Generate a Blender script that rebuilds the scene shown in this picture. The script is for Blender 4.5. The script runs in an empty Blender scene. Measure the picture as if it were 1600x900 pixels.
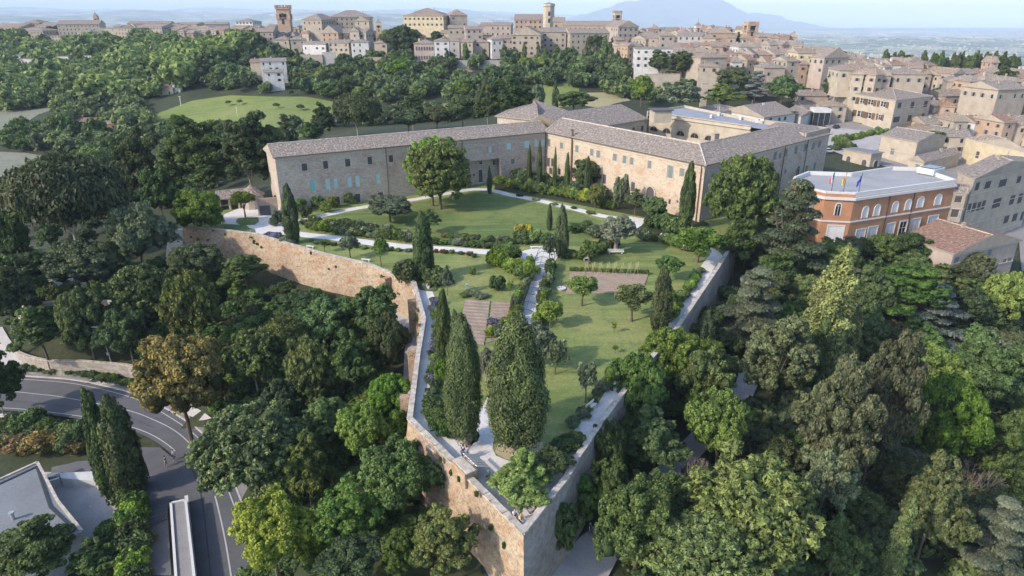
import bpy, bmesh, math, random
import numpy as np
from mathutils import Vector, Matrix
random.seed(7); RNG = np.random.default_rng(7)
SC = bpy.context.scene; COL = SC.collection
PI = math.pi
# ---------------------------------------------------------------- camera
F = 1040.0; PITCH = math.atan(430/F); cP, sP = math.cos(PITCH), math.sin(PITCH); CH = 45.0
cam = bpy.data.cameras.new('camera'); cam.sensor_width = 36; cam.lens = 36*F/1600
cam.clip_start = 0.5; cam.clip_end = 200000
camo = bpy.data.objects.new('camera', cam); COL.objects.link(camo)
camo.location = (0, 0, CH); camo.rotation_euler = (PI/2-PITCH, 0, 0); SC.camera = camo
# ---------------------------------------------------------------- sky, sun, exposure
SUN_EL = math.radians(33); SUN_DIR = Vector((-0.86, -0.51, 0)).normalized()*math.cos(SUN_EL) + Vector((0, 0, math.sin(SUN_EL)))
wd = bpy.data.worlds.new('World'); SC.world = wd; wd.use_nodes = True
nt = wd.node_tree; bg = nt.nodes['Background']
sky = nt.nodes.new('ShaderNodeTexSky'); sky.sky_type = 'NISHITA'; sky.sun_disc = False
sky.sun_elevation = SUN_EL; sky.sun_rotation = math.atan2(SUN_DIR.x, SUN_DIR.y); sky.altitude = 300
sky.air_density = 1.0; sky.dust_density = 1.5; sky.ozone_density = 1.5
nt.links.new(sky.outputs[0], bg.inputs[0]); bg.inputs[1].default_value = 0.15
sl = bpy.data.lights.new('sun', 'SUN'); sl.energy = 2.05; sl.angle = math.radians(2.0); sl.color = (1, 0.87, 0.72)
so = bpy.data.objects.new('sun', sl); COL.objects.link(so)
so.rotation_euler = SUN_DIR.to_track_quat('Z', 'Y').to_euler()
SC.view_settings.view_transform = 'Standard'; SC.view_settings.look = 'None'
SC.view_settings.exposure = 1.2; SC.view_settings.gamma = 1
HAZE = 0.8e-4; SC.cycles.volume_bounces = 2
# ---------------------------------------------------------------- pixel <-> place (real heights are given)
def at(u, v, z=0.0):
    dz = -F*sP+(450-v)*cP; dy = F*cP+(450-v)*sP; t = (z-CH)/dz
    return Vector(((u-800)*t, dy*t, z))
def zat(y, v):
    k = (450-v)/F; return CH+y*(k*cP-sP)/(cP+k*sP)
def depth(y, z): return y*cP-(z-CH)*sP
def atd(u, v, y):
    z = zat(y, v); return Vector(((u-800)/F*depth(y, z), y, z))
# ---------------------------------------------------------------- objects
def prop(o, label=None, cat=None, group=None, kind=None):
    if label: o['label'] = label
    if cat: o['category'] = cat
    if group: o['group'] = group
    if kind: o['kind'] = kind
    return o
def empty(name, loc, label, cat, group=None, rz=0):
    o = bpy.data.objects.new(name, None); COL.objects.link(o); o.empty_display_size = 1
    o.location = loc; o.rotation_euler = (0, 0, rz); return prop(o, label, cat, group)
def link(name, me, parent=None, loc=(0, 0, 0), rz=0, scale=(1, 1, 1)):
    o = bpy.data.objects.new(name, me); COL.objects.link(o)
    if parent: o.parent = parent
    o.location = loc; o.rotation_euler = (0, 0, rz); o.scale = scale; return o
class MB:
    """mesh builder with per-corner uv in metres and material slots"""
    def __init__(s): s.v = []; s.f = []; s.uv = []; s.mi = []
    def face(s, pts, mi=0, uv=None):
        i = len(s.v); s.v += [tuple(p) for p in pts]; s.f.append(tuple(range(i, i+len(pts)))); s.mi.append(mi)
        if uv is None:
            P = [Vector(p) for p in pts]; n = Vector((0, 0, 0))
            for k in range(len(P)):
                a, b = P[k], P[(k+1) % len(P)]; n += a.cross(b)
            if n.length < 1e-9: n = Vector((0, 0, 1))
            n.normalize()
            if abs(n.z) > 0.95: uv = [(p.x, p.y) for p in P]
            else:
                u = Vector((-n.y, n.x, 0)).normalized(); w = n.cross(u)
                uv = [(p.dot(u), p.dot(w)) for p in P]
        s.uv += uv
    def box(s, c, d, rz=0, mi=0, tilt=None):
        hx, hy, hz = d[0]/2, d[1]/2, d[2]/2; M = Matrix.Rotation(rz, 3, 'Z')
        if tilt is not None: M = M @ tilt
        c = Vector(c); q = [c + M @ Vector((x*hx, y*hy, z*hz)) for z in (-1, 1) for y in (-1, 1) for x in (-1, 1)]
        for f in ((0, 2, 3, 1), (4, 5, 7, 6), (0, 1, 5, 4), (1, 3, 7, 5), (3, 2, 6, 7), (2, 0, 4, 6)):
            s.face([q[i] for i in f], mi)
    def bar(s, a, b, r, mi=0, n=6, r2=None):
        a = Vector(a); b = Vector(b); d = (b-a)
        if d.length < 1e-6: return
        d.normalize(); r2 = r if r2 is None else r2
        x = d.orthogonal().normalized(); y = d.cross(x)
        ca = [a+(x*math.cos(2*PI*k/n)+y*math.sin(2*PI*k/n))*r for k in range(n)]
        cb = [b+(x*math.cos(2*PI*k/n)+y*math.sin(2*PI*k/n))*r2 for k in range(n)]
        for k in range(n):
            j = (k+1) % n; s.face([ca[k], ca[j], cb[j], cb[k]], mi)
        s.face(ca[::-1], mi); s.face(cb, mi)
    def tube(s, pts, rs, mi=0, n=6):
        for k in range(len(pts)-1): s.bar(pts[k], pts[k+1], rs[k], mi, n, rs[k+1])
    def prism(s, poly, z0, z1, mi=0, mit=None, top=True, bottom=False):
        for k in range(len(poly)):
            a, b = poly[k], poly[(k+1) % len(poly)]
            s.face([(a[0], a[1], z0), (b[0], b[1], z0), (b[0], b[1], z1), (a[0], a[1], z1)], mi)
        if top: s.face([(p[0], p[1], z1) for p in poly], mi if mit is None else mit)
        if bottom: s.face([(p[0], p[1], z0) for p in reversed(poly)], mi)
    def mesh(s, name, mats, off=(0, 0, 0), smooth=False):
        me = bpy.data.meshes.new(name); ox, oy, oz = off
        me.from_pydata([(x-ox, y-oy, z-oz) for x, y, z in s.v], [], s.f)
        if not isinstance(mats, (list, tuple)): mats = [mats]
        for m in mats: me.materials.append(m)
        me.polygons.foreach_set('material_index', s.mi)
        if s.uv:
            l = me.uv_layers.new(name='UVMap'); l.data.foreach_set('uv', np.array(s.uv, dtype=np.float32).ravel())
        if smooth: me.polygons.foreach_set('use_smooth', [True]*len(s.f))
        me.update(); return me
    def obj(s, name, mats, parent=None, smooth=False):
        off = parent.location if parent else (0, 0, 0)
        return link(name, s.mesh(name, mats, off, smooth), parent)
def poly_fill(pts2):
    """triangulate a 2-d polygon -> list of index triples"""
    from mathutils.geometry import tessellate_polygon
    return tessellate_polygon([[Vector((p[0], p[1], 0)) for p in pts2]])
# ---------------------------------------------------------------- materials
class N:
    def __init__(s, name):
        s.m = bpy.data.materials.new(name); s.m.use_nodes = True; s.t = s.m.node_tree
        s.b = s.t.nodes['Principled BSDF']; s.out = s.t.nodes['Material Output']
        s.b.inputs['Roughness'].default_value = 0.85; s.b.inputs['Specular IOR Level'].default_value = 0.25
    def n(s, typ, **k):
        o = s.t.nodes.new(typ)
        for a, b in k.items():
            if a in o.inputs: o.inputs[a].default_value = b
            else: setattr(o, a, b)
        return o
    def l(s, a, b): s.t.links.new(a, b)
    def coord(s, which='UV', scale=(1, 1, 1), rot=(0, 0, 0)):
        if which == 'POS': o = s.n('ShaderNodeNewGeometry').outputs['Position']
        else: o = s.n('ShaderNodeTexCoord').outputs[which]
        m = s.n('ShaderNodeMapping'); m.inputs['Scale'].default_value = scale; m.inputs['Rotation'].default_value = rot
        s.l(o, m.inputs[0]); return m.outputs[0]
    def noise(s, co, sc, det=5, rough=0.6):
        o = s.n('ShaderNodeTexNoise'); o.inputs['Scale'].default_value = sc; o.inputs['Detail'].default_value = det
        o.inputs['Roughness'].default_value = rough; s.l(co, o.inputs['Vector']); return o.outputs['Fac']
    def ramp(s, fac, stops):
        r = s.n('ShaderNodeValToRGB'); e = r.color_ramp.elements
        while len(e) < len(stops): e.new(0.5)
        for k, (p, c) in enumerate(stops):
            e[k].position = p; e[k].color = (c[0], c[1], c[2], 1) if isinstance(c, (tuple, list)) else (c, c, c, 1)
        s.l(fac, r.inputs[0]); return r.outputs[0]
    def mix(s, fac, a, b, mode='MIX'):
        o = s.n('ShaderNodeMix', data_type='RGBA', blend_type=mode)
        for sock, v in ((o.inputs[0], fac), (o.inputs[6], a), (o.inputs[7], b)):
            if isinstance(v, (int, float)): sock.default_value = v
            elif isinstance(v, tuple): sock.default_value = (v[0], v[1], v[2], 1)
            else: s.l(v, sock)
        return o.outputs[2]
    def math(s, op, a, b=0.0):
        o = s.n('ShaderNodeMath', operation=op)
        for k, v in enumerate((a, b)):
            if isinstance(v, (int, float)): o.inputs[k].default_value = v
            else: s.l(v, o.inputs[k])
        return o.outputs[0]
    def bump(s, h, dist=0.05, st=0.6):
        b = s.n('ShaderNodeBump'); b.inputs['Strength'].default_value = st; b.inputs['Distance'].default_value = dist
        s.l(h, b.inputs['Height']); s.l(b.outputs[0], s.b.inputs['Normal'])
    def col(s, c):
        if isinstance(c, tuple): s.b.inputs['Base Color'].default_value = (c[0], c[1], c[2], 1)
        else: s.l(c, s.b.inputs['Base Color'])
        return s
def plain(name, c, rough=0.7, var=0.25, scale=3.0, which='Object', metal=0):
    m = N(name); co = m.coord(which)
    f = m.noise(co, scale, 6)
    m.col(m.ramp(f, [(0.25, tuple(x*(1-var) for x in c)), (0.75, tuple(min(1, x*(1+var)) for x in c))]))
    m.b.inputs['Roughness'].default_value = rough; m.b.inputs['Metallic'].default_value = metal
    return m.m
def brickmat(name, c1, c2, mortar, stain, big=0.12, bw=0.5, bh=0.14, ochre=None, bumpd=0.03, contrast=1.0):
    m = N(name); uv = m.coord('UV')
    wob = m.noise(uv, 1.1, 3)
    vm = m.n('ShaderNodeVectorMath', operation='SCALE'); vm.inputs['Scale'].default_value = 0.12
    cv = m.n('ShaderNodeCombineXYZ'); m.l(wob, cv.inputs[0]); m.l(wob, cv.inputs[1]); m.l(cv.outputs[0], vm.inputs[0])
    ad = m.n('ShaderNodeVectorMath', operation='ADD'); m.l(uv, ad.inputs[0]); m.l(vm.outputs[0], ad.inputs[1])
    b = m.n('ShaderNodeTexBrick'); b.inputs['Scale'].default_value = 1; b.inputs['Brick Width'].default_value = bw
    b.inputs['Row Height'].default_value = bh; b.inputs['Mortar Size'].default_value = bh*0.12; b.inputs['Bias'].default_value = 0
    b.inputs['Color1'].default_value = (*c1, 1); b.inputs['Color2'].default_value = (*c2, 1); b.inputs['Mortar'].default_value = (*mortar, 1)
    m.l(ad.outputs[0], b.inputs['Vector'])
    n1 = m.noise(uv, big, 8, 0.62); n2 = m.noise(uv, 1.6, 8, 0.7); n3 = m.noise(uv, 5.0, 4, 0.8)
    c = m.mix(m.ramp(n1, [(0.42, 0.0), (0.62, 0.85)]), b.outputs[0], stain)
    if ochre:
        n4 = m.noise(m.coord('UV', (1, 1.5, 1), (0, 0, 0.4)), big*1.9, 7, 0.65)
        c = m.mix(m.ramp(n4, [(0.52, 0.0), (0.66, 0.8)]), c, ochre)
    c = m.mix(m.ramp(n2, [(0.25, 0.55*contrast), (0.55, 0.0)]), c, (0.05, 0.042, 0.036))
    c = m.mix(m.ramp(n3, [(0.33, 0.6), (0.46, 0.0)]), c, tuple(x*.42 for x in c2)) if bumpd > .04 else c
    c = m.mix(m.ramp(n3, [(0.5, 0.0), (0.75, 0.5)]), c, tuple(min(1, x*1.7) for x in c1))
    m.col(c); h = m.mix(0.5, b.outputs[1], n3); m.bump(h, bumpd, 0.8); return m.m
def roofmat(name, c1, c2, c3, rot=0):
    """coppi: barrel rows running down the slope (v), overlapping courses"""
    m = N(name); uv = m.coord('UV')
    w = m.n('ShaderNodeTexWave', wave_type='BANDS', bands_direction='X', wave_profile='SIN')
    w.inputs['Scale'].default_value = 1.0/0.24*0.3183*1.0; w.inputs['Distortion'].default_value = 1.2; w.inputs['Detail'].default_value = 2; w.inputs['Detail Scale'].default_value = 0.8
    m.l(uv, w.inputs['Vector'])
    br = m.n('ShaderNodeTexBrick'); br.offset = 0.0; br.inputs['Scale'].default_value = 1
    br.inputs['Brick Width'].default_value = 0.26; br.inputs['Row Height'].default_value = 0.42; br.inputs['Mortar Size'].default_value = 0.035
    br.inputs['Color1'].default_value = (*c1, 1); br.inputs['Color2'].default_value = (*c2, 1); br.inputs['Mortar'].default_value = (c1[0]*.3, c1[1]*.3, c1[2]*.3, 1)
    m.l(uv, br.inputs['Vector'])
    sm = m.noise(m.coord('UV', (2.3, 1.1, 1)), 1.0, 3, 0.8)
    st = m.noise(m.coord('UV', (1.2, 0.3, 1)), 0.7, 6, 0.75)
    c = m.mix(m.ramp(sm, [(0.32, 0.0), (0.68, 1.0)]), br.outputs[0], c3)
    c = m.mix(m.ramp(sm, [(0.54, 0.0), (0.64, 0.85)]), c, tuple(min(1, x*1.55) for x in c3))
    c = m.mix(m.ramp(sm, [(0.34, 0.85), (0.46, 0.0)]), c, (0.07, 0.062, 0.055))
    c = m.mix(m.ramp(st, [(0.4, 0.0), (0.7, 0.55)]), c, (0.17, 0.15, 0.13))
    m.col(c); h = m.mix(0.4, w.outputs[1], sm); m.bump(h, 0.12, 0.9); return m.m
def leafmat(name, dark, light, trans=0.22, rough=0.6):
    m = N(name)
    a = m.n('ShaderNodeAttribute', attribute_name='tone'); oi = m.n('ShaderNodeObjectInfo')
    c = m.ramp(a.outputs['Fac'], [(0.08, tuple(x*.8 for x in dark)), (0.45, tuple(.6*x+.4*y for x, y in zip(dark, light))), (0.95, tuple(min(1, y*1.12) for y in light))])
    hs = m.n('ShaderNodeHueSaturation'); m.l(c, hs.inputs['Color'])
    r = oi.outputs['Random']
    m.l(m.math('ADD', m.math('MULTIPLY', r, 0.05), 0.475), hs.inputs['Hue'])
    m.l(m.math('ADD', m.math('MULTIPLY', m.math('FRACT', m.math('MULTIPLY', r, 7.13)), 0.25), 0.83), hs.inputs['Saturation'])
    m.l(m.math('ADD', m.math('MULTIPLY', m.math('FRACT', m.math('MULTIPLY', r, 3.71)), 0.6), 0.75), hs.inputs['Value'])
    m.l(hs.outputs[0], m.b.inputs['Base Color'])
    m.b.inputs['Roughness'].default_value = rough; m.b.inputs['Specular IOR Level'].default_value = 0.3
    tr = m.n('ShaderNodeBsdfTranslucent'); m.l(hs.outputs[0], tr.inputs[0])
    mx = m.n('ShaderNodeMixShader'); mx.inputs[0].default_value = trans
    m.l(m.b.outputs[0], mx.inputs[1]); m.l(tr.outputs[0], mx.inputs[2]); m.l(mx.outputs[0], m.out.inputs[0]); return m.m
M = {}
M['gardenwall'] = brickmat('garden_wall_brick', (0.46, 0.32, 0.20), (0.24, 0.17, 0.12), (0.47, 0.40, 0.30), (0.46, 0.375, 0.27), 0.16, 0.5, 0.22, (0.38, 0.19, 0.10), 0.05, 1.5)
M['wallshade'] = brickmat('shade_toned_wall_brick', (0.36, 0.30, 0.24), (0.26, 0.22, 0.18), (0.3, 0.27, 0.23), (0.4, 0.36, 0.32), 0.2, 0.5, 0.2)  # greyer, darker copy of the wall brick, shade put into its colour
M['coping'] = plain('coping_stone', (0.42, 0.38, 0.33), 0.9, 0.5, 1.5, 'POS')
M['facade'] = brickmat('convent_brick', (0.50, 0.40, 0.29), (0.34, 0.24, 0.17), (0.52, 0.46, 0.37), (0.50, 0.43, 0.34), 0.13, 0.8, 0.3, (0.40, 0.25, 0.16), 0.015, 0.7)
M['facadegrey'] = brickmat('convent_brick_shade_toned', (0.46, 0.39, 0.32), (0.30, 0.22, 0.17), (0.44, 0.40, 0.35), (0.46, 0.42, 0.36), 0.13, 0.8, 0.3, (0.36, 0.24, 0.17), 0.015, 0.7)  # convent brick toned greyer, the unlit wings' shade is in its colour
M['roof'] = roofmat('old_clay_tiles', (0.285, 0.225, 0.185), (0.175, 0.14, 0.12), (0.35, 0.30, 0.26))
M['roofred'] = roofmat('red_clay_tiles', (0.31, 0.165, 0.11), (0.24, 0.14, 0.10), (0.33, 0.2, 0.145))
M['roofbrown'] = roofmat('brown_clay_tiles', (0.34, 0.24, 0.18), (0.25, 0.18, 0.14), (0.36, 0.28, 0.22))
def stucco(n, c):
    m = N(n); uv = m.coord('UV'); f = m.noise(uv, 0.35, 8, 0.65); g = m.noise(m.coord('UV', (3, 0.35, 1)), 0.6, 6)
    k = m.ramp(f, [(0.3, tuple(x*0.78 for x in c)), (0.7, tuple(min(1, x*1.12) for x in c))])
    k = m.mix(m.ramp(g, [(0.55, 0.0), (0.8, 0.4)]), k, tuple(x*0.55 for x in c)); m.col(k); m.bump(m.noise(uv, 9, 3), 0.01, 0.4); return m.m
for n, c in dict(cream=(0.43, 0.37, 0.29), yellow=(0.52, 0.44, 0.29), beige=(0.36, 0.31, 0.25), pinkish=(0.39, 0.325, 0.28), white=(0.56, 0.55, 0.53),
                 orange=(0.40, 0.205, 0.115), brickish=(0.40, 0.29, 0.21), grey=(0.36, 0.35, 0.34), ochre=(0.5, 0.34, 0.2)).items():
    M[n] = stucco(n+'_render', c)
for n in ('beige', 'brickish'): pass
M['trim'] = plain('white_trim', (0.56, 0.55, 0.54), 0.6, 0.1)
M['stonetrim'] = plain('stone_trim', (0.46, 0.41, 0.34), 0.8, 0.2)
M['glass'] = plain('window_glass', (0.03, 0.035, 0.045), 0.12, 0.4, 0.7)
M['darkshut'] = plain('dark_shutter', (0.085, 0.08, 0.085), 0.6, 0.3)
M['greyshut'] = plain('grey_green_shutter', (0.17, 0.20, 0.20), 0.6, 0.2)
M['brownshut'] = plain('brown_shutter', (0.14, 0.09, 0.06), 0.6, 0.25)
M['teal'] = plain('turquoise_shutter', (0.22, 0.52, 0.50), 0.5, 0.12)
M['paleteal'] = plain('faded_turquoise_shutter', (0.42, 0.58, 0.60), 0.5, 0.12)
M['metal'] = plain('dark_metal', (0.06, 0.065, 0.07), 0.45, 0.2, metal=0.4)
M['pipe'] = plain('copper_pipe', (0.13, 0.09, 0.07), 0.5, 0.2)
M['lampmetal'] = plain('galvanised_metal', (0.42, 0.44, 0.45), 0.4, 0.15, metal=0.5)
M['bark'] = plain('bark', (0.13, 0.10, 0.075), 0.95, 0.5, 6)
M['palebark'] = plain('pale_bark', (0.27, 0.24, 0.20), 0.95, 0.4, 6)
M['wood'] = plain('weathered_wood', (0.38, 0.30, 0.2), 0.8, 0.3)
M['bamboo'] = plain('bamboo_cane', (0.46, 0.42, 0.27), 0.7, 0.2)
M['bench'] = plain('pale_bench_stone', (0.62, 0.60, 0.56), 0.8, 0.15)
def gravel(n, c, s=1.0):
    m = N(n); p = m.coord('POS'); a = m.noise(p, 0.25*s, 6, 0.6); b = m.noise(p, 3.0, 6, 0.75)
    k = m.ramp(a, [(0.3, tuple(x*0.82 for x in c)), (0.7, tuple(min(1, x*1.1) for x in c))])
    k = m.mix(m.ramp(b, [(0.35, 0.45), (0.6, 0.0)]), k, tuple(x*0.6 for x in c)); m.col(k); m.bump(m.noise(p, 8, 4, 0.8), 0.03, 0.6); return m.m
M['gravel'] = gravel('pale_gravel', (0.66, 0.635, 0.61))
M['lowpath'] = gravel('grey_gravel', (0.40, 0.38, 0.37))  # darker and greyer than the garden path gravel
M['asphalt'] = gravel('asphalt', (0.12, 0.12, 0.13), 1.6); M['seam'] = plain('road_seam_tar', (0.045, 0.045, 0.05), 0.6, 0.3, 2, 'POS')
M['pave'] = gravel('pavement', (0.26, 0.25, 0.24))
M['roadpaint'] = plain('road_paint', (0.42, 0.42, 0.42), 0.6, 0.12, 2, 'POS')
M['kerb'] = plain('kerb_stone', (0.42, 0.40, 0.37), 0.85, 0.3, 1, 'POS')
M['soil'] = gravel('bed_soil', (0.29, 0.23, 0.18), 2)
M['drysoil'] = gravel('dry_grass_soil', (0.42, 0.36, 0.22), 1)
def grassmat(n, c1, c2, c3, sc=0.06):
    m = N(n); p = m.coord('POS'); a = m.noise(p, sc, 7, 0.6); b = m.noise(m.coord('POS', (0.12, 1.0, 1), (0, 0, -0.15)), 0.55, 4, 0.55); d = m.noise(p, 2.2, 7, 0.8)
    k = m.ramp(a, [(0.33, c1), (0.5, c2), (0.66, c3)]); k = m.mix(m.ramp(b, [(0.45, 0.0), (0.6, 0.75)]), k, c3); k = m.mix(m.ramp(m.noise(p, 0.35, 6, 0.7), [(0.35, 0.5), (0.5, 0.0)]), k, tuple(x*0.7 for x in c1))
    k = m.mix(m.ramp(d, [(0.3, 0.7), (0.6, 0.0)]), k, tuple(x*0.45 for x in c1)); m.col(k); m.bump(m.noise(p, 6, 6, 0.8), 0.12, 0.8); return m.m
M['lawn'] = grassmat('mown_lawn', (0.145, 0.205, 0.055), (0.21, 0.265, 0.08), (0.32, 0.325, 0.12))
M['upperlawn'] = grassmat('upper_lawn', (0.10, 0.16, 0.045), (0.135, 0.195, 0.058), (0.22, 0.25, 0.08))  # darker copy of the lawn grass with tree shade in its colour
M['meadow'] = grassmat('meadow', (0.13, 0.19, 0.04), (0.18, 0.235, 0.055), (0.26, 0.27, 0.09), 0.02)
M['strawfield'] = grassmat('straw_field', (0.32, 0.28, 0.14), (0.4, 0.34, 0.18), (0.46, 0.40, 0.22), 0.03)
M['ploughed'] = grassmat('ploughed_field', (0.17, 0.19, 0.13), (0.21, 0.22, 0.16), (0.26, 0.26, 0.2), 0.02)
def terrmat():
    m = N('hill_ground'); p = m.coord('POS'); n1 = m.noise(p, 0.05, 8, 0.65)
    near = m.mix(m.ramp(m.noise(p, 0.9, 6, 0.8), [(0.4, 0.7), (0.6, 0.0)]), m.ramp(n1, [(0.3, (0.03, 0.042, 0.018)), (0.55, (0.055, 0.062, 0.03)), (0.8, (0.11, 0.10, 0.06))]), (0.02, 0.03, 0.012))
    wob = m.noise(p, 0.0016, 6, 0.6); wv = m.n('ShaderNodeCombineXYZ'); m.l(m.math('MULTIPLY', wob, 520), wv.inputs[0]); m.l(m.math('MULTIPLY', wob, -430), wv.inputs[1])
    ad = m.n('ShaderNodeVectorMath', operation='ADD'); m.l(p, ad.inputs[0]); m.l(wv.outputs[0], ad.inputs[1])
    mp = m.n('ShaderNodeMapping'); mp.inputs['Scale'].default_value = (1, 0.55, 0); m.l(ad.outputs[0], mp.inputs[0])
    vo = m.n('ShaderNodeTexVoronoi'); vo.inputs['Scale'].default_value = 0.0042; m.l(mp.outputs[0], vo.inputs['Vector'])
    sp = m.n('ShaderNodeSeparateColor'); m.l(vo.outputs['Color'], sp.inputs[0])
    far = m.ramp(sp.outputs[0], [(0.0, (0.06, 0.10, 0.035)), (0.3, (0.12, 0.17, 0.05)), (0.5, (0.30, 0.27, 0.15)), (0.7, (0.16, 0.2, 0.07)), (0.85, (0.42, 0.38, 0.24)), (1.0, (0.24, 0.25, 0.12))])
    far = m.mix(m.ramp(m.noise(p, 0.0035, 9, 0.72), [(0.5, 0.0), (0.56, 0.92)]), far, (0.025, 0.042, 0.02))
    far = m.mix(m.ramp(m.noise(p, 0.02, 5, 0.8), [(0.55, 0.0), (0.62, 0.6)]), far, (0.03, 0.05, 0.02))
    ln = m.n('ShaderNodeVectorMath', operation='LENGTH'); m.l(p, ln.inputs[0])
    m.col(m.mix(m.ramp(m.math('DIVIDE', ln.outputs['Value'], 2000), [(0.38, 0.0), (0.55, 1.0)]), near, far)); return m.m
M['terrain'] = terrmat()
M['mountain'] = plain('wooded_mountain', (0.05, 0.075, 0.035), 0.95, 0.4, 0.0015, 'POS')
M['sea'] = plain('sea_water', (0.03, 0.07, 0.12), 0.25, 0.15, 0.0004, 'POS')
M['flatroof'] = gravel('grey_roofing_felt', (0.20, 0.215, 0.23), 0.6)
M['paleroof'] = gravel('pale_roof_membrane', (0.33, 0.33, 0.34), 0.5)
M['bluesheet'] = plain('blue_grey_metal_roofing', (0.25, 0.265, 0.30), 0.75, 0.2, 0.3, 'POS')
M['tarp'] = plain('white_scaffold_sheet', (0.72, 0.75, 0.78), 0.6, 0.1, 0.4)
L = dict(
    dark=leafmat('dark_leaves', (0.036, 0.065, 0.02), (0.12, 0.172, 0.05)),
    mid=leafmat('green_leaves', (0.05, 0.095, 0.024), (0.17, 0.25, 0.058)),
    bright=leafmat('bright_leaves', (0.065, 0.125, 0.022), (0.24, 0.33, 0.055), 0.3),
    lime=leafmat('lime_leaves', (0.09, 0.14, 0.02), (0.31, 0.37, 0.06), 0.3),
    limetree=leafmat('lime_tree_leaves', (0.07, 0.13, 0.02), (0.27, 0.38, 0.06), 0.3),
    olive=leafmat('silver_leaves', (0.12, 0.15, 0.09), (0.30, 0.34, 0.22), 0.15),
    pine=leafmat('pine_needles', (0.045, 0.068, 0.02), (0.205, 0.25, 0.068), 0.12),
    cypress=leafmat('cypress_foliage', (0.03, 0.052, 0.018), (0.11, 0.15, 0.042), 0.1),
    cedar=leafmat('cedar_needles', (0.06, 0.085, 0.045), (0.17, 0.21, 0.12), 0.12),
    bluecedar=leafmat('blue_cedar_needles', (0.10, 0.125, 0.10), (0.25, 0.29, 0.25), 0.1),
    fir=leafmat('pale_conifer_needles', (0.09, 0.115, 0.04), (0.26, 0.30, 0.11), 0.15),
    brown=leafmat('browning_leaves', (0.085, 0.085, 0.028), (0.37, 0.24, 0.085), 0.2),
    bronze=leafmat('bronze_leaves', (0.045, 0.062, 0.026), (0.145, 0.17, 0.07), 0.12),
    greygreen=leafmat('grey_green_leaves', (0.07, 0.095, 0.05), (0.2, 0.25, 0.13), 0.2),
    yellow=leafmat('yellow_flowers', (0.2, 0.2, 0.03), (0.6, 0.5, 0.04), 0.2),
    red=leafmat('red_roses', (0.3, 0.04, 0.03), (0.6, 0.10, 0.06), 0.2),
    white=leafmat('white_flowers', (0.4, 0.4, 0.35), (0.75, 0.75, 0.7), 0.2),
    violet=leafmat('violet_flowers', (0.12, 0.10, 0.22), (0.25, 0.22, 0.42), 0.2),
)

def flowermat(name, base, fl, cut):
    m = leafmat(name, *base); r = [n for n in m.node_tree.nodes if n.type == 'VALTORGB'][0].color_ramp; r.interpolation = 'LINEAR'
    r.elements[2].position = cut; e = r.elements.new(cut+.03); e.color = (*fl, 1); return m
L['rose'] = flowermat('rose_bush_leaves', ((0.045, 0.075, 0.02), (0.15, 0.2, 0.055)), (0.62, 0.55, 0.5), .84)
L['red'] = flowermat('red_rose_leaves', ((0.05, 0.08, 0.02), (0.16, 0.2, 0.05)), (0.42, 0.05, 0.03), .62)
L['white'] = flowermat('white_flowering_leaves', ((0.045, 0.075, 0.02), (0.14, 0.2, 0.05)), (0.65, 0.65, 0.6), .8)
L['violet'] = flowermat('violet_flowering_leaves', ((0.07, 0.09, 0.06), (0.15, 0.17, 0.12)), (0.2, 0.17, 0.34), .55)
# ================================================================ terrain
CT = [  # pixel x, y and real height of ground points
 (700,860,-7),(780,900,-7),(640,720,-7.5),(620,600,-7),(630,520,-7),(560,490,-7),(450,470,-8),(300,440,-8),(280,390,-6),(600,760,-8.5),
 (400,870,-14),(560,850,-10),(480,700,-12),(400,600,-13),(300,560,-14),(450,560,-11),(360,500,-11),
 (100,620,-17),(250,660,-17),(310,740,-17),(330,900,-17),(0,600,-17),(150,585,-16.3),(0,560,-14.5),(60,585,-16),
 (100,800,-20),(0,760,-20),(0,890,-22),(240,880,-19),(50,700,-18.5),(210,730,-17.3),
 (60,440,-8),(140,450,-8),(20,520,-13),(130,550,-13.5),(0,400,-14),(0,330,-19),(60,260,-22),(210,230,-17),(150,300,-17),(230,400,-9),
 (880,880,-8),(950,850,-8),(1000,760,-9),(1160,580,-8),(1200,500,-6.5),(1250,380,-4),(1300,430,-6),(1500,460,-10),(1600,455,-10),(1300,700,-16),
 (1500,700,-20),(1590,890,-26),(1200,890,-14),(1420,880,-20),(1400,560,-14),(1600,580,-17),(1060,600,-8),(900,770,-8),
 (1389,208,0),(1278,150,1),(1434,262,-3.5),(1489,211,-1),(1548,200,-1),(1490,182,0),(1528,262,-4),(1523,402,-10),(1620,380,-9),(1529,148,1),(1482,142,1),(1552,152,0),(1490,462,-10),(1197,204,0.5),(1275,196,.5),(1600,300,-5),(1330,240,-2),(1100,178,0),(500,215,-4),(420,250,-5),(380,300,-5),(700,190,-3),(1290,275,-1),(1500,340,-6),(1380,215,0),(1560,250,-3),(1150,150,1),(1000,160,0),
 (820,900,-7.5),(1000,900,-9.5),(1140,420,-5),(1090,500,-8)]
CD = [  # pixel x, y and distance
 (470,165,370),(350,180,365),(250,155,420),(300,215,300),(600,160,380),(750,150,370),(850,150,360),(930,150,340),(560,200,270),(60,185,410),(60,225,350),
 (0,150,480),(100,150,480),(200,110,560),(0,105,620),(100,105,620),(0,70,740),(100,68,750),(200,70,720),(300,74,680),(380,80,600),
 (430,128,440),(470,100,480),(600,94,490),(700,102,440),(760,105,450),(850,100,450),(950,105,430),(1000,115,400),(1060,125,370),(1110,135,340),
 (600,60,560),(450,50,600),(520,52,590),(680,45,600),(800,60,560),(900,70,540),(1050,70,520),(1160,70,500),(1250,120,380),(1350,120,400),(1480,125,380),(1590,140,340),
 (1450,105,470),(1300,75,520),(1600,110,450),(300,60,760),(150,55,800),(0,58,800)]
TP = [tuple(at(*c)) for c in CT]+[tuple(atd(*c)) for c in CD]
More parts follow.
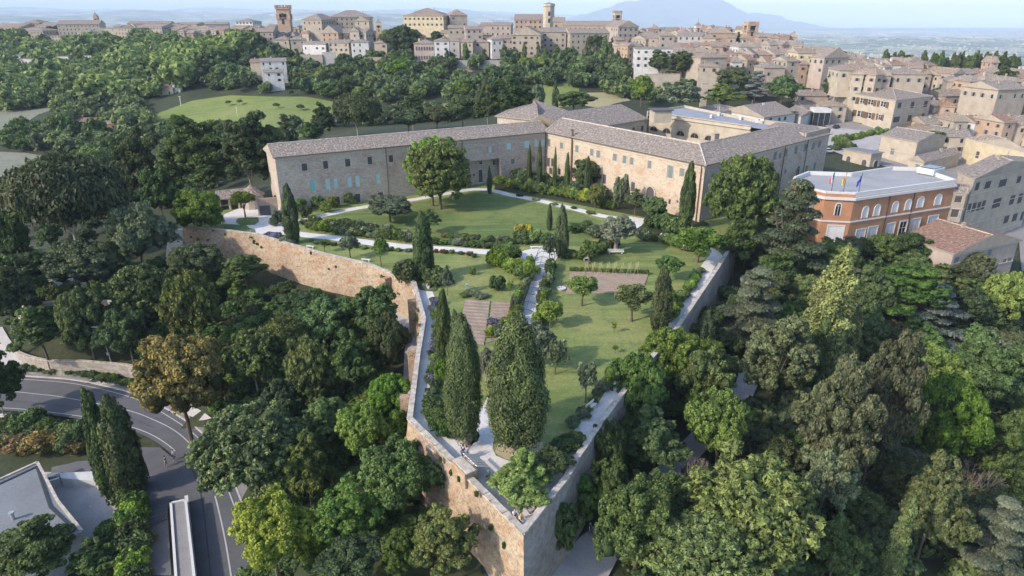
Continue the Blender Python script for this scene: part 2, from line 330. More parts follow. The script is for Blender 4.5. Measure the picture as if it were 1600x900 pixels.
for x, y, z in ((-900, 760, 5), (-700, 300, -35), (-400, 130, -30), (-200, 60, -26), (300, 100, -30), (600, 300, -25), (700, 600, -10), (0, 15, -8), (-150, 690, 0), (0, 680, -2), (150, 660, -8), (300, 640, -18), (430, 600, -25), (560, 520, -30), (330, 520, -8), (400, 420, -8), (-500, 930, -10), (-700, 900, -10), (-330, 850, -12), (-250, 720, 8), (-60, 10, -20), (60, 10, -18), (0, -30, -10), (-500, -30, -30), (500, -30, -40)):
    TP.append((x, y, z))
def warp(x, y):
    r = np.sqrt(x*x+y*y+400.0); return np.stack([np.arctan2(x, np.maximum(y, -1e9)+120.0)*1.5, np.log(r)], -1)
_tp = np.array(TP); _w = warp(_tp[:, 0], _tp[:, 1])
def _phi(r2): return 0.5*r2*np.log(r2+1e-9)
def _tps(w, z, lam=0.004):
    n = len(w); K = _phi(((w[:, None]-w[None])**2).sum(-1))+lam*np.eye(n); Q = np.hstack([np.ones((n, 1)), w])
    A = np.zeros((n+3, n+3)); A[:n, :n] = K; A[:n, n:] = Q; A[n:, :n] = Q.T
    return np.linalg.solve(A, np.concatenate([z, np.zeros(3)]))
_sol = _tps(_w, _tp[:, 2])
def sstep(a, b, x):
    t = np.clip((x-a)/(b-a), 0, 1); return t*t*(3-2*t)
_ph = RNG.uniform(0, 6.28, (40, 2))
def hills(x, y):
    s = np.zeros_like(x)
    for k, (wl, am) in enumerate(((5200, 1), (3100, .8), (1700, .5), (900, .3), (500, .16))):
        for j in range(3):
            a = k*1.3+j*1.05; s = s+am*np.sin((x*math.cos(a)+y*math.sin(a))*6.283/wl+_ph[k*3+j, 0])
    return s/3
def ter(x, y):
    x = np.atleast_1d(np.asarray(x, float)); y = np.atleast_1d(np.asarray(y, float)); w = warp(x, y); out = np.empty(len(x)); n = len(_w)
    for i in range(0, len(x), 20000):
        q = w[i:i+20000]; K = _phi(((q[:, None]-_w[None])**2).sum(-1))
        out[i:i+20000] = K @ _sol[:n] + _sol[n] + q @ _sol[n+1:]
    r = np.sqrt(x*x+y*y); ang = np.arctan2(x, np.maximum(y, 1.0)); lm_ = 1-sstep(-0.42, -0.22, ang); f = sstep(640+260*lm_, 1050+550*lm_, r); out = np.clip(out, -60, 60)
    base = -95-110*sstep(1100, 4500, r)-75*sstep(6000, 16000, r)
    lf = 1-sstep(-0.1, 0.32, ang)
    base = base + lf*(95*sstep(3000, 8500, r)+165*sstep(7500, 13000, r)+110*sstep(13000, 20000, r)) + 28*hills(x, y)*(1+lf*1.2*sstep(3000, 9000, r))
    base = base + 60*np.exp(-((ang-0.24)/0.10)**2)*np.exp(-((r-2300)/420)**2)   # the blue wooded rise
    base = base + 55*sstep(0.52, 0.75, ang)*sstep(1200, 2200, r)*(1-sstep(3500, 7000, r))
    base = base - 120*sstep(15000, 19000, r)*sstep(0.2, 0.3, ang)
    return out*(1-f)+base*f
def tz(x, y): return float(ter([x], [y])[0])
def ray_ground(u, v, lift=0.0, ymin=20, ymax=2500):
    ys = np.exp(np.linspace(math.log(ymin), math.log(ymax), 900)); k = (450-v)/F
    Z = ys*(k*cP-sP)/(cP+k*sP)+CH; X = (u-800)/F*(ys*cP-(Z-CH)*sP)
    return ys, X, Z, ter(X, ys)
def ticks(a, b, s0, g):
    out = [0.0]; 
    while out[-1] < b: out.append(out[-1]+s0+g*out[-1])
    neg = [0.0]
    while neg[-1] > a: neg.append(neg[-1]-(s0+g*abs(neg[-1])))
    return np.array(neg[::-1][:-1]+out)
def grid_mesh(name, xs, ys, Z, mat, mask=None, smooth=True):
    nx, ny = len(xs), len(ys); X, Y = np.meshgrid(xs, ys)
    co = np.stack([X.ravel(), Y.ravel(), Z.ravel()], -1).astype(np.float32)
    i, j = np.meshgrid(np.arange(nx-1), np.arange(ny-1)); a = (j*nx+i).ravel()
    q = np.stack([a, a+1, a+nx+1, a+nx], -1)
    if mask is not None: q = q[mask.ravel()]
    me = bpy.data.meshes.new(name); fast_mesh(me, co, q, smooth); me.materials.append(mat); return me
def fast_mesh(me, co, q, smooth=False):
    k = q.shape[1]; me.vertices.add(len(co)); me.vertices.foreach_set('co', co.astype(np.float32).ravel())
    me.loops.add(q.size); me.loops.foreach_set('vertex_index', q.astype(np.int32).ravel())
    me.polygons.add(len(q)); me.polygons.foreach_set('loop_start', np.arange(0, q.size, k, dtype=np.int32))
    me.polygons.foreach_set('loop_total', np.full(len(q), k, dtype=np.int32))
    if smooth: me.polygons.foreach_set('use_smooth', np.ones(len(q), dtype=bool))
    me.update(calc_edges=True); me.validate()
def inside(px, py, poly):
    px = np.asarray(px, float); py = np.asarray(py, float); r = np.zeros(px.shape, bool); n = len(poly)
    for k in range(n):
        x1, y1 = poly[k][0], poly[k][1]; x2, y2 = poly[(k+1) % n][0], poly[(k+1) % n][1]
        c = ((y1 > py) != (y2 > py)) & (px < (x2-x1)*(py-y1)/((y2-y1) if y2 != y1 else 1e-9)+x1); r ^= c
    return r
# plateau outline (the wall's outer top edge, then round behind the convent)
WL = [at(284,351,1.0), at(335,357,1.0), at(400,365,1.0), at(450,380,1.0), at(500,394.5,1.0), at(575,412,1.0), at(645,440,1.0), at(660,497,1.0), at(650,555,1.0), at(637,653,1.0)]
APEX = at(818,833,1.0)
WR = [at(889,744,1.0), at(906,712,1.0), at(936,668,1.0), at(965,627,1.0), at(1003,577,1.0), at(1052,523,1.0), at(1088,470,1.0), at(1125,415,1.0), at(1147,379,1.0)]
PLAT = [(p.x, p.y) for p in WL]+[(APEX.x, APEX.y)]+[(p.x, p.y) for p in WR]+[(52, 140), (98, 192), (92, 205), (62, 262), (30, 262), (-12, 240), (-62, 168), (-78, 160)]
# terrain sheet: finely stepped near, coarse towards the horizon
xs = ticks(-26000, 26000, 2.6, 0.034); ys = ticks(-60, 24000, 2.6, 0.022)
X, Y = np.meshgrid(xs, ys); Z = ter(X.ravel(), Y.ravel()).reshape(X.shape)
ins = inside(X, Y, PLAT); Z = np.where(ins, np.minimum(Z, -3.0), Z)
ROADL = [at(u, v, -17) for u, v in ((-260,642),(-120,640),(0,641),(75,648),(150,659),(212,675),(252,696),(277,722),(288,757),(292,790),(298,840),(305,900),(312,990),(318,1100))]
ROADR = [at(u, v, -17) for u, v in ((-260,600),(-120,590),(0,588),(60,590),(130,597),(215,618),(270,646),(320,682),(352,730),(378,790),(398,850),(412,900),(425,990),(436,1100))]
ROADM = [at(u, v, -17) for u, v in ((-260,618),(-120,612),(0,611),(60,616),(100,621),(195,640),(240,656),(276,675),(304,702),(323,735),(336,775),(350,835),(361,900),(372,990),(380,1100))]
roadpoly = [(p.x, p.y) for p in ROADL]+[(p.x, p.y) for p in reversed(ROADR)]
YARD = [at(u, v, -20) for u, v in ((-60,745),(60,722),(75,737),(150,735),(182,745),(200,815),(175,900),(-200,960))]
rp = inside(X, Y, roadpoly); Z = np.where(rp, -17.35, Z)
near_road = np.zeros_like(rp); near_road[1:-1, 1:-1] = (rp[2:, 1:-1] | rp[:-2, 1:-1] | rp[1:-1, 2:] | rp[1:-1, :-2]) & ~rp[1:-1, 1:-1]
Z = np.where(near_road, -17.3, Z)
prop(link('terrain', grid_mesh('terrain', xs, ys, Z, M['terrain'])), kind='structure')
_xs, _ys, _Z = xs, ys, Z
def gz(x, y):
    """height of the sheet as built (bilinear)"""
    i = min(max(np.searchsorted(_xs, x)-1, 0), len(_xs)-2); j = min(max(np.searchsorted(_ys, y)-1, 0), len(_ys)-2)
    a = (x-_xs[i])/(_xs[i+1]-_xs[i]); b = (y-_ys[j])/(_ys[j+1]-_ys[j])
    return float(_Z[j, i]*(1-a)*(1-b)+_Z[j, i+1]*a*(1-b)+_Z[j+1, i]*(1-a)*b+_Z[j+1, i+1]*a*b)
# sea and mountain
mb = MB(); mb.face([(-70000, 16500, -272), (70000, 16500, -272), (70000, 70000, -272), (-70000, 70000, -272)])
prop(mb.obj('sea', M['sea']), kind='structure')
mx = np.linspace(600, 7400, 110); my = np.linspace(14500, 20500, 50); MX, MY = np.meshgrid(mx, my)
prof = np.interp(MX, [600, 1500, 2200, 3200, 4000, 4400, 4900, 5250, 5600, 6400, 7400], [-270, -60, 120, 330, 415, 420, 340, 215, 50, -60, -290])
nz = hills(MX*3, MY*3)*45+hills(MX*9, MY*8)*14
MZ = prof*np.exp(-((MY-17500)/1700)**2)-280*(1-np.exp(-((MY-17500)/1700)**2))+nz*sstep(-270, 0, prof)
prop(link('mountain', grid_mesh('mountain', mx, my, MZ, M['mountain'])), kind='structure')
LOWPATHS = []
def drape(name, poly, mat, lift=0.12, step=3.0, kind='structure', parent=None):
    """a sheet laid on the terrain inside a world polygon"""
    if name == "lower_path": LOWPATHS.append(list(poly))
    bm = bmesh.new(); vs = [bm.verts.new((p[0], p[1], 0)) for p in poly]; bm.faces.new(vs)
    x0, x1 = min(p[0] for p in poly), max(p[0] for p in poly); y0, y1 = min(p[1] for p in poly), max(p[1] for p in poly)
    nx = int((x1-x0)/step); ny = int((y1-y0)/step)
    for k in range(1, nx+1): bmesh.ops.bisect_plane(bm, geom=bm.verts[:]+bm.edges[:]+bm.faces[:], plane_co=(x0+k*step, 0, 0), plane_no=(1, 0, 0))
    for k in range(1, ny+1): bmesh.ops.bisect_plane(bm, geom=bm.verts[:]+bm.edges[:]+bm.faces[:], plane_co=(0, y0+k*step, 0), plane_no=(0, 1, 0))
    bmesh.ops.triangulate(bm, faces=bm.faces[:])
    for v in bm.verts: v.co.z = gz(v.co.x, v.co.y)+lift
    me = bpy.data.meshes.new(name); bm.to_mesh(me); bm.free(); me.materials.append(mat); return prop(link(name, me), kind=kind)
def pw(lst, z=None, d=None): return [(at(u, v, z) if d is None else atd(u, v, d)) for u, v in lst]
def flat(name, poly, z, mat, kind='structure', th=0.0):
    mb = MB(); tri = poly_fill(poly)
    for t in tri: 
        q = [(poly[i][0], poly[i][1], z) for i in t]
        a, b, c = [Vector(p) for p in q]
        if (b-a).cross(c-a).z < 0: q = q[::-1]
        mb.face(q)
    return prop(mb.obj(name, mat), kind=kind) if kind else mb.obj(name, mat)
def ground_pts(lst, lift=0.0):
    out = []
    for u, v in lst:
        ys_, X_, Z_, T_ = ray_ground(u, v, ymin=30, ymax=820); h_ = Z_ <= T_+lift; k = np.argmax(h_) if h_.any() else int(np.argmin(Z_-T_+1e3*(ys_ < 300))); out.append((X_[k], ys_[k]))
    return out
drape('meadow', ground_pts([(205,215),(240,180),(300,158),(360,150),(430,152),(478,152),(520,160),(520,200),(470,215),(400,230),(330,235),(250,235)]), M['meadow'], 0.15, 6)
drape('ploughed_field', ground_pts([(-40,236),(40,240),(90,248),(110,262),(85,300),(40,320),(-60,335)]), M['ploughed'], 0.15, 6)
drape('brown_field', ground_pts([(-30,178),(40,170),(90,158),(122,155),(100,166),(60,180),(30,200),(-30,208)]), M['ploughed'], 0.15, 8)
drape('small_meadow', ground_pts([(835,135),(905,130),(905,165),(830,175)]), M['meadow'], 0.15, 5)
drape('straw_field', ground_pts([(915,146),(975,142),(985,158),(940,170),(912,166)]), M['strawfield'], 0.2, 5)
drape('middle_meadow', ground_pts([(680,165),(740,156),(760,168),(700,178)]), M['meadow'], 0.2, 5)
drape('pale_field', ground_pts([(150,262),(178,254),(182,285),(160,290)]), M['ploughed'], 0.3, 4)
# lower paths
drape('lower_path', ground_pts([(596,478),(616,496),(634,520),(630,600),(618,690),(655,765),(700,812),(745,868),(765,905),(812,905),(795,890),(735,815),(680,755),(640,695),(652,560),(660,515),(640,490)]), M['lowpath'], 0.25, 3)
drape('lower_path', ground_pts([(858,905),(885,868),(905,845),(935,820),(1000,760),(1060,700),(1150,600),(1165,548),(1205,540),(1195,580),(1175,625),(1090,720),(985,840),(950,905)]), M['lowpath'], 0.3, 3)
drape('lower_path', ground_pts([(-30,520),(5,515),(14,530),(30,550),(85,572),(150,583),(215,592),(280,615),(330,650),(310,652),(260,622),(200,602),(130,592),(70,582),(20,572),(-30,568)]), M['lowpath'], 0.3, 3)
drape('bastion_terrace', ground_pts([(20,448),(90,430),(160,440),(172,470),(100,466),(30,466)]), M['lowpath'], 0.3, 3)
drape('forecourt_street', ground_pts([(1300,200),(1400,212),(1430,222),(1320,245),(1285,232)]), M['lowpath'], 0.3, 4)
drape('town_ground', ground_pts([(1300,150),(1330,120),(1250,110),(1240,150),(1300,205),(1330,245),(1500,300),(1640,330),(1640,130),(1560,118),(1440,112),(1340,100)]), M['pave'], 0.2, 5)
drape('town_ground', ground_pts([(1010,100),(1000,62),(1080,52),(1200,66),(1240,90),(1235,110),(1180,105),(1100,112)]), M['pave'], 0.2, 6)
drape('street', ground_pts([(1505,352),(1560,340),(1650,325),(1650,450),(1596,425),(1592,378)]), M['pave'], 0.25, 3)
drape('street', ground_pts([(1005,118),(1060,128),(1105,150),(1090,158),(1050,140),(1000,130)]), M['pave'], 0.3, 4)
# ---------------------------------------------------------------- the road
def ribbon(name, A, B, z, mat, kind='structure'):
    mb = MB()
    for k in range(len(A)-1): mb.face([(A[k][0], A[k][1], z), (A[k+1][0], A[k+1][1], z), (B[k+1][0], B[k+1][1], z), (B[k][0], B[k][1], z)])
    return prop(mb.obj(name, mat), kind=kind)
def smooth_line(P, n=6):
    out = []; P = [Vector((p[0], p[1], 0)) for p in P]
    for i in range(len(P)-1):
        p0, p1, p2, p3 = P[max(i-1, 0)], P[i], P[i+1], P[min(i+2, len(P)-1)]
        for k in range(n):
            t = k/n; out.append(0.5*((2*p1)+(p2-p0)*t+(2*p0-5*p1+4*p2-p3)*t*t+(3*p1-p0-3*p2+p3)*t**3))
    out.append(P[-1]); return out
def offset(P, d):
    out = []
    for i in range(len(P)):
        t = (P[min(i+1, len(P)-1)]-P[max(i-1, 0)]).normalized(); out.append(P[i]+Vector((-t.y, t.x, 0))*d)
    return out
def line_strip(name, P, w, z, mat): return ribbon(name, offset(P, -w/2), offset(P, w/2), z, mat)
RL, RR, RM = smooth_line(ROADL), smooth_line(ROADR), smooth_line(ROADM)
ribbon('road', RL, RR, -17.0, M['asphalt']) if False else None
mb = MB()
for k in range(min(len(RL), len(RR))-1): mb.face([(RL[k].x, RL[k].y, -17), (RL[k+1].x, RL[k+1].y, -17), (RR[k+1].x, RR[k+1].y, -17), (RR[k].x, RR[k].y, -17)])
prop(mb.obj('road', M['asphalt']), kind='structure')
line_strip('road_line', offset(RR, -0.9), 0.16, -16.98, M['roadpaint'])
line_strip('road_line', offset(RL, 0.7)[0:40], 0.16, -16.98, M['roadpaint'])
line_strip('road_line', RM[:52], 0.16, -16.98, M['roadpaint'])
line_strip('road_line', RM[60:], 0.18, -16.98, M['roadpaint'])
line_strip('road_seam', smooth_line([tuple(at(u, v, -17)) for u, v in ((296,728),(308,750),(316,785),(322,830),(329,900),(334,960))]), 0.12, -16.975, M['seam'])
line_strip('road_seam', smooth_line([tuple(at(u, v, -17)) for u, v in ((20,626),(90,633),(150,641),(200,652),(240,668))]), 0.08, -16.975, M['seam'])
# raised pavement round the outside of the bend, with kerb stones
po, pi_ = offset(RR, 1.5), offset(RR, 0.25)
mb = MB()
for k in range(len(po)-1):
    a, b, c, d = pi_[k], pi_[k+1], po[k+1], po[k]
    mb.face([(a.x, a.y, -16.87), (b.x, b.y, -16.87), (c.x, c.y, -16.87), (d.x, d.y, -16.87)])
    mb.face([(c.x, c.y, -17.4), (d.x, d.y, -17.4), (d.x, d.y, -16.87), (c.x, c.y, -16.87)])
pav = prop(mb.obj('pavement', M['pave']), kind='structure')
def kerb_line(P, w, z0, z1, step, parent, mat=None):
    unit = MB(); unit.box((0, 0, 0), (1, 1, 1)); me = unit.mesh('kerb_stone', mat or M['kerb']); acc = 0
    for k in range(len(P)-1):
        a, b = P[k], P[k+1]; L_ = (b-a).length; n = max(1, round(L_/step))
        for j in range(n):
            c = a.lerp(b, (j+0.5)/n); ang = math.atan2(b.y-a.y, b.x-a.x)
            link('kerb_stone', me, parent, (c.x, c.y, (z0+z1)/2), ang, (L_/n*0.97, w, z1-z0))
kerb_line(offset(RR, 0.13)[12:75], 0.24, -17.3, -16.82, 1.1, pav)
# junction apron and yard ground
apron = pw([(205,700),(250,700),(278,722),(289,757),(293,790),(266,782),(262,800),(268,900),(225,900),(222,800),(222,745),(205,735)], -17.25)
flat('driveway', [(p.x, p.y) for p in apron], -17.12, M['asphalt'])
side = pw([(78,722),(120,716),(170,716),(215,700),(222,722),(205,738),(130,738),(75,741)], -17.9)
drape('side_road', [(p.x, p.y) for p in side], M['asphalt'], 0.35, 2)
drape('stone_yard', [(p.x, p.y) for p in pw([(72,745),(180,748),(203,812),(175,870),(130,890),(75,860)], -20)], M['lowpath'], 0.25, 2)
# ================================================================ plateau with garden
GP = [(p[0], p[1]) for p in PLAT]
flat('garden_ground', GP, 0.0, M['lawn'])
def gflat(name, px, z, mat): return flat(name, [(p.x, p.y) for p in pw(px, z)], z, mat)
gflat('upper_lawn', [(470,345),(560,330),(640,317),(745,301),(800,308),(850,320),(905,333),(940,345),(935,360),(905,385),(860,383),(840,386),(800,385),(640,372),(520,356)], 0.02, M['upperlawn'])
gflat('planted_bed', [(772,296),(850,310),(1000,338),(1060,352),(1105,368),(1108,350),(1060,320),(1000,300),(900,285),(850,275),(775,280)], 0.02, M['terrain'])
gflat('planted_bed', [(940,345),(990,362),(1100,385),(1140,392),(1140,375),(1090,360),(1010,350)], 0.025, M['terrain'])
def path(name, pts, w0, mat, z=0.04, w1=None, edge=True):
    P = smooth_line([tuple(at(u, v, z)) for u, v in pts], 5); w1 = w1 or w0; n = len(P); A = offset(P, w0/2); B = offset(P, -w0/2)
    for k in range(n):
        j = 0.14*math.sin(k*1.7)+0.1*math.sin(k*0.9+1); A[k] = P[k]+(A[k]-P[k])*(1+j*0.5); B[k] = P[k]+(B[k]-P[k])*(1-j*0.5)
    mb = MB()
    for k in range(n-1): mb.face([(B[k].x, B[k].y, z), (B[k+1].x, B[k+1].y, z), (A[k+1].x, A[k+1].y, z), (A[k].x, A[k].y, z)])
    return prop(mb.obj(name, mat), kind='structure')
path('garden_path', [(425,352),(470,345),(520,333),(560,325),(640,313),(700,302),(738,296),(766,297),(800,305),(850,315),(900,327),(945,338),(985,344)], 2.6, M['gravel'])
path('garden_path', [(425,360),(470,366),(540,374),(600,382),(660,387),(740,392),(800,397),(845,399)], 3.0, M['gravel'], 0.045)
path('garden_path', [(849,398),(843,425),(838,450),(830,475),(824,500),(816,530),(800,570),(782,610),(765,650),(752,700)], 2.5, M['gravel'], 0.05)
path('garden_path', [(657,452),(672,478),(677,505),(672,545),(665,590),(663,640),(680,680),(708,705),(745,735)], 3.3, M['gravel'], 0.055)
path('garden_path', [(790,737),(845,728),(872,714),(898,692),(928,655),(950,630),(985,585),(1030,533),(1060,492),(1088,450),(1108,414),(1118,397),(1100,388),(1060,378)], 2.5, M['gravel'], 0.06)
gflat('gravel_plaza', [(806,398),(820,391),(845,386),(870,386),(873,400),(866,410),(850,414),(832,410),(812,405)], 0.065, M['gravel'])
gflat('gravel_plaza', [(742,690),(765,690),(775,712),(800,722),(850,728),(880,740),(872,760),(850,790),(822,826),(800,815),(750,765),(716,722),(728,708)], 0.07, M['gravel'])
gflat('gravel_plaza', [(958,342),(985,338),(1008,342),(1003,352),(990,360),(972,352)], 0.065, M['gravel'])
gflat('forecourt_gravel', [(345,349),(350,335),(372,326),(405,318),(438,318),(440,345),(452,352),(455,362),(425,368),(400,364),(385,352)], 0.05, M['gravel'])
for q in ([(371,341),(403,339),(405,346),(398,351),(376,352),(368,347)], [(349,352),(368,351),(398,358),(400,363),(370,361),(350,357)]): gflat('lawn_patch', q, 0.09, M['upperlawn'])
gflat('gravel_patch', [(1026,368),(1034,364),(1040,367),(1036,372),(1028,372)], 0.06, M['gravel'])
gflat('mulch_bed', [(773,707),(790,717),(818,722),(835,716),(850,706),(848,690),(780,690)], 0.055, M['drysoil'])
gflat('mulch_bed', [(690,668),(700,690),(722,704),(742,698),(750,680),(740,665)], 0.05, M['soil'])
# ---------------------------------------------------------------- retaining walls
def retaining(name, P, zb, batter, label, mat, th=0.55, group=None, buttress=False, na=None, nb=None):
    """wall with battered outer face, inner parapet face and coping slabs; P ordered with the outside on its right"""
    t = empty(name, (P[0].x, P[0].y, zb), label, 'wall', group)
    S = []
    for k in range(len(P)-1):
        a, b = P[k], P[k+1]; n = max(1, int((b-a).length/1.5))
        for j in range(n): S.append(a.lerp(b, j/n))
    S.append(P[-1]); n = len(S); nr = []
    for i in range(n):
        d = (S[min(i+1, n-1)]-S[max(i-1, 0)]); d.z = 0; d.normalize(); nr.append(Vector((d.y, -d.x, 0)))
    def mit(a, b): return (a+b)/(1+a.dot(b))
    if na is not None: nr[0] = mit(nr[0], na)
    if nb is not None: nr[-1] = mit(nr[-1], nb)
    rows = 9; mb = MB(); d = 0.0; cols = []
    for i in range(n):
        if i: d += (S[i]-S[i-1]).length
        c = []
        for r in range(rows+1):
            f = r/rows; z = zb+(0.82-zb)*f; o = batter*(1-f)+0.10*math.sin(i*1.3+r*2.1)*(0.4 if 0 < r < rows else 0.0)+0.05*random.uniform(-1, 1)*(0 < r < rows)
            p = S[i]+nr[i]*o; c.append(((p.x, p.y, z), (d, z)))
        cols.append(c)
    for i in range(n-1):
        for r in range(rows):
            q = [cols[i][r], cols[i+1][r], cols[i+1][r+1], cols[i][r+1]]; mb.face([x[0] for x in q], 0, [x[1] for x in q])
    for i in range(n-1):
        a, b = S[i]-nr[i]*th, S[i+1]-nr[i+1]*th
        mb.face([(b.x, b.y, -0.1), (a.x, a.y, -0.1), (a.x, a.y, 0.82), (b.x, b.y, 0.82)])
        mb.face([(S[i].x, S[i].y, 0.82), (S[i+1].x, S[i+1].y, 0.82), (b.x, b.y, 0.82), (a.x, a.y, 0.82)])
    mb.obj('masonry', mat, t)
    # string-course moulding a little under the coping
    if buttress:
        for dd in buttress:
            i = dd; 
            if i < n-1:
                m2 = MB(); p = S[i]; q = nr[i]; ang = math.atan2(-q.x, q.y)
                m2.box((p.x+q.x*(batter*0.5+0.15), p.y+q.y*(batter*0.5+0.15), (zb+0.2)/2), (0.9, 0.7+batter, 0.2-zb), ang); m2.obj('buttress', mat, t)
    # coping: each slab its own part
    unit = [MB() for _ in range(3)]
    for k, u in enumerate(unit):
        u.box((0, 0, 0), (1, 1, 1)); u.v = [(x+random.uniform(-.03, .03), y+random.uniform(-.05, .05), z+random.uniform(-.12, .12)*(z > 0)) for x, y, z in u.v]
    um = [u.mesh('coping_slab', M['coping']) for u in unit]; cnt = 0
    step = 1.1
    for k in range(len(P)-1):
        a, b = P[k], P[k+1]; Ls = (b-a).length; m_ = max(1, round(Ls/step)); dv = (b-a).normalized(); nn = Vector((dv.y, -dv.x, 0))
        for j in range(m_):
            c = a.lerp(b, (j+0.5)/m_)-nn*(th/2-0.04)
            link('coping_slab', um[(j*7+k) % 3], t, (c.x-t.location.x, c.y-t.location.y, 0.90-zb+random.uniform(-.015, .015)), math.atan2(dv.y, dv.x)+random.uniform(-.01, .01), (Ls/m_*0.985, th+0.14, 0.16))
    return t, S, nr
def rn(a, b): d = b-a; d.z = 0; d.normalize(); return Vector((d.y, -d.x, 0))
NW, NA, NB_ = rn(WL[-2], WL[-1]), rn(WL[-1], APEX), rn(APEX, WR[0])
w1 = retaining('retaining_wall', WL, -8.0, 1.0, 'long ochre and red brick retaining wall below the garden on its left side, weeds growing from it', M['gardenwall'], buttress=(38, 46, 58, 66), nb=NA)
w2 = retaining('retaining_wall', [WL[-1], APEX], -8.0, 1.0, 'sunlit buff brick bastion wall running down to the sharp corner in front', M['gardenwall'], na=NW, nb=NB_)
w3 = retaining('retaining_wall', [APEX]+WR[:2], -8.0, 1.0, 'shaded brick bastion wall on the right of the sharp front corner', M['wallshade'], na=NA)
w4 = retaining('retaining_wall', WR[1:], -7.6, 0.8, 'grey shaded retaining wall along the gravel path on the right side of the garden', M['wallshade'])
# the plateau's sides where no wall stands
mb = MB(); q = PLAT[len(WL)+len(WR):]+[PLAT[0]]; q = [PLAT[len(WL)+len(WR)]]+q
for k in range(len(q)-1): mb.face([(q[k][0], q[k][1], -8), (q[k+1][0], q[k+1][1], -8), (q[k+1][0], q[k+1][1], 0), (q[k][0], q[k][1], 0)])
prop(mb.obj('earth_bank', M['terrain']), kind='structure')
# tufts of weeds growing on the left wall are placed with the plants
# ================================================================ buildings
def wall_panel(mb, p, q, z0, z1, holes, mi=0, reveal=0.22, mr=None):
    """wall from p to q (outside on the right), holes = [(u0,u1,v0,v1)] in metres along / absolute height"""
    p = Vector((p[0], p[1], 0)); q = Vector((q[0], q[1], 0)); d = q-p; Ln = d.length; d.normalize(); nrm = Vector((d.y, -d.x, 0))
    H = [(max(0.05, a), min(Ln-0.05, b), max(z0+0.02, c), min(z1-0.02, e)) for a, b, c, e in holes if b > 0.1 and a < Ln-0.1 and min(z1-.02, e) > max(z0+.02, c)]
    def uvp(u, z, o=0.0): s = p+d*u-nrm*o; return (s.x, s.y, z)
    us = sorted(set([0, Ln]+[h[0] for h in H]+[h[1] for h in H]+[Ln*k/4 for k in range(1, 4)])); zs = sorted(set([z0, z1]+[h[2] for h in H]+[h[3] for h in H]))
    for i in range(len(us)-1):
        if us[i+1]-us[i] < 1e-5: continue
        uc = (us[i]+us[i+1])/2; run = None
        for j in range(len(zs)-1):
            zc = (zs[j]+zs[j+1])/2
            if any(h[0] < uc < h[1] and h[2] < zc < h[3] for h in H): continue
            a, b, c, e = us[i], us[i+1], zs[j], zs[j+1]
            mb.face([uvp(a, c), uvp(b, c), uvp(b, e), uvp(a, e)], mi, [(a, c), (b, c), (b, e), (a, e)])
    r = reveal; mr = mi if mr is None else mr
    for a, b, c, e in H:
        for s, t in (((a, c), (a, e)), ((a, e), (b, e)), ((b, e), (b, c)), ((b, c), (a, c))):
            mb.face([uvp(*s), uvp(*t), uvp(*t, r), uvp(*s, r)], mr, [(s[0], s[1]), (t[0], t[1]), (t[0]+r, t[1]), (s[0]+r, s[1])])
    return H
_wp = {}
def win_proto(kind):
    """unit window, origin bottom centre, outward -y: list of (name, mesh, level)"""
    if kind in _wp: return _wp[kind]
    out = []
    f = MB(); fm = M['stonetrim'] if kind in ('dark', 'teal', 'paleteal', 'grey') else M['trim']
    for c, d in (((-.46, 0, .5), (.08, .10, 1)), ((.46, 0, .5), (.08, .10, 1)), ((0, 0, .975), (.84, .10, .05)), ((0, 0, .025), (.84, .10, .05))): f.box(c, d)
    if kind in ('glass', 'open', 'openwhite'): f.box((0, 0.0, .5), (.06, .06, .9)); f.box((-.22, 0, .55), (.38, .04, .03)); f.box((.22, 0, .55), (.38, .04, .03))
    out.append(('window', f.mesh('window_frame', fm), 0))
    if kind in ('glass', 'open', 'openwhite', 'door'):
        p = MB(); p.box((0, .02, .5), (.84, .02, .95)); out.append(('pane', p.mesh('pane', M['glass'] if kind != 'door' else M['darkshut']), 1))
    sm = dict(dark='darkshut', teal='teal', paleteal='paleteal', grey='greyshut', white='trim', open='brownshut', openwhite='brownshut').get(kind)
    if kind in ('dark', 'teal', 'paleteal', 'grey', 'white'):
        s = MB()
        s.box((0, .01, .5), (.40, .02, .95))
        for k in range(7): s.box((0, -.03, .1+k*.133), (.34, .04, .05))
        for x in (-.19, .19): s.box((x, -.03, .5), (.03, .05, .94))
        me = s.mesh('shutter', M[sm]); out += [('shutter', me, 1, -.205), ('shutter', me, 1, .205)]
    if kind in ('open', 'openwhite'):
        s = MB(); s.box((0, -.28, .5), (.46, .05, 1.0)); 
        for k in range(7): s.box((0, -.33, .1+k*.133), (.36, .05, .05))
        me = s.mesh('shutter', M[sm]); out += [('shutter', me, 1, -.76), ('shutter', me, 1, .76)]
    _wp[kind] = out; return out
def put_window(parent, p, q, h, kind='glass', inset=0.14, name='window', sub=True):
    p = Vector((p[0], p[1], 0)); q = Vector((q[0], q[1], 0)); d = (q-p).normalized(); nrm = Vector((d.y, -d.x, 0))
    u = (h[0]+h[1])/2; c = p+d*u-nrm*inset; w, hh = h[1]-h[0], h[3]-h[2]
    pr = win_proto(kind); root = link(name, pr[0][1], parent, (c.x-parent.location.x, c.y-parent.location.y, h[2]-parent.location.z), math.atan2(d.y, d.x), (w, 1.0, hh))
    for e in pr[1:]: link(e[0], e[1], root, ((e[3] if len(e) > 3 else 0), 0, 0))
    return root
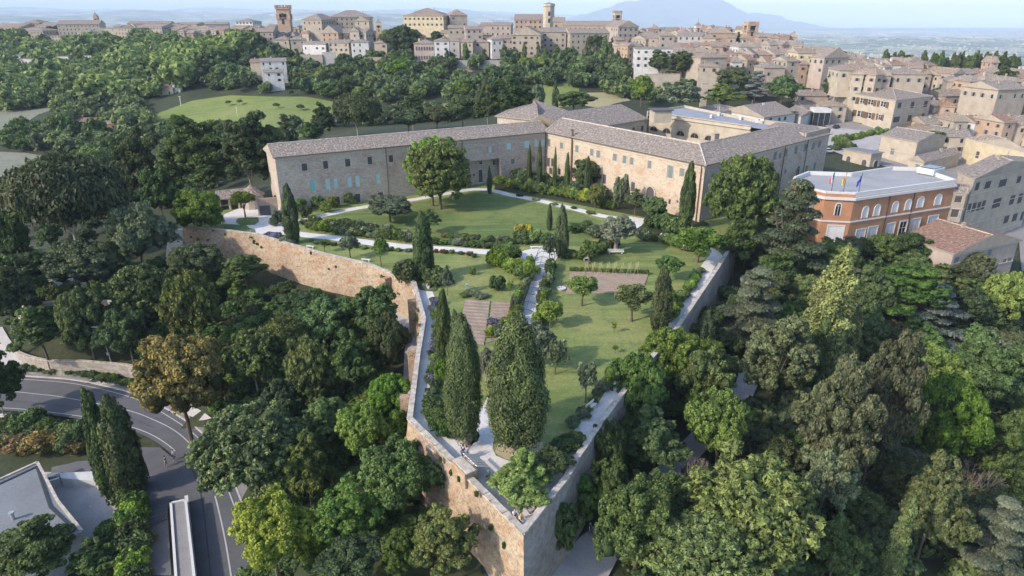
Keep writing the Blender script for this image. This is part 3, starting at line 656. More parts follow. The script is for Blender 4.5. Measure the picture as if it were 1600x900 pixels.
def arch_mesh(w, h, kind, deep=0.12):
    """arched surround ring and pane for an opening w x h (rounded head)"""
    r = w/2; n = 8; pts = [(-r, 0)]+[(-r, h-r)]+[(r*math.cos(PI-PI*k/n), h-r+r*math.sin(PI*k/n)) for k in range(1, n)]+[(r, h-r), (r, 0)]
    f = MB(); t = 0.16*w
    def out(p): 
        x, z = p
        if z <= h-r+1e-6: return (x+(t if x > 0 else -t), z)
        l = math.hypot(x, z-(h-r)); return (x*(l+t)/l, (h-r)+(z-(h-r))*(l+t)/l)
    for a, b in zip(pts[:-1], pts[1:]):
        A, B = out(a), out(b)
        f.face([(a[0], -deep, a[1]), (b[0], -deep, b[1]), (B[0], -deep, B[1]), (A[0], -deep, A[1])])
        f.face([(A[0], -deep, A[1]), (B[0], -deep, B[1]), (B[0], 0.02, B[1]), (A[0], 0.02, A[1])])
        f.face([(a[0], -deep, a[1]), (b[0], -deep, b[1]), (b[0], 0.02, b[1]), (a[0], 0.02, a[1])])
    g = MB(); g.face([(x, -0.03, z) for x, z in pts]); return f, g
def put_arch(parent, p, q, h, ring='trim', fill='glass', name='window', deep=0.12, proud=0.0):
    p = Vector((p[0], p[1], 0)); q = Vector((q[0], q[1], 0)); d = (q-p).normalized(); nrm = Vector((d.y, -d.x, 0))
    w = h[1]-h[0]; f, g = arch_mesh(w, h[3]-h[2], None, deep); c = p+d*(h[0]+h[1])/2+nrm*proud
    root = link(name, f.mesh('arched_surround', M[ring]), parent, (c.x-parent.location.x, c.y-parent.location.y, h[2]-parent.location.z), math.atan2(d.y, d.x))
    link('pane' if fill in ('glass',) else 'door_leaf', g.mesh('arched_pane', M[fill]), root)
    if fill == 'glass':
        b = MB(); hh = h[3]-h[2]; b.box((0, -.05, hh/2), (.07, .05, hh)); b.box((0, -.05, hh-w/2), (w, .05, .07)); link('glazing_bar', b.mesh('glazing_bar', M[ring]), root)
    return root
def on_wall(p, q, boxes):
    """photo boxes -> openings on the vertical plane through p, q"""
    p = Vector((p[0], p[1], 0)); q = Vector((q[0], q[1], 0)); d = (q-p).normalized(); nrm = Vector((d.y, -d.x, 0)); out = []
    def hit(u, v):
        r = Vector((u-800, F*cP+(450-v)*sP, -F*sP+(450-v)*cP)); o = Vector((0, 0, CH)); t = (p-Vector((0, 0, 0))-Vector((o.x, o.y, 0))).dot(nrm)/Vector((r.x, r.y, 0)).dot(nrm); s = o+r*t
        return (Vector((s.x, s.y, 0))-p).dot(d), s.z
    for x0, y0, x1, y1 in boxes:
        a = hit(x0, (y0+y1)/2); b = hit(x1, (y0+y1)/2); c = hit((x0+x1)/2, y1); e = hit((x0+x1)/2, y0)
        out.append((a[0], b[0], c[1], e[1]))
    return out
def xy(p): return Vector((p[0], p[1], 0))
def tri_uv(a, b, c_):  # uv for a roof slope: u along eave a->b, v up
    a = Vector(a); b = Vector(b); ex = (b-a).normalized()
    def f(p):
        p = Vector(p)-a; u = p.dot(ex); return (u, (p-ex*u).length)
    return f
def slope(mb, pts, mi=0):
    """roof slope; the first two points are the eave"""
    f = tri_uv(pts[0], pts[1], None); mb.face(pts, mi, [f(p) for p in pts])
def quad_roof(mb, Q, ze, rise, kind, ov=0.5, th=0.22):
    """Q = 4 ccw footprint corners (L,C,R,B); kind: 'x' ridge parallel to L-C, 'y' ridge parallel to C-R, 'hip', 'shedx','shedy','pyr'; returns ridge segment list"""
    Q = [xy(p) for p in Q]; c = sum(Q, Vector((0, 0, 0)))/4
    e1 = (Q[1]-Q[0]).normalized(); e2 = (Q[2]-Q[1]).normalized()
    O = [Q[0]-e1*ov-e2*ov, Q[1]+e1*ov-e2*ov, Q[2]+e1*ov+e2*ov, Q[3]-e1*ov+e2*ov]
    l1 = (O[1]-O[0]).length; l2 = (O[2]-O[1]).length
    z0 = ze-0.02; z1 = ze+th
    E = [Vector((p.x, p.y, z1)) for p in O]; Bt = [Vector((p.x, p.y, z0)) for p in O]
    for k in range(4): mb.face([Bt[k], Bt[(k+1) % 4], E[(k+1) % 4], E[k]], 1)
    mb.face(Bt[::-1], 1); R = []
    up = Vector((0, 0, rise))
    if kind in ('hip', 'pyr'):
        if l1 >= l2: 
            ins = min(l2/2, l1/2) if kind == 'hip' else l1/2; a = (E[0]+E[3])/2+e1*ins+up; b = (E[1]+E[2])/2-e1*ins+up
            slope(mb, [E[0], E[1], b, a]); slope(mb, [E[2], E[3], a, b]); slope(mb, [E[1], E[2], b]); slope(mb, [E[3], E[0], a]); R = [(a, b), (E[0], a), (E[3], a), (E[1], b), (E[2], b)]
        else:
            ins = min(l1/2, l2/2) if kind == 'hip' else l2/2; a = (E[0]+E[1])/2+e2*ins+up; b = (E[3]+E[2])/2-e2*ins+up
            slope(mb, [E[0], E[1], a]); slope(mb, [E[1], E[2], b, a]); slope(mb, [E[2], E[3], b]); slope(mb, [E[3], E[0], a, b]); R = [(a, b), (E[0], a), (E[1], a), (E[2], b), (E[3], b)]
    elif kind == 'x':
        a = (E[0]+E[3])/2+up; b = (E[1]+E[2])/2+up; slope(mb, [E[0], E[1], b, a]); slope(mb, [E[2], E[3], a, b]); mb.face([E[1], E[2], b], 1); mb.face([E[3], E[0], a], 1); R = [(a, b)]
    elif kind == 'y':
        a = (E[0]+E[1])/2+up; b = (E[3]+E[2])/2+up; slope(mb, [E[1], E[2], b, a]); slope(mb, [E[3], E[0], a, b]); mb.face([E[0], E[1], a], 1); mb.face([E[2], E[3], b], 1); R = [(a, b)]
    elif kind == 'shedx':   # rises away from L-C
        slope(mb, [E[0], E[1], E[2]+up, E[3]+up]); mb.face([E[1], E[2], E[2]+up], 1); mb.face([E[3], E[0], E[3]+up], 1); mb.face([E[2], E[3], E[3]+up, E[2]+up], 1)
    elif kind == 'flat': mb.face(E, 2)
    return R
def chimney(parent, x, y, z, h=1.4, w=0.6, mat='brickish'):
    m = MB(); m.box((x, y, z+h/2-.6), (w, w*.8, h+1.2)); m.box((x, y, z+h+.08), (w*1.35, w*1.1, .14)); m.box((x-w*.3, y, z+h+.28), (.1, w*.8, .26)); m.box((x+w*.3, y, z+h+.28), (.1, w*.8, .26)); m.box((x, y, z+h+.46), (w*1.3, w*1.1, .1))
    ch = bpy.data.objects
    return m
def add_chimney(roofobj, root, x, y, z, h=1.4, w=0.6, mat='beige'):
    m = chimney(root, x, y, z, h, w); me = m.mesh('chimney', M[mat], root.location); return link('chimney', me, roofobj)
def auto_holes(p, q, z0, z1, rnd, colw=3.2, ww=1.0, wh=1.5, floorh=3.3, ground=True, skip=0.12):
    Ln = (xy(q)-xy(p)).length; nf = max(1, int((z1-z0)/floorh+0.25)); nc = max(1, int((Ln-0.8)/colw)); out = []
    fh = (z1-z0)/nf
    for f in range(nf):
        for c in range(nc):
            if rnd.random() < skip: continue
            u = (c+0.5)*Ln/nc+rnd.uniform(-.15, .15); b = z0+f*fh+fh*0.32; w_ = ww; h_ = min(wh, fh*0.52)
            if nf > 2 and f == nf-1: h_ *= 0.8
            out.append((u-w_/2, u+w_/2, b, b+h_))
    return out
KEEP = []
def house(Q, z0, ze, roof='x', rise=2.0, mat='cream', roofm='roof', label='', name='town_house', cat='house', group=None, detail=1, wins=None, kinds=None, seed=0, ov=0.45, chim=1, colw=3.2, arches=None, walls_skip=(), trimband=False, fascia='beige'):
    """Q: L, C, R, B footprint. wins: {wall index: photo boxes}; detail 2 = windows as objects, 1 = joined"""
    rnd = random.Random(seed*131+int(Q[0][0]*7)+int(Q[0][1]*3)); c = sum((xy(p) for p in Q), Vector((0, 0, 0)))/4
    t = empty(name, (c.x, c.y, z0), label, cat, group); zb = z0-7.0; KEEP.append((c.x, c.y, (xy(Q[1])-xy(Q[0])).length))
    mb = MB(); allw = []
    for k in range(4):
        p, q = Q[k], Q[(k+1) % 4]
        if wins and k in wins: holes = on_wall(p, q, wins[k]) if wins[k] and len(wins[k][0]) == 4 else []
        elif wins is not None and k not in wins and detail == 2: holes = auto_holes(p, q, z0, ze, rnd, colw) if k in (2, 3) and False else []
        elif k == 2: holes = []
        else: holes = auto_holes(p, q, z0, ze, rnd, colw)
        hh = wall_panel(mb, p, q, zb, ze, holes); allw += [(p, q, h, k) for h in hh]
    Qv = [xy(p) for p in Q]
    if detail == 2:
        cb_ = MB(); nf_ = max(1, int((ze-z0)/3.4+.25))
        for k in (0, 1):
            p, q = Qv[k], Qv[(k+1) % 4]; d_ = (q-p).normalized(); nr_ = Vector((d_.y, -d_.x, 0)); c_ = (p+q)/2+nr_*.06
            for zz_, hh_ in [(ze-.25, .4)]+[(z0+(ze-z0)*j/nf_, .18) for j in range(1, nf_)]: cb_.box((c_.x, c_.y, zz_), ((q-p).length-.1, .12, hh_), math.atan2(d_.y, d_.x))
        cb_.obj('cornice', M['stonetrim'] if mat != 'tarp' else M['tarp'], t)
    if roof in ('x', 'y'):   # gable triangles of wall
        e1 = (Qv[1]-Qv[0]); e2 = (Qv[2]-Qv[1])
        pr = [(1, 2), (3, 0)] if roof == 'x' else [(0, 1), (2, 3)]
        span = (Qv[pr[0][1]]-Qv[pr[0][0]]).length; rr = (rise+0.2)*span/(span+2*ov)
        for a, b in pr:
            m_ = (Qv[a]+Qv[b])/2; mb.face([(Qv[a].x, Qv[a].y, ze), (Qv[b].x, Qv[b].y, ze), (m_.x, m_.y, ze+rr)], 0, [(0, ze), (span, ze), (span/2, ze+rr)])
    mb.obj('wall', M[mat], t)
    rb = MB(); R = quad_roof(rb, Q, ze, rise, roof, ov); ro = rb.obj('roof', [M[roofm], M[fascia], M['flatroof']], t)
    if R and detail == 2:
        rc = MB(); ad = 0.12
        for a, b in R: rc.bar(a+Vector((0, 0, .03)), b+Vector((0, 0, .03)), ad, 0, 6)
        link('ridge_tiles', rc.mesh('ridge_tiles', M['coping'], t.location), ro)
    for k in range(chim):
        if roof == 'flat': break
        f1, f2 = rnd.uniform(.2, .8), rnd.uniform(.3, .7); p = (Qv[0].lerp(Qv[1], f1)).lerp(Qv[3].lerp(Qv[2], f1), f2); add_chimney(ro, t, p.x, p.y, ze+rise*0.6, rnd.uniform(1.0, 1.7), rnd.uniform(.5, .8), mat if mat != 'orange' else 'beige')
    if detail == 2 and roof != 'flat':
        for k in range(1+seed % 2):
            f1, f2 = rnd.uniform(.2, .8), rnd.uniform(.35, .65); p = (Qv[0].lerp(Qv[1], f1)).lerp(Qv[3].lerp(Qv[2], f1), f2); m_ = MB(); zz_ = ze+rise*.7; m_.bar((p.x, p.y, zz_-.5), (p.x, p.y, zz_+2.6), .05, n=5)
            for j in range(4): m_.box((p.x, p.y, zz_+1.7+j*.25), (1.2-j*.2, .05, .05), 0.6)
            link('aerial', m_.mesh('aerial', M['lampmetal'], t.location), ro)
    kk = kinds or ['glass', 'open', 'grey', 'dark']
    base = rnd.choice(kk)
    if detail == 2:
        for i, (p, q, h, k) in enumerate(allw):
            kd = kinds[k] if isinstance(kinds, dict) else (base if rnd.random() < .75 else rnd.choice(kk)); put_window(t, p, q, h, kd)
        if arches:
            for k, bx, ring, fill in arches:
                for h in on_wall(Q[k], Q[(k+1) % 4], bx): put_arch(t, Q[k], Q[(k+1) % 4], h, ring, fill)
    elif allw:
        wb = MB()
        for p, q, h, k in allw:
            P_ = xy(p); d = (xy(q)-P_).normalized(); nr = Vector((d.y, -d.x, 0)); cc = P_+d*(h[0]+h[1])/2; rz = math.atan2(d.y, d.x)
            g = cc-nr*0.15; wb.box((g.x, g.y, (h[2]+h[3])/2), (h[1]-h[0], .05, h[3]-h[2]), rz, 0)
            if base in ('open', 'grey', 'dark') and rnd.random() < .8:
                for s in (-1, 1): g2 = cc+d*s*(h[1]-h[0])*0.74+nr*0.05; wb.box((g2.x, g2.y, (h[2]+h[3])/2), ((h[1]-h[0])*.46, .07, h[3]-h[2]), rz, 1)
            else: g2 = cc+nr*.05; wb.box((g2.x, g2.y, h[2]-.06), ((h[1]-h[0])*1.2, .2, .12), rz, 2)
        w_ = wb.obj('windows', [M['glass'], M['brownshut'] if base == 'open' else M['greyshut'], M['stonetrim']], t); w_['kind'] = 'stuff'
    return t, ro
def fp(x0, x1, v, y, D, rz=0.0):
    """footprint from the front wall's left and right photo x at photo row v and distance y, depth D, turned by rz about its centre"""
    a, b = atd(x0, v, y), atd(x1, v, y); W = b.x-a.x; c = Vector(((a.x+b.x)/2, y+D/2, 0)); Rm = Matrix.Rotation(rz, 3, 'Z')
    return [c+Rm @ Vector(q) for q in ((-W/2, -D/2, 0), (W/2, -D/2, 0), (W/2, D/2, 0), (-W/2, D/2, 0))]
# ---------------------------------------------------------------- the convent
cA, cB, cC, cD = Vector((-56.2, 157.5, 0)), Vector((10.0, 194.0, 0)), Vector((43.5, 149.0, 0)), Vector((90.0, 191.0, 0))
ZE = 13.3
n0 = Vector((-.483, .876, 0)); n1 = Vector((.802, .597, 0)); n2 = Vector((-.670, .742, 0))
conv = empty('convent', (20, 175, 0), 'long pale brick convent with grey tiled roofs wrapping round the garden', 'convent')
# wing 1 (left): split at the loggia
dAB = (cB-cA).normalized(); LAB = (cB-cA).length
LG0, LG1 = on_wall(cA, cB, [(724, 225, 784, 240)])[0][:2]
w1up = [(471,255,481,267.5),(504.5,251,513.5,264.5),(539,248,548,261),(574,244.5,582,257.5),(607.5,242,615,254)]
w1teal = [(485,281,493,300)]; w1pale = [(508,279,516,297),(521,278,528,295.5),(542.5,276,550,293),(555,274,562.5,292.5),(587.5,271.5,594.5,288)]
w1arch = [(485,311,495,324),(524,307,532,322),(555,302,564,319),(590,300,600,312)]
w1shade = [(798.4,248,804,256.4),(831,244,836.6,253)]; w1teal2 = [(791.6,223.6,799.4,234),(819,220,827.6,231.6),(835,218.6,841.6,229.4),(845.6,217.4,852,229)]
log_t = [(731,231,750.5,242.5),(760,228,778,239)]; log_small = [(739,271,742.5,276),(749,252,754,257),(770,250,775,258)]
pL0, pL1 = cA+dAB*LG0, cA+dAB*LG1
mb = MB(); H = {}
def panel(p, q, z0, z1, sets, mi=0):
    hs = []
    for kind, bx in sets:
        for h in on_wall(p, q, bx): hs.append((kind, h))
    wall_panel(mb, p, q, z0, z1, [h for _, h in hs], mi); return [(p, q, kind, h) for kind, h in hs]
WN = []
WN += panel(cA, pL0, -8, ZE, [('dark', w1up), ('teal', w1teal), ('paleteal', w1pale), ('door', w1arch)])
WN += panel(pL1, cB, -2, ZE, [('paleteal', w1teal2), ('grey', w1shade)])
# loggia bay: upper storey proud, recessed porch below
nAB = Vector((dAB.y, -dAB.x, 0)); zl = on_wall(pL0, pL1, [(730, 230, 780, 250)])[0][2]
WN += panel(pL0, pL1, zl, ZE+0.2, [('blind', log_t[:1]), ('blind', log_t[1:])])
rp0, rp1 = pL0-nAB*2.4, pL1-nAB*2.4
WN += panel(rp0, rp1, -2, zl, [('glass', log_small), ('door', [(747.5, 264, 755, 286)])])
mb.face([(pL0.x, pL0.y, zl), (pL1.x, pL1.y, zl), (rp1.x, rp1.y, zl), (rp0.x, rp0.y, zl)])
for a, b in ((pL0, rp0), (pL1, rp1)): mb.face([(a.x, a.y, -2), (b.x, b.y, -2), (b.x, b.y, zl), (a.x, a.y, zl)])
m2x = cA+n0*11.5; WN += panel(m2x, cA, -8, ZE, [])
mb.obj('wall', M['facadegrey'], conv)
bm_ = MB()
for s in (pL0+dAB*.35, pL1-dAB*.35): bm_ = MB(); bm_.box((s.x+nAB.x*.1, s.y+nAB.y*.1, (zl-2)/2), (.7, .7, zl+2), math.atan2(dAB.y, dAB.x)); bm_.obj('porch_pier', M['facadegrey'], conv)
# wing 2 (middle, sunlit)
mb = MB()
w2 = [(855,217,860,229.5),(875,222.5,880,233),(899,227,904,238.5),(922,232.5,927.5,244),(932,235,938,247),(957.5,240,964,252),(973,243,979,256),(984,246,990,258),(1012,251,1018,264),(1062,263,1069.5,276.5),(1080.5,266,1087,280),(1042.5,258,1052,279.5)]
w2b = [(854.5,246,859,261),(857.5,262,863,272.5),(941,272,947,288),(985,284,992,300),(1044,311,1048,319.5),(860.5,247,866,261),(871,263,876,273),(1057,313,1060,317),(1083,318,1086,323)]
WN += panel(cB, cC, -3, ZE, [('grey', w2), ('dark', w2b)])
mb.obj('wall', M['facade'], conv)
ar = on_wall(cB, cC, [(1010.5, 292, 1022.5, 314)])[0]; put_arch(conv, cB, cC, ar, 'facadegrey', 'darkshut', 'archway', 0.2)
# wing 3 (right, in shade)
mb = MB(); w3w = [(1208.7,237,1214,250.5),(1217,238.6,1221.4,248.6),(1225.7,233,1230.4,245),(1241.6,228.6,1246,241),(1256.3,225,1261,237),(1268.6,222.6,1273,234),(1278.4,219.7,1282.4,231),(1171,246,1176,258),(1140,253,1145,266)]
w3b = [(1258,258.5,1262.6,270),(1271,253.7,1275,266),(1225.7,265,1229,271.7)]
WN += panel(cC, cD, -8, ZE, [('grey', w3w), ('grey', w3b)])
cD2 = cD+n2*20; WN += panel(cD, cD2, -3, ZE, [])
mb.obj('wall', M['facadegrey'], conv)
for bx, fl in (((1244, 259.4, 1248.4, 273.6), 'glass'), ((1206, 271, 1217.6, 292.5), 'darkshut')):
    put_arch(conv, cC, cD, on_wall(cC, cD, [bx])[0], 'facadegrey', fl, 'archway', 0.15)
for p, q, kind, h in WN:
    if kind == 'blind': 
        g = MB(); u = (h[0]+h[1])/2; c = xy(p)+(xy(q)-xy(p)).normalized()*u-nAB*-0.0; c = c-Vector((nAB.x, nAB.y, 0))*0.2
        g.box((c.x, c.y, (h[2]+h[3])/2), (h[1]-h[0], .06, h[3]-h[2]), math.atan2(dAB.y, dAB.x)); g.obj('blind_panel', M['cream'] if u < LG1/8 else M['beige'], conv)
        if u > (LG1-LG0)/2: put_window(conv, p, q, (u-1.1, u-.1, h[2]+.1, h[3]-.05), 'paleteal', .12)
    else: put_window(conv, p, q, h, kind)
# window surround bands of wing 2
sur = MB()
for h in on_wall(cB, cC, w2[1:]):
    d = (cC-cB).normalized(); nr = Vector((d.y, -d.x, 0)); rz = math.atan2(d.y, d.x)
    for u0, u1, v0, v1 in ((h[0]-.16, h[1]+.16, h[3], h[3]+.2), (h[0]-.2, h[1]+.2, h[2]-.16, h[2]), (h[0]-.16, h[0], h[2], h[3]), (h[1], h[1]+.16, h[2], h[3])):
        c = cB+d*(u0+u1)/2+nr*.03; sur.box((c.x, c.y, (v0+v1)/2), (u1-u0, .08, v1-v0), rz)
sur.obj('window_surrounds', M['stonetrim'], conv)
# cornice band and gutter
co = MB()
for p, q, n_ in ((cB, cC, None), (cC, cD, None), (cA, cB, None)):
    d = (q-p).normalized(); nr = Vector((d.y, -d.x, 0)); c = (p+q)/2+nr*.09; co.box((c.x, c.y, ZE-.45), ((q-p).length-.3, .14, .7), math.atan2(d.y, d.x))
co.obj('cornice', M['stonetrim'], conv)
gt = MB()
for p, q in ((cA, cB), (cB, cC), (cC, cD)):
    d = (q-p).normalized(); nr = Vector((d.y, -d.x, 0)); a, b = p+nr*.72-d*.3, q+nr*.72+d*.3; gt.bar((a.x, a.y, ZE+.05), (b.x, b.y, ZE+.05), .11)
gt.obj('gutter', M['pipe'], conv)
for (p, q, u, r_) in ((cA, cB, on_wall(cA, cB, [(604.5, 260, 605.5, 265)])[0][0], .09), (cB, cC, on_wall(cB, cC, [(894, 240, 896, 250)])[0][0], .28), (cB, cC, (cC-cB).length-.8, .13), (cC, cD, on_wall(cC, cD, [(1224, 240, 1225, 250)])[0][0], .1), (cC, cD, on_wall(cC, cD, [(1258, 240, 1259, 250)])[0][0], .1), (cA, cB, LG0-.4, .09), (cA, cB, LAB-.5, .12)):
    d = (q-p).normalized(); nr = Vector((d.y, -d.x, 0)); s = p+d*u+nr*.2; g = MB(); g.bar((s.x, s.y, -1), (s.x, s.y, ZE), r_); 
    if r_ > .2: g.bar((s.x, s.y, ZE), (s.x, s.y, ZE+2.0), r_); g.box((s.x, s.y, ZE+2.1), (1.0, .8, .3))
    g.obj('drainpipe', M['pipe'], conv)
# roofs: each wing with hipped joints
def P3(p, z): return Vector((p.x, p.y, z))
oV = 0.7; W_ = 6.6; ZR = ZE+3.0; z1 = ZE+.2
def outn(p, q): d = (q-p).normalized(); return Vector((d.y, -d.x, 0))
dBC = (cC-cB).normalized(); dCD = (cD-cC).normalized()
eA = cA+nAB*oV-dAB*.6; eB1 = cB+nAB*oV+dAB*1.1; nBC = outn(cB, cC); nCD = outn(cC, cD)
eB = cB+nBC*oV-dBC*.4
# corner C eave point: intersection of offsets
def isect(p, d, q, e):
    k = (q-p); den = d.x*e.y-d.y*e.x; t = (k.x*e.y-k.y*e.x)/den; return p+d*t
eC = isect(cB+nBC*oV, dBC, cC+nCD*oV, dCD); rC = isect(cB-nBC*W_, dBC, cC-nCD*W_, dCD); bC = isect(cB-nBC*(2*W_+oV), dBC, cC-nCD*(2*W_+oV), dCD)
eD = cD+nCD*oV-dCD*17; rD = cD-nCD*W_-dCD*17; bD = cD-nCD*(2*W_+oV)-dCD*17
rb = MB()
ZA = ZE-.05+2.3; rA = cA-nAB*5.8-dAB*.4; rBw = cB-nAB*5.8+dAB*1.5; bA = cA-nAB*12.3-dAB*.6; bB = cB-nAB*12.3+dAB*2
slope(rb, [P3(eA, z1), P3(eB1-dAB*.2, z1), P3(rBw, ZA), P3(rA, ZA)]); slope(rb, [P3(bB, z1), P3(bA, z1), P3(rA, ZA), P3(rBw, ZA)])
rb.face([P3(bA, z1), P3(eA, z1), P3(rA, ZA)], 1); rb.face([P3(eA, z1-.25), P3(eB1, z1-.25), P3(eB1, z1), P3(eA, z1)], 1); rb.face([P3(bA, z1-.25), P3(eA, z1-.25), P3(eA, z1), P3(bA, z1)], 1)
rb.face([P3(eA, z1-.25), P3(bA, z1-.25), P3(cA-nAB*12.3+dAB*70, z1-.25), P3(eB1, z1-.25)], 1)
r1 = rb.obj('roof', [M['roof'], M['beige']], conv)
rb = MB(); rB = cB-nBC*W_-dBC*1.0; bB2 = cB-nBC*(2*W_+oV)-dBC*1.0; zB2 = ZR+.25
slope(rb, [P3(eB, z1+.02), P3(eC, z1+.02), P3(rC, ZR), P3(rB, zB2)]); slope(rb, [P3(bC, z1), P3(bB2, z1), P3(rB, zB2), P3(rC, ZR)])
rb.face([P3(eB, z1), P3(rB, zB2), P3(bB2, z1)], 1); rb.face([P3(eB, z1-.25), P3(eC, z1-.25), P3(eC, z1+.02), P3(eB, z1+.02)], 1)
rb.face([P3(eB, z1-.25), P3(bB2, z1-.25), P3(bC, z1-.25), P3(eC, z1-.25)], 1); rb.face([P3(eB, ZE-2), P3(bB2, ZE-2), P3(bB2, z1), P3(eB, z1)], 1)
rb.obj('roof', [M['roof'], M['beige']], conv)
rb = MB()
slope(rb, [P3(eC, z1), P3(eD, z1), P3(rD, ZR), P3(rC, ZR)]); slope(rb, [P3(bD, z1), P3(bC, z1), P3(rC, ZR), P3(rD, ZR)])
rb.face([P3(eC, z1-.25), P3(eD, z1-.25), P3(eD, z1), P3(eC, z1)], 1); rb.face([P3(eC, z1-.25), P3(bC, z1-.25), P3(bD, z1-.25), P3(eD, z1-.25)], 1)
# the last stretch before the parapet: slope continuing to the terrace
eD2 = cD+nCD*oV-dCD*1.0
slope(rb, [P3(eD, z1), P3(eD2, z1), P3(cD-nCD*4.2-dCD*1.0, ZE+2.0), P3(rD, ZR)]); rb.face([P3(rD, ZR), P3(cD-nCD*4.2-dCD*1.0, ZE+2.0), P3(cD-nCD*16-dCD*1, ZE+1.6), P3(bD, z1)], 0)
rb.face([P3(eD, z1-.25), P3(eD2, z1-.25), P3(eD2, z1), P3(eD, z1)], 1)
rb.obj('roof', [M['roof'], M['beige']], conv)
rc = MB()
for a, b in ((P3(eC, z1+.05), P3(rC, ZR+.05)), (P3(rB, zB2+.05), P3(rC, ZR+.05)), (P3(rC, ZR+.05), P3(rD, ZR+.05)), (P3(rA, ZA+.05), P3(rBw, ZA+.05)), (P3(eB, z1+.1), P3(rB, zB2+.1))): rc.bar(a, b, .17)
rc.obj('ridge_tiles', M['coping'], conv)
# parapet at the right end and terrace roof behind the courtyard
pp = MB()
def wall_bar(mbb, a, b, zb, zt, th=.4, mi=0):
    d = (b-a); c = (a+b)/2; mbb.box((c.x, c.y, (zb+zt)/2), (d.length, th, zt-zb), math.atan2(d.y, d.x), mi)
kL, kR = Vector((46.2, 228.8, 0)), Vector((66.5, 203.5, 0))   # arcade wall
dk = (kR-kL).normalized(); nk = Vector((dk.y, -dk.x, 0))
k2 = cD-nCD*.3-dCD*.2
wall_bar(pp, k2-dCD*13.5-nCD*.3, k2-nCD*.3, ZE+.05, ZE+1.7, .45); wall_bar(pp, k2+nCD*0, k2-nCD*19.5, ZE-.3, ZE+1.75, .45); wall_bar(pp, k2-dCD*13.5-nCD*.6, k2-dCD*11-nCD*7, ZE+.5, ZE+1.6, .4)
pp.obj('parapet', M['beige'], conv)
mb = MB()
kX = kR+dk*6.0
wall_panel(mb, kL, kX, 0, ZE+.9, [], 0)
ah = on_wall(kL, kX, [(1015,194,1029,205),(1034.5,198.5,1049.5,208.5),(1056,202,1071,212.5),(1078,206,1093.5,216),(1100,210,1116,220)])
mb.obj('wall', M['cream'], conv)
for h in ah:
    w = h[1]-h[0]; put_arch(conv, kL, kX, (h[0]+.3, h[1]-.3, h[2], h[2]+w/2-.25), 'beige', 'glass', 'lunette', 0.1)
cb = MB(); wall_bar(cb, kL+nk*.25, kX+nk*.25, ZE-.15, ZE+.15, .5); wall_bar(cb, kL, kX, ZE+.9, ZE+1.05, .7); cb.obj('cornice', M['stonetrim'], conv)
b1, b2 = kL-nk*15-dk*6, kX-nk*26+dk*8
tp = MB(); TQ = [kL-dk*1, kX, cD-dCD*11-nCD*8, k2-nCD*.5, k2-nCD*20, kL-nk*21-dk*2]; 
for t_ in poly_fill(TQ): tp.face([P3(TQ[i], ZE+.55) for i in t_])
tp.obj('terrace_roof', M['bluesheet'], conv)
tw = MB(); wall_bar(tw, k2-nCD*20, kL-nk*21-dk*2, ZE-6, ZE+1.3, .5); wall_bar(tw, kL-nk*21-dk*2, kL-dk*1, 0, ZE+1.2, .4); tw.obj('parapet', M['cream'], conv)
bx = at(1035, 182, ZE+2); tt = MB(); tt.box((bx.x, bx.y+3, ZE+1.8), (5.5, 5, 3.6), .1); tt.obj('stair_head', M['cream'], conv); t3 = MB(); t3.box((bx.x, bx.y+3, ZE+3.75), (6.6, 6.1, .25), .1); t3.obj('stair_head_roof', M['darkshut'], conv)
for u, v in ((1124, 178), (1158, 184), (1184, 188), (1112, 181)):
    c = at(u, v, ZE+1.2); g = MB(); g.box((c.x, c.y, ZE+1.1), (1.3, .7, 1.0), .8); g.bar((c.x-.3, c.y-.4, ZE+1.1), (c.x-.3, c.y-.44, ZE+1.1), .35, 1, 10); g.obj('roof_vent_unit', [M['trim'], M['greyshut']], conv)
c = at(1112, 206, ZE+1.3); g = MB(); g.box((c.x-1.0, c.y-7, ZE-.5), (1.6, 1.4, 5.2), .5); g.face([(c.x-2, c.y-8, ZE+2.1), (c.x, c.y-8, ZE+2.1), (c.x-1, c.y-7, ZE+3)]); g.face([(c.x, c.y-8, ZE+2.1), (c.x, c.y-6, ZE+2.1), (c.x-1, c.y-7, ZE+3)]); g.obj('chimney', M['beige'], conv)
# courtyard wall of the back wing + back wings
q0, q1 = at(951, 196, ZE), at(1012, 186, ZE); dq = (q1-q0); dq.z = 0; dq.normalize(); nq = Vector((dq.y, -dq.x, 0))
q0 = q1-dq*37; q0.z = 0; q1.z = 0
mb = MB(); hs = panel(q0, q1, 0, ZE, [('dark', [(988,199,992.5,206),(1001.5,196,1006,205),(972,201,976,208)])]); mb.obj('wall', M['facadegrey'], conv)
for p, q, kind, h in hs: put_window(conv, p, q, h, kind)
rb = MB(); e0, e1_ = q0+nq*.6, q1+nq*.6; g0, g1 = q0-nq*9-dq*3, q1-nq*9+dq*1; zr = ZE+4.2
slope(rb, [P3(e0, ZE+.2), P3(e1_, ZE+.2), P3(g1-dq*4, zr), P3(g0, zr)]); slope(rb, [P3(e1_, ZE+.2), P3(q1-nq*18, ZE+.2), P3(g1-dq*4, zr)]); slope(rb, [P3(q1-nq*18, ZE+.2), P3(q0-nq*18, ZE+.2), P3(g0, zr), P3(g1-dq*4, zr)])
rb.face([P3(e0, ZE-.1), P3(e1_, ZE-.1), P3(e1_, ZE+.2), P3(e0, ZE+.2)], 1); rb.face([P3(q0-nq*18, ZE+.2), P3(e0, ZE+.2), P3(g0, zr)], 1); rb.obj('roof', [M['roof'], M['beige']], conv)
LQ = [at(777, 182, ZE), at(842, 189, ZE), at(905, 181, ZE), at(822, 158, ZE)]; LQ = [xy(p) for p in LQ]
mb = MB()
for k in range(4): wall_panel(mb, LQ[k], LQ[(k+1) % 4], -4, ZE, [])
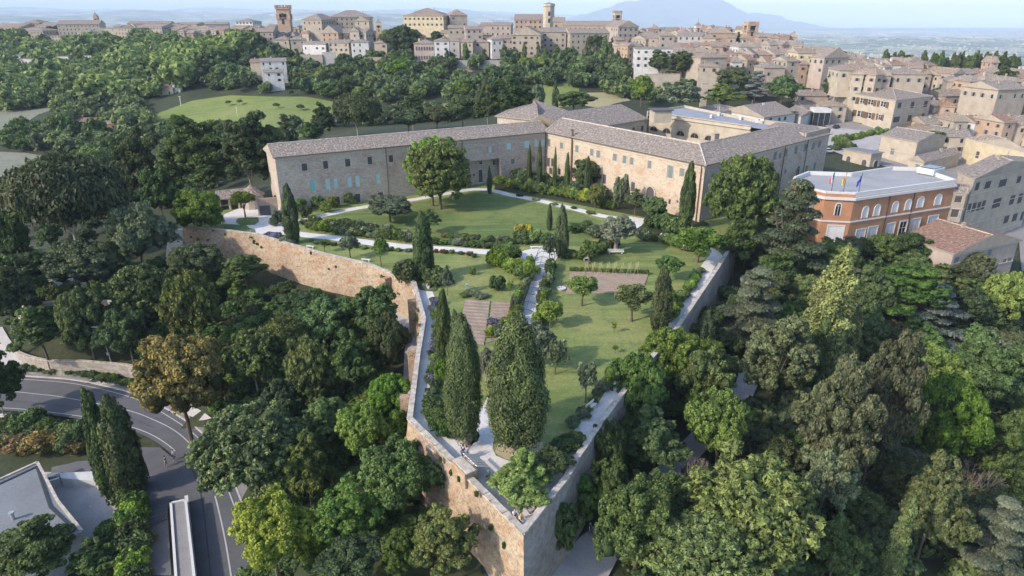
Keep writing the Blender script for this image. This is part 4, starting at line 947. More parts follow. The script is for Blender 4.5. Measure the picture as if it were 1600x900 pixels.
mb.obj('wall', M['facadegrey'], conv); rb = MB(); quad_roof(rb, LQ, ZE, 3.4, 'hip', .6); rb.obj('roof', [M['roof'], M['beige'], M['flatroof']], conv)
# ---------------------------------------------------------------- orange building with flat roof
Z9 = 9.2
oP = [xy(at(u, v, Z9)) for u, v in ((1236, 288), (1291, 300), (1337, 302), (1495, 281))]
back = [xy(at(1440, 262, Z9)), xy(at(1395, 261, Z9)), xy(at(1330, 270, Z9)), xy(at(1262, 268, Z9)), xy(at(1240, 277, Z9))]
ob = empty('orange_building', (82, 142, -4), 'terracotta orange building with white bands, arched windows and flat pale roof with three flags', 'building')
OPs = oP+back; mb = MB(); oz = -4.0; WO = []
rects = {0: [], 1: [(1291.7,352.8,1316.7,377.8)], 2: [(1336.3,359,1349.7,382.7),(1355,355,1368.7,378.5),(1384,349.7,1396,372.6),(1404.7,346,1415.7,368),(1421.8,342.7,1435.3,365),(1449,338,1462.8,361)]}
for k in range(len(OPs)):
    p, q = OPs[k], OPs[(k+1) % len(OPs)]; hs = on_wall(p, q, rects.get(k, [])); wall_panel(mb, p, q, -12, Z9-.3, hs); WO += [(p, q, h) for h in hs]
mb.obj('wall', M['orange'], ob)
for p, q, h in WO: put_window(ob, p, q, h, 'white' if h[1]-h[0] > 2.5 else 'openwhite' if False else 'glass', .08)
oar = {0: [(1259.6,317.6,1270.3,336)], 1: [(1303.4,316.5,1315,338)], 2: [(1346.7,322,1356.5,341.5),(1365.3,319,1375,338),(1393.4,314.6,1403.2,333),(1414,311,1423.4,329),(1433,307,1443,325.3),(1460.7,303.3,1470.7,321.3)]}
for k, bx in oar.items():
    for h in on_wall(OPs[k], OPs[k+1], bx):
        h = (h[0]+.22, h[1]-.22, h[2]+.2, h[3]-.2); put_arch(ob, OPs[k], OPs[k+1], h, 'trim', 'trim' if k != 1 else 'glass', 'window', .14)
sf = MB()
for p, q, h in WO:
    d = (q-p).normalized(); nr = Vector((d.y, -d.x, 0)); rz = math.atan2(d.y, d.x)
    for u0, u1, v0, v1 in ((h[0]-.22, h[1]+.22, h[3], h[3]+.25), (h[0]-.25, h[1]+.25, h[2]-.2, h[2]), (h[0]-.2, h[0], h[2], h[3]), (h[1], h[1]+.2, h[2], h[3])):
        c = p+d*(u0+u1)/2+nr*.04; sf.box((c.x, c.y, (v0+v1)/2), (u1-u0, .1, v1-v0), rz)
sf.obj('window_surrounds', M['trim'], ob)
zc = on_wall(OPs[2], OPs[3], [(1338, 312, 1345, 320)])[0][3]; zm = on_wall(OPs[2], OPs[3], [(1338, 345, 1345, 346)])[0][3]; zb_ = on_wall(OPs[2], OPs[3], [(1338, 383, 1345, 386)])[0][3]
for zz, hh, pr_ in ((zc+.25, .55, .45), (zm, .3, .2), (zb_-.3, .5, .15)):
    g = MB(); 
    P = OPs[:4]; off = []
    for i in range(4):
        a = outn(P[max(i-1, 0)], P[max(i, 1)]) if i else outn(P[0], P[1]); b = outn(P[min(i, 2)], P[min(i+1, 3)]); n_ = (a+b).normalized(); off.append(P[i]+n_*pr_)
    poly = off+[P[3]-Vector((.05, -.05, 0)), P[2]-outn(P[2], P[3])*.05, P[1]-outn(P[1], P[2])*.05, P[0]-outn(P[0], P[1])*.05]
    for i in range(3):
        a, b, c, d = off[i], off[i+1], P[i+1], P[i]
        g.face([P3(a, zz-hh/2), P3(b, zz-hh/2), P3(b, zz+hh/2), P3(a, zz+hh/2)]); g.face([P3(a, zz+hh/2), P3(b, zz+hh/2), P3(c, zz+hh/2), P3(d, zz+hh/2)]); g.face([P3(a, zz-hh/2), P3(b, zz-hh/2), P3(c, zz-hh/2), P3(d, zz-hh/2)])
    g.obj('white_band', M['trim'], ob)
g = MB()   # plinth below the lowest band
for i in range(3):
    n_ = outn(OPs[i], OPs[i+1])*.08; g.face([P3(OPs[i]+n_, -12), P3(OPs[i+1]+n_, -12), P3(OPs[i+1]+n_, zb_-.5), P3(OPs[i]+n_, zb_-.5)])
g.obj('plinth', M['white'], ob)
g = MB(); tr = poly_fill(OPs)
for t_ in tr: g.face([P3(OPs[i], Z9-.75) for i in t_])
g.obj('flat_roof', M['paleroof'], ob)
g = MB(); cen = sum(OPs, Vector((0, 0, 0)))/len(OPs)
for k in range(len(OPs)):
    a, b = OPs[k], OPs[(k+1) % len(OPs)]; wall_bar(g, a+(cen-a).normalized()*.3, b+(cen-b).normalized()*.3, Z9-.9, Z9+.12, .5)
g.obj('parapet', M['trim'], ob)
for k, (a, b) in enumerate(((2, 1407), (2, 1444))):
    h = on_wall(OPs[2], OPs[3], [(b-25, 340, b-24, 350)])[0]; d = (OPs[3]-OPs[2]).normalized(); s = OPs[2]+d*h[0]+outn(OPs[2], OPs[3])*.15; g = MB(); g.bar((s.x, s.y, -6), (s.x, s.y, Z9-1), .09); g.obj('drainpipe', M['metal'], ob)
g = MB(); c = at(1478, 270, Z9); g.box((c.x-2.5, c.y+2, Z9+.2), (5, 4, 1.4), .55); g.box((c.x-2.5, c.y+2, Z9+1.0), (4.2, 3.2, .15), .55, 1); g.obj('skylight', [M['trim'], M['glass']], ob)
# flags
def flag(u, v0, v1, cols, lab):
    b = at(u, v1, Z9-.3); ztp = zat(b.y, v0); t = empty('flagpole', (b.x, b.y, Z9-.7), lab, 'flag'); g = MB(); g.bar((b.x, b.y, Z9-.7), (b.x, b.y, ztp), .06); g.obj('pole', M['metal'], t)
    z1_ = zat(b.y, v0+4); hh = 1.35; n = 6
    for k, cname in enumerate(cols):
        f = MB()
        for j in range(n):
            def pt(s, r): s_ = s/n; return (b.x-.08-(k+s_)*.42*.55, b.y-.1+.12*math.sin((k+s_)*3), z1_-r*hh-(k+s_)*.55*.42*2.2)
            f.face([pt(j, 0), pt(j+1, 0), pt(j+1, 1), pt(j, 1)]); 
        f.obj('cloth', M[cname], t)
for n_, c in dict(fgreen=(.02, .22, .07), fwhite=(.7, .7, .7), fred=(.55, .02, .03), fyellow=(.75, .5, .03), fblue=(.02, .05, .4)).items(): M[n_] = plain('flag_'+n_[1:], c, .7, .05)
flag(1299, 265, 299, ['fgreen', 'fwhite', 'fred'], 'green white and red flag hanging on the leftmost roof-edge pole')
flag(1318, 268, 298, ['fyellow', 'fred', 'fyellow'], 'red and yellow flag hanging on the middle roof-edge pole')
flag(1341, 270, 303, ['fblue', 'fblue', 'fblue'], 'blue flag hanging on the rightmost roof-edge pole')
# ---------------------------------------------------------------- houses on the right, given by three eave corners
def house3(Lp, Cp, Rp, vb, zb, **k):
    c = at(Cp[0], vb, zb); ze = zat(c.y, Cp[1]); L_, R_ = xy(at(Lp[0], Lp[1], ze)), xy(at(Rp[0], Rp[1], ze)); C_ = xy(at(Cp[0], Cp[1], ze)); B_ = L_+R_-C_
    return house([L_, C_, R_, B_], zb, ze, **k)
house3((1307,142),(1400,157),(1456,151), 208, 0.0, roof='hip', rise=2.6, mat='cream', detail=2, chim=1, label='large cream palazzo with brown shutters and hipped roof above the long green hedge', cat='palazzo', name='palazzo',
  wins={0: [(1327,151,1337,161),(1343,153,1352,163),(1355.5,155,1365,165),(1375,158,1384.5,168),(1325,171,1332,180.5),(1338.5,173,1350,183),(1351,175,1362,185),(1372,178,1378,188),(1337.5,191,1343.5,199.5)],
        1: [(1402.5,160,1409,171),(1423,158.5,1429,169.5),(1443.5,157,1450,168),(1395.5,181,1406.5,191.5),(1418,179,1424.5,190),(1440,177,1445,182)]},
  kinds={0: 'open', 1: 'dark'}, arches=[(0, [(1320,188,1332.5,202),(1365,197,1379.5,208)], 'cream', 'darkshut')])
house3((1167,118.5),(1217,129),(1250,124), 150, 2.0, roof='hip', rise=2.0, mat='cream', detail=2, chim=1, label='cream house with balconies beside the dark conifer, in front of the big gable', colw=3.0) if False else None
house3((1243,120),(1278,127),(1316,122), 150, 1.0, roof='hip', rise=2.2, mat='cream', detail=2, chim=1, label='cream balconied house to the left of the tall dark conifer above the cream palazzo', colw=3.0)
house3((1398,214),(1447,231.5),(1498,222), 254, -3.5, roof='x', rise=1.6, mat='cream', detail=2, chim=1, label='pale cream house with arched doors behind the orange building flat roof', wins={0: [(1390.4,232,1397,243)], 1: []}, kinds=['grey'], arches=[(0, [(1386,253,1392.5,262),(1409,258,1417.5,268)], 'cream', 'darkshut')]) if False else None
house3((1378,212),(1434,222),(1478,214), 262, -3.5, roof='x', rise=2.0, mat='cream', detail=2, chim=0, label='cream house with one grey shutter directly behind the flat pale roof of the orange building', wins={0: [(1390.4,231.5,1397.5,242.5)], 1: []}, kinds=['grey'], arches=[(0, [(1386,253,1392.5,263),(1409,257,1417.5,268)], 'cream', 'darkshut')])
house3((1421,249),(1444,254),(1500,241), 275, -4, roof='y', rise=1.6, mat='cream', detail=2, chim=1, label='small cream house with low tiled roof touching the back corner of the orange building', wins={0: [(1429,256.5,1437,267)], 1: []}, kinds=['grey'])
house3((1319,233),(1362,240.5),(1379,238.5), 266, -3.5, roof='flat', rise=.2, mat='cream', detail=2, chim=0, label='low cream pavilion with dark arched windows and flat grey roof behind the orange building', wins={0: [], 1: []}, arches=[(0, [(1322.5,244,1329,255),(1346,249,1353.5,265)], 'stonetrim', 'darkshut'), (1, [(1365,251,1371,264)], 'stonetrim', 'darkshut')])
house3((1432,183),(1489,191),(1538,185), 211, -1, roof='x', rise=1.8, mat='pinkish', detail=2, chim=0, label='long low pinkish house with blind right wall behind the wisteria-topped tiled roofs', wins={0: [(1433.5,189,1441.5,196)], 1: [(1492,196,1496,204),(1505,194,1509,202),(1516,192,1520,200)]}, kinds=['open'])
house3((1405,205),(1446,211.5),(1500,203), 222, -1, roof='x', rise=2.0, mat='orange', roofm='roofbrown', detail=2, chim=0, label='low house with orange walls and weathered brown tiles in front of the long pinkish house', wins={0: [], 1: []})
house3((1505,174),(1548,181),(1580,179), 200, -1, roof='y', rise=1.6, mat='pinkish', detail=2, chim=1, label='pale gabled house left of the small orange house at the right edge')
house3((1544,181),(1548,181.5),(1583,178), 203, -1, roof='x', rise=1.6, mat='orange', detail=2, chim=1, label='small orange house with one brown shuttered window near the right edge', wins={0: [], 1: [(1561,180.5,1572,188)]}, kinds=['dark'])
house3((1582,177),(1584,178),(1640,176), 204, -1, roof='x', rise=1.6, mat='grey', detail=2, chim=1, label='grey-shaded house with dark windows cut by the right edge of the view')
house3((1453,155),(1490,172),(1530,166), 182, 0, roof='hip', rise=1.5, mat='beige', detail=2, chim=2, label='low brown-roofed house just right of the cream palazzo', wins={0: [], 1: []})
house3((1510,216),(1528,221),(1610,240), 262, -4, roof='x', rise=2.6, mat='yellow', detail=2, chim=0, label='yellow walled house with a pergola terrace on its roof near the right edge', wins={0: [], 1: [(1524,236,1530,248)]}, kinds=['dark'])
house3((1524,232),(1547,236),(1570,228), 262, -4, roof='flat', rise=.2, mat='cream', detail=2, chim=0, label='cream roof tower with a satellite dish under the wooden pergola', wins={0: [(1526,236,1532,249)], 1: []}, kinds=['dark'])
g = at(1548, 222, zat(at(1547, 262, -4).y, 236)+.2)
per = empty('roof_pergola', g, 'weathered wooden pergola frame on the cream roof tower at the right', 'pergola')
for k in range(8): m_ = MB(); m_.box((g.x-4+k*1.1, g.y, g.z+1.6), (.16, 2.6, .2)); m_.obj('rafter', M['wood'], per)
for k in range(4): m_ = MB(); m_.box((g.x-4+k*2.5, g.y-1, g.z+.8), (.2, .2, 1.6)); m_.obj('post', M['wood'], per)
# big beige house row with shutters
house3((1498,269),(1523,280),(1625,256), 402, -10, roof='x', rise=2.4, mat='cream', detail=2, chim=2, label='tall beige town palace with rows of dark shutters, right of the orange building', cat='palazzo', name='palazzo',
  wins={0: [], 1: [(1524,285,1531,298),(1539,283,1549,295),(1561,280,1574,292),(1589,275,1596,287),(1512,318,1518,332),(1519,316.5,1526,331),(1527,315.5,1533,329.5),(1534,313,1540,328),(1551,310,1565,325),(1578,305,1586,320),(1591,302,1598,318),(1569,337,1577,349),(1582,334,1590,346),(1595,330,1603,344)]}, kinds=['dark'])
house3((1476,300),(1511,302),(1515,300), 398, -9, roof='shedx', rise=1.5, mat='beige', detail=2, chim=0, label='narrow beige annex with two brown shutters between the orange building and the tall palace', wins={0: [(1491,306,1504,317),(1485,327,1499,340),(1482,349,1488,355)], 1: []}, kinds=['dark'])
house3((1478,243),(1521,283),(1600,262), 300, -5, roof='y', rise=1.4, mat='cream', detail=2, chim=2, label='x', wins={0: [], 1: []}) if False else None
house3((1413,371),(1490,397),(1592,376), 462, -10, roof='x', rise=2.6, mat='pinkish', roofm='roofred', detail=2, chim=1, label='pinkish house with red tiled roof among dark trees, lower right of the orange building',
  wins={0: [], 1: [(1491,402,1500,411),(1511,398,1519,406),(1524,394,1532,404),(1543,390,1550,400),(1503,424,1511,434),(1516,420,1524,430),(1535,416,1543,426),(1481,427,1487,438),(1488,426,1495,437),(1497,446,1505,455),(1567,405,1573,412),(1575,403,1581,410),(1551,412,1560,421)]}, kinds=['grey'])
house3((1155,166),(1197,186),(1246,176), 205, 0, roof='x', rise=2.6, mat='white', detail=2, chim=1, label='pale gabled hall with grey tiled roof right behind the convent terrace') if False else None
house3((1130,172),(1194,184),(1243,177), 204, 1.0, roof='y', rise=3.2, mat='white', detail=2, chim=1, label='pale gabled hall with long grey roof right behind the convent terrace', wins={0: [], 1: [(1202,184.5,1207,188),(1216,183.5,1220,189),(1225,182,1229,188)]}, kinds=['dark'])
house3((1085,170),(1125,175),(1160,172), 195, 1.0, roof='hip', rise=2.0, mat='white', detail=2, chim=0, label='low hipped roof left of the pale gabled hall behind the convent', wins={0: [], 1: []})
house3((1225,160),(1275,182),(1305,166), 196, 0.5, roof='y', rise=2.2, mat='beige', detail=2, chim=1, label='low beige house with grey roof beside the palm tree and the glass stair', wins={0: [], 1: []})
house3((1231,172),(1252,182),(1275,176), 200, 0.5, roof='x', rise=1.2, mat='white', detail=2, chim=0, label='small white-walled annex right behind the palm tree', wins={0: [], 1: []})
# glass stair tower
c = at(1283, 199, 0); y_ = c.y; t = empty('glass_stair_tower', (c.x, c.y, 0), 'small glass stair tower with white cap between the palm and the cream palazzo', 'glass tower')
hz = zat(y_, 176); W = 25/F*depth(y_, 5); g = MB(); g.box((c.x, c.y+W/2, hz/2-1), (W, W, hz+2), -.15); g.obj('glazing', M['glass'], t); g = MB(); g.box((c.x, c.y+W/2, hz+.7), (W+.2, W+.2, 1.5), -.15); g.obj('cap', M['white'], t)
for i in range(4):
    g = MB(); Rm = Matrix.Rotation(-.15, 3, 'Z'); o = Rm @ Vector(((-.5+i/3)*W, -W/2-.05, 0)); g.box((c.x+o.x, c.y+W/2+o.y, hz/2), (.12, .12, hz), -.15); g.obj('mullion', M['lampmetal'], t)
# white sheeted building
c = house3((1480,116),(1529,121),(1560,117), 148, 1.0, roof='x', rise=1.5, mat='tarp', fascia='white', roofm='roof', detail=2, chim=0, name='sheeted_building', cat='building', label='building wrapped in white scaffold sheeting below the row of dark cypresses', wins={0: [], 1: []})[0]
for k in range(9):
    p = at(1481+k*5.8, 116.5+k*.6, 0); 
house3((1447,115),(1482,121),(1500,116), 142, 1, roof='hip', rise=3.0, mat='cream', detail=2, chim=1, label='cream house with a long brown roof left of the white sheeted building')
house3((1532,127),(1552,132),(1580,129), 152, 0, roof='hip', rise=1.5, mat='yellow', detail=2, chim=0, label='yellow house between the white sheeting and the right-hand conifer')
# pink small houses etc: far right back rows
random.seed(11); HID = [0]
def row(specs, y, D, group, detail=1, vb_off=0):
    for (x0, x1, vt, vb, mat, roof, rise, lab) in specs:
        Q = fp(x0, x1, vb, y+random.uniform(-12, 12), D*random.uniform(.8, 1.2), random.uniform(-.35, .25)); yy = (Q[0].y+Q[1].y)/2
        z0 = zat(yy, vb); ze = zat(yy, vt); house(Q, z0, ze, roof=roof, rise=rise, mat=mat, label=lab, group=group, detail=detail, seed=int(x0), chim=random.choice([0, 1, 1, 2]), roofm=random.choice(['roof', 'roof', 'roofbrown']))
# ================================================================ the town on the ridge
def lm(x0, x1, vt, vb, y, D, mat, roof, rise, label, rz=0.0, roofm='roof', name='town_house', cat='house', detail=1, group=None, chim=1, colw=3.4, **k):
    Q = fp(x0, x1, vb, y, D, rz); yy = (Q[0].y+Q[1].y)/2
    return house(Q, zat(yy, vb), zat(yy, vt), roof=roof, rise=rise, mat=mat, label=label, detail=detail, seed=int(x0*3+vt), chim=chim, roofm=roofm, name=name, cat=cat, group=group, colw=colw, **k)
def tower(u, hw, vt, vb, y, mat, label, shape='square', crenel=False, spire=0, opening=None, openh=3.0, name='bell_tower'):
    b = atd(u, vb, y); zt = zat(y, vt); w = 2*hw/F*depth(y, b.z); t = empty(name, (b.x, b.y, b.z), label, 'tower'); m = MB(); n = 4 if shape == 'square' else 8
    rr = w/2*(1.414 if n == 4 else 1.04); ro = PI/4+0.12 if n == 4 else .2
    def ring(r): return [(b.x+r*math.cos(ro+2*PI*k/n), b.y+r*math.sin(ro+2*PI*k/n)) for k in range(n)]
    if opening:
        zo = zat(y, opening)
        m.prism(ring(rr), b.z-6, zo-openh/2, 0)
        for k in range(n):
            c = Vector(ring(rr)[k]+(0,)); c = c.lerp(Vector((b.x, b.y, 0)), .16); m.box((c.x, c.y, zo), (w*.26, w*.26, openh), ro-PI/4)
        m.prism(ring(rr*.99), zo+openh/2, zt, 0)
        q = MB(); q.prism(ring(rr*.6), zo-openh/2, zo+openh/2, 0); q.obj('belfry_shadow_core', M['darkshut'], t)  # dark core put in place of shade inside the open belfry
    else: m.prism(ring(rr), b.z-6, zt, 0)
    m.obj('shaft', M[mat], t)
    c = MB(); c.prism(ring(rr*1.12), zt-1.6, zt-.1, 0, bottom=True); c.prism(ring(rr*1.06), zt*.5+b.z*.5, zt*.5+b.z*.5+.5, 0, bottom=True); c.obj('string_course', M['stonetrim'] if mat != 'brickish' else M[mat], t)
    if crenel:
        c = MB(); R_ = [Vector(p+(0,)) for p in ring(rr*1.08)]
        for k in range(n):
            a, d = R_[k], R_[(k+1) % n]; nn = 4
            for j in range(nn): p = a.lerp(d, (j+.25)/nn); c.box((p.x, p.y, zt+.7), (w*.13, w*.13, 1.6), ro-PI/4)
        c.obj('merlons', M[mat], t)
    if spire:
        c = MB(); R_ = ring(rr*1.1)
        for k in range(n): a, d = R_[k], R_[(k+1) % n]; c.face([(a[0], a[1], zt), (d[0], d[1], zt), (b.x, b.y, zt+spire)])
        c.bar((b.x, b.y, zt+spire-.3), (b.x, b.y, zt+spire+1.8), .1); c.obj('spire', M['roofbrown'], t)
    o = MB(); h_ = (zt-b.z)
    for f in (.35, .62):
        o.box((b.x+.2, b.y-w/2-.08, b.z+h_*f), (w*.2, .1, w*.36), .1)
    o.obj('slit_windows', M['glass'], t); return t
tower(446.5, 9.5, 11, 46, 560, 'brickish', 'square brick tower with crenellated top and arched opening at the left of the town', crenel=True, opening=26, openh=4)
tower(857, 8.6, 6, 46, 560, 'cream', 'round pale tower rising beside the abbey', shape='round', spire=1.2)
tower(963.5, 5.4, 20, 40, 540, 'beige', 'crenellated square bell tower at the right end of the long church nave', crenel=True, opening=28, openh=4.5)
tower(1170.5, 8, 36, 62, 470, 'brickish', 'ruined-looking brick bell tower with two open arches on the right of the town', opening=42, openh=6.5)
tower(1089, 4, 40, 54, 480, 'cream', 'slender cream bell tower with a small spire above the right-hand roofs', spire=2.5, opening=44, openh=2.5)
tower(592.5, 4, 36, 54, 520, 'ochre', 'small ochre bell turret left of the dark cluster of oaks', spire=3, opening=40, openh=2.5)
tower(153, 2.8, 26, 42, 770, 'brickish', 'thin dark church spire on the far left ridge', spire=4.5, opening=32, openh=3)
for a in (
 (478,512,31,50,540,26,'beige','hip',4,'square pale palazzo with stone corners, left part of the block beside the brick tower',-.25), (512,578,27,48,560,26,'beige','hip',5,'long hipped palace block with church front behind the gabled brown church'),
 (556,578,33,49,545,10,'cream','y',3,'narrow church facade at the right end of the long hipped palace'), (635,700,25,43,540,30,'yellow','hip',5,'yellow palazzo with tall upper storey on the skyline above the oaks'), (648,684,19,30,548,18,'yellow','hip',3,'raised rooftop storey of the yellow palazzo',0), (698,725,24,43,545,22,'beige','hip',4,'shaded right wing of the yellow palazzo',.25),
 (505,533,52,66,505,18,'brickish','y',5,'big brown gabled church wall among the houses below the long palace',-.15), (533,549,52,62,512,20,'beige','x',3,'side of the gabled church with grey roof'), (548,562,49,62,500,12,'cream','y',2.5,'white gabled house right of the brown church'), (562,576,50,62,502,12,'cream','x',2,'cream house with two rows of windows right of the white gable'),
 (430,452,62,82,500,14,'cream','hip',2,'tall cream house at the left front corner of the old town'), (452,475,62,83,498,14,'cream','hip',2,'cream house with rows of windows, second from the left front corner'), (402,428,50,80,520,16,'pinkish','x',2.5,'pinkish terrace house at the foot of the brick tower'), (385,405,47,72,560,16,'pinkish','hip',2.5,'pinkish house at the left end of the old town'), (360,388,45,62,600,18,'cream','x',2.5,'cream apartment house on the left flank of the old town'),
 (475,515,69,81,490,12,'white','x',1.6,'row of low white houses with many small windows under the brown church'), (515,549,67,82,488,12,'cream','x',1.8,'row of cream houses continuing to the right of the low white row'), (549,576,66,84,486,12,'white','hip',1.8,'white square house at the right end of the low row'),
 (587,607,67,88,478,11,'beige','hip',2,'small palazzo with tall arched windows on the garden terrace left of the oaks'),
 (748,775,55,66,520,14,'cream','x',2,'cream house above the row of pale terraces'), (690,712,52,60,520,14,'yellow','x',2,'yellow house with red tiles below the yellow palazzo'),
 (740,764,66,84,470,12,'beige','hip',1.8,'beige house behind the two cypresses near the arcade palace'), (705,722,64,84,470,12,'grey','hip',1.5,'grey shaded house right of the arcade palace'), (722,741,66,86,466,12,'cream','x',1.5,'cream house with dark windows between two conifers'), (764,782,62,84,468,12,'white','hip',1.8,'white house with open loggias left of the big gable of the abbey'), (782,803,60,82,470,12,'pinkish','hip',1.8,'pinkish house touching the abbey gable'),
 (726,752,46,62,500,14,'pinkish','x',2.0,'long pinkish house on the second row right of the yellow palazzo'), (752,800,40,58,520,14,'pinkish','x',2.0,'long low brown-roofed house on the skyline left of the abbey'), (700,728,44,56,515,14,'beige','x',1.8,'beige house under the right wing of the yellow palazzo'),
 (805,848,31,46,570,18,'brickish','x',4,'tall red brick nave block left of the round tower'), (848,885,50,84,478,16,'beige','x',2.6,'left half of the long abbey wall behind the cypresses'), (885,948,52,88,474,16,'beige','x',2.6,'right half of the long abbey wall behind the cypresses'), (803,848,55,96,455,26,'beige','y',5,'tall gabled abbey house with windows at the left of the cypress row',-.12), (882,957,40,50,520,12,'brickish','x',3,'long church nave with dark roof between the two towers'), (957,992,42,60,500,20,'pinkish','y',4,'pinkish church front with gable right of the crenellated bell tower',.3), (865,883,34,46,530,12,'beige','x',3,'short block right of the round tower'),
 (993,1050,76,108,392,14,'white','flat',.2,'tall violet-white apartment house with a flat roof above the street bend',-.1),
 (0,38,42,56,760,30,'pinkish','x',3,'long low block at the far left end of the left ridge'), (39,62,36,48,775,26,'brickish','hip',3,'brown hipped block, second on the left ridge'), (26,76,48,67,735,24,'beige','hip',3,'pale grey convent block with many windows on the left ridge'), (62,92,40,52,770,26,'pinkish','x',3,'long roofed block left of the church on the left ridge'), (92,150,38,60,750,26,'cream','x',4,'large church block beside the thin spire on the left ridge'),
 (78,100,56,66,728,14,'beige','flat',.2,'low pale wall block below the church on the left ridge'), (125,148,51,62,725,20,'white','hip',2,'white building with rows of windows below the thin spire'), (150,168,48,64,735,24,'beige','x',2,'pale block right of the thin spire'), (168,219,44,66,722,26,'beige','flat',.3,'huge blank pale wall of the building at the middle of the left ridge'), (219,262,42,64,740,26,'pinkish','x',2.5,'shaded apartment block right of the huge blank wall'), (262,292,44,60,745,26,'grey','x',2.5,'grey apartment block on the right part of the left ridge'), (200,262,37,44,800,20,'pinkish','x',2.5,'far roofed row on the skyline of the left ridge'),
 (292,312,45,60,740,20,'cream','x',2.2,'cream house on the left ridge before the trees close in'), (312,334,44,58,720,20,'yellow','y',2.6,'yellow gabled house on the left ridge'), (334,358,46,62,700,20,'pinkish','x',2.2,'pinkish house between the left ridge and the old town'), (370,398,34,44,720,20,'white','hip',2.5,'white house with dark roof on the skyline left of the brick tower'), (280,312,38,46,790,20,'beige','x',2.2,'skyline house in the middle of the left ridge'), (318,352,38,46,780,20,'grey','x',2.2,'grey skyline house right of the middle of the left ridge'),
 (8,33,87,99,600,10,'white','flat',.3,'leftmost white terraced house in the far left wood'), (33,67,92,103,596,10,'white','flat',.3,'second white terraced house in the far left wood, lower than its neighbour'), (90,111,88,97,600,10,'white','flat',.3,'third white terraced house in the far left wood'), (125,150,87,99,600,10,'white','flat',.3,'rightmost white terraced house in the far left wood'),
 (405,443,96,112,430,12,'white','x',1.6,'white three-storey house on the wooded slope below the brick tower',.3), (412,440,113,130,415,9,'white','x',1.4,'lower white house on the wooded slope',.3), (390,412,97,108,440,10,'cream','x',1.6,'cream house with a red roof half hidden by trees on the wooded slope',.2),
 (709,738,112,121,428,9,'brickish','hip',1.6,'small pinkish villa with red roof in the wood below the arcade palace',0),
 (247,272,138,152,430,9,'yellow','hip',1.8,'small yellow farmhouse with red roof at the top of the meadow',0), (272,283,131,150,432,4,'white','flat',.2,'plain white tower block beside the yellow farmhouse',0),
 (112,148,190,199,385,9,'brickish','x',1.5,'long low ruin with pinkish roof at the far edge of the ploughed land',0), (150,184,194,204,372,8,'orange','hip',1.2,'small brick shed right of the long low ruin',0),
 (1002,1030,54,70,470,14,'yellow','hip',2,'yellow house with brown hip roof at the top of the right-hand quarter'), (1028,1052,56,76,455,14,'pinkish','y',2.4,'shaded pinkish gabled house under the yellow one'), (1063,1100,56,74,450,14,'grey','x',2,'grey apartment house with roof terrace on the right-hand quarter'), (1112,1145,52,62,470,18,'brickish','y',4,'dark-roofed church with wide pale gable beside the open bell tower'), (1100,1120,60,72,440,12,'cream','hip',1.8,'cream house under the dark-roofed church'),
 (1242,1268,83,120,352,14,'yellow','x',2,'tall yellow house left of the big shaded gable'), (1268,1316,90,116,345,22,'pinkish','y',4.5,'big shaded brick gable wall on the right-hand hill',.35), (1222,1243,96,117,350,12,'beige','x',1.8,'beige house with dark shutters left of the tall yellow one'), (1190,1224,106,124,345,12,'beige','hip',2,'low beige house with four windows above the blue cedar'),
 (1086,1132,90,108,350,14,'beige','hip',2.2,'wide beige hipped house right of the dark evergreen oaks'), (1056,1088,84,92,370,12,'cream','x',1.8,'cream house above the evergreen oaks'), (1096,1126,104,116,335,10,'beige','hip',1.6,'low beige house at the foot of the wide hipped house'),
 (1313,1376,110,126,300,14,'cream','hip',2.2,'long cream house with six dark windows behind the palazzo',-.1), (1400,1446,116,134,295,14,'beige','hip',2,'beige house with broad brown roof right behind the palazzo'), (1340,1378,98,106,360,12,'white','x',1.4,'long white roof on the hill behind the brown roofs'), (1408,1444,100,108,355,12,'white','x',1.6,'white gabled house in front of the cypress row'),
 (1470,1514,214,240,246,12,'cream','x',2,'cream house with patched tiled roof behind the tall beige palace'), (1562,1650,206,228,262,13,'yellow','x',2.2,'long yellow house with tiled roof at the right edge, behind the pergola'), (1288,1322,166,188,292,12,'beige','hip',1.6,'beige house left of the cream palazzo, behind the glass stair'), (1246,1292,150,170,325,13,'pinkish','x',2,'pinkish house with low roof left of the tall dark conifer'), (1462,1512,150,166,300,12,'beige','x',2,'beige tiled house between the palazzo and the white sheeting'), (1590,1660,158,178,285,14,'pinkish','hip',2,'pinkish hipped house cut by the right edge'), (1205,1246,130,150,335,12,'beige','x',1.8,'beige house above the blue-green cedar'), (1540,1600,140,160,270,16,'beige','x',2.4,'long beige house with brown roof right of the right-hand conifer'), (1580,1640,118,134,330,16,'pinkish','hip',2,'pinkish house at the right edge below the cypress row'), (1545,1556,98,116,380,8,'brickish','y',3,'narrow brick church front on the right skyline',0),
 ):
    nm = 'palazzo' if 'palazzo' in a[9] or 'palace' in a[9] else ('church' if 'church' in a[9] or 'abbey' in a[9] else 'town_house')
    lm(*a[:10], rz=(a[10] if len(a) > 10 else random.uniform(-.3, .3)), name=nm, cat='house' if nm == 'town_house' else nm, roofm='roofred' if 'red roof' in a[9] or 'pinkish roof' in a[9] else random.choice(['roof', 'roof', 'roofbrown']))
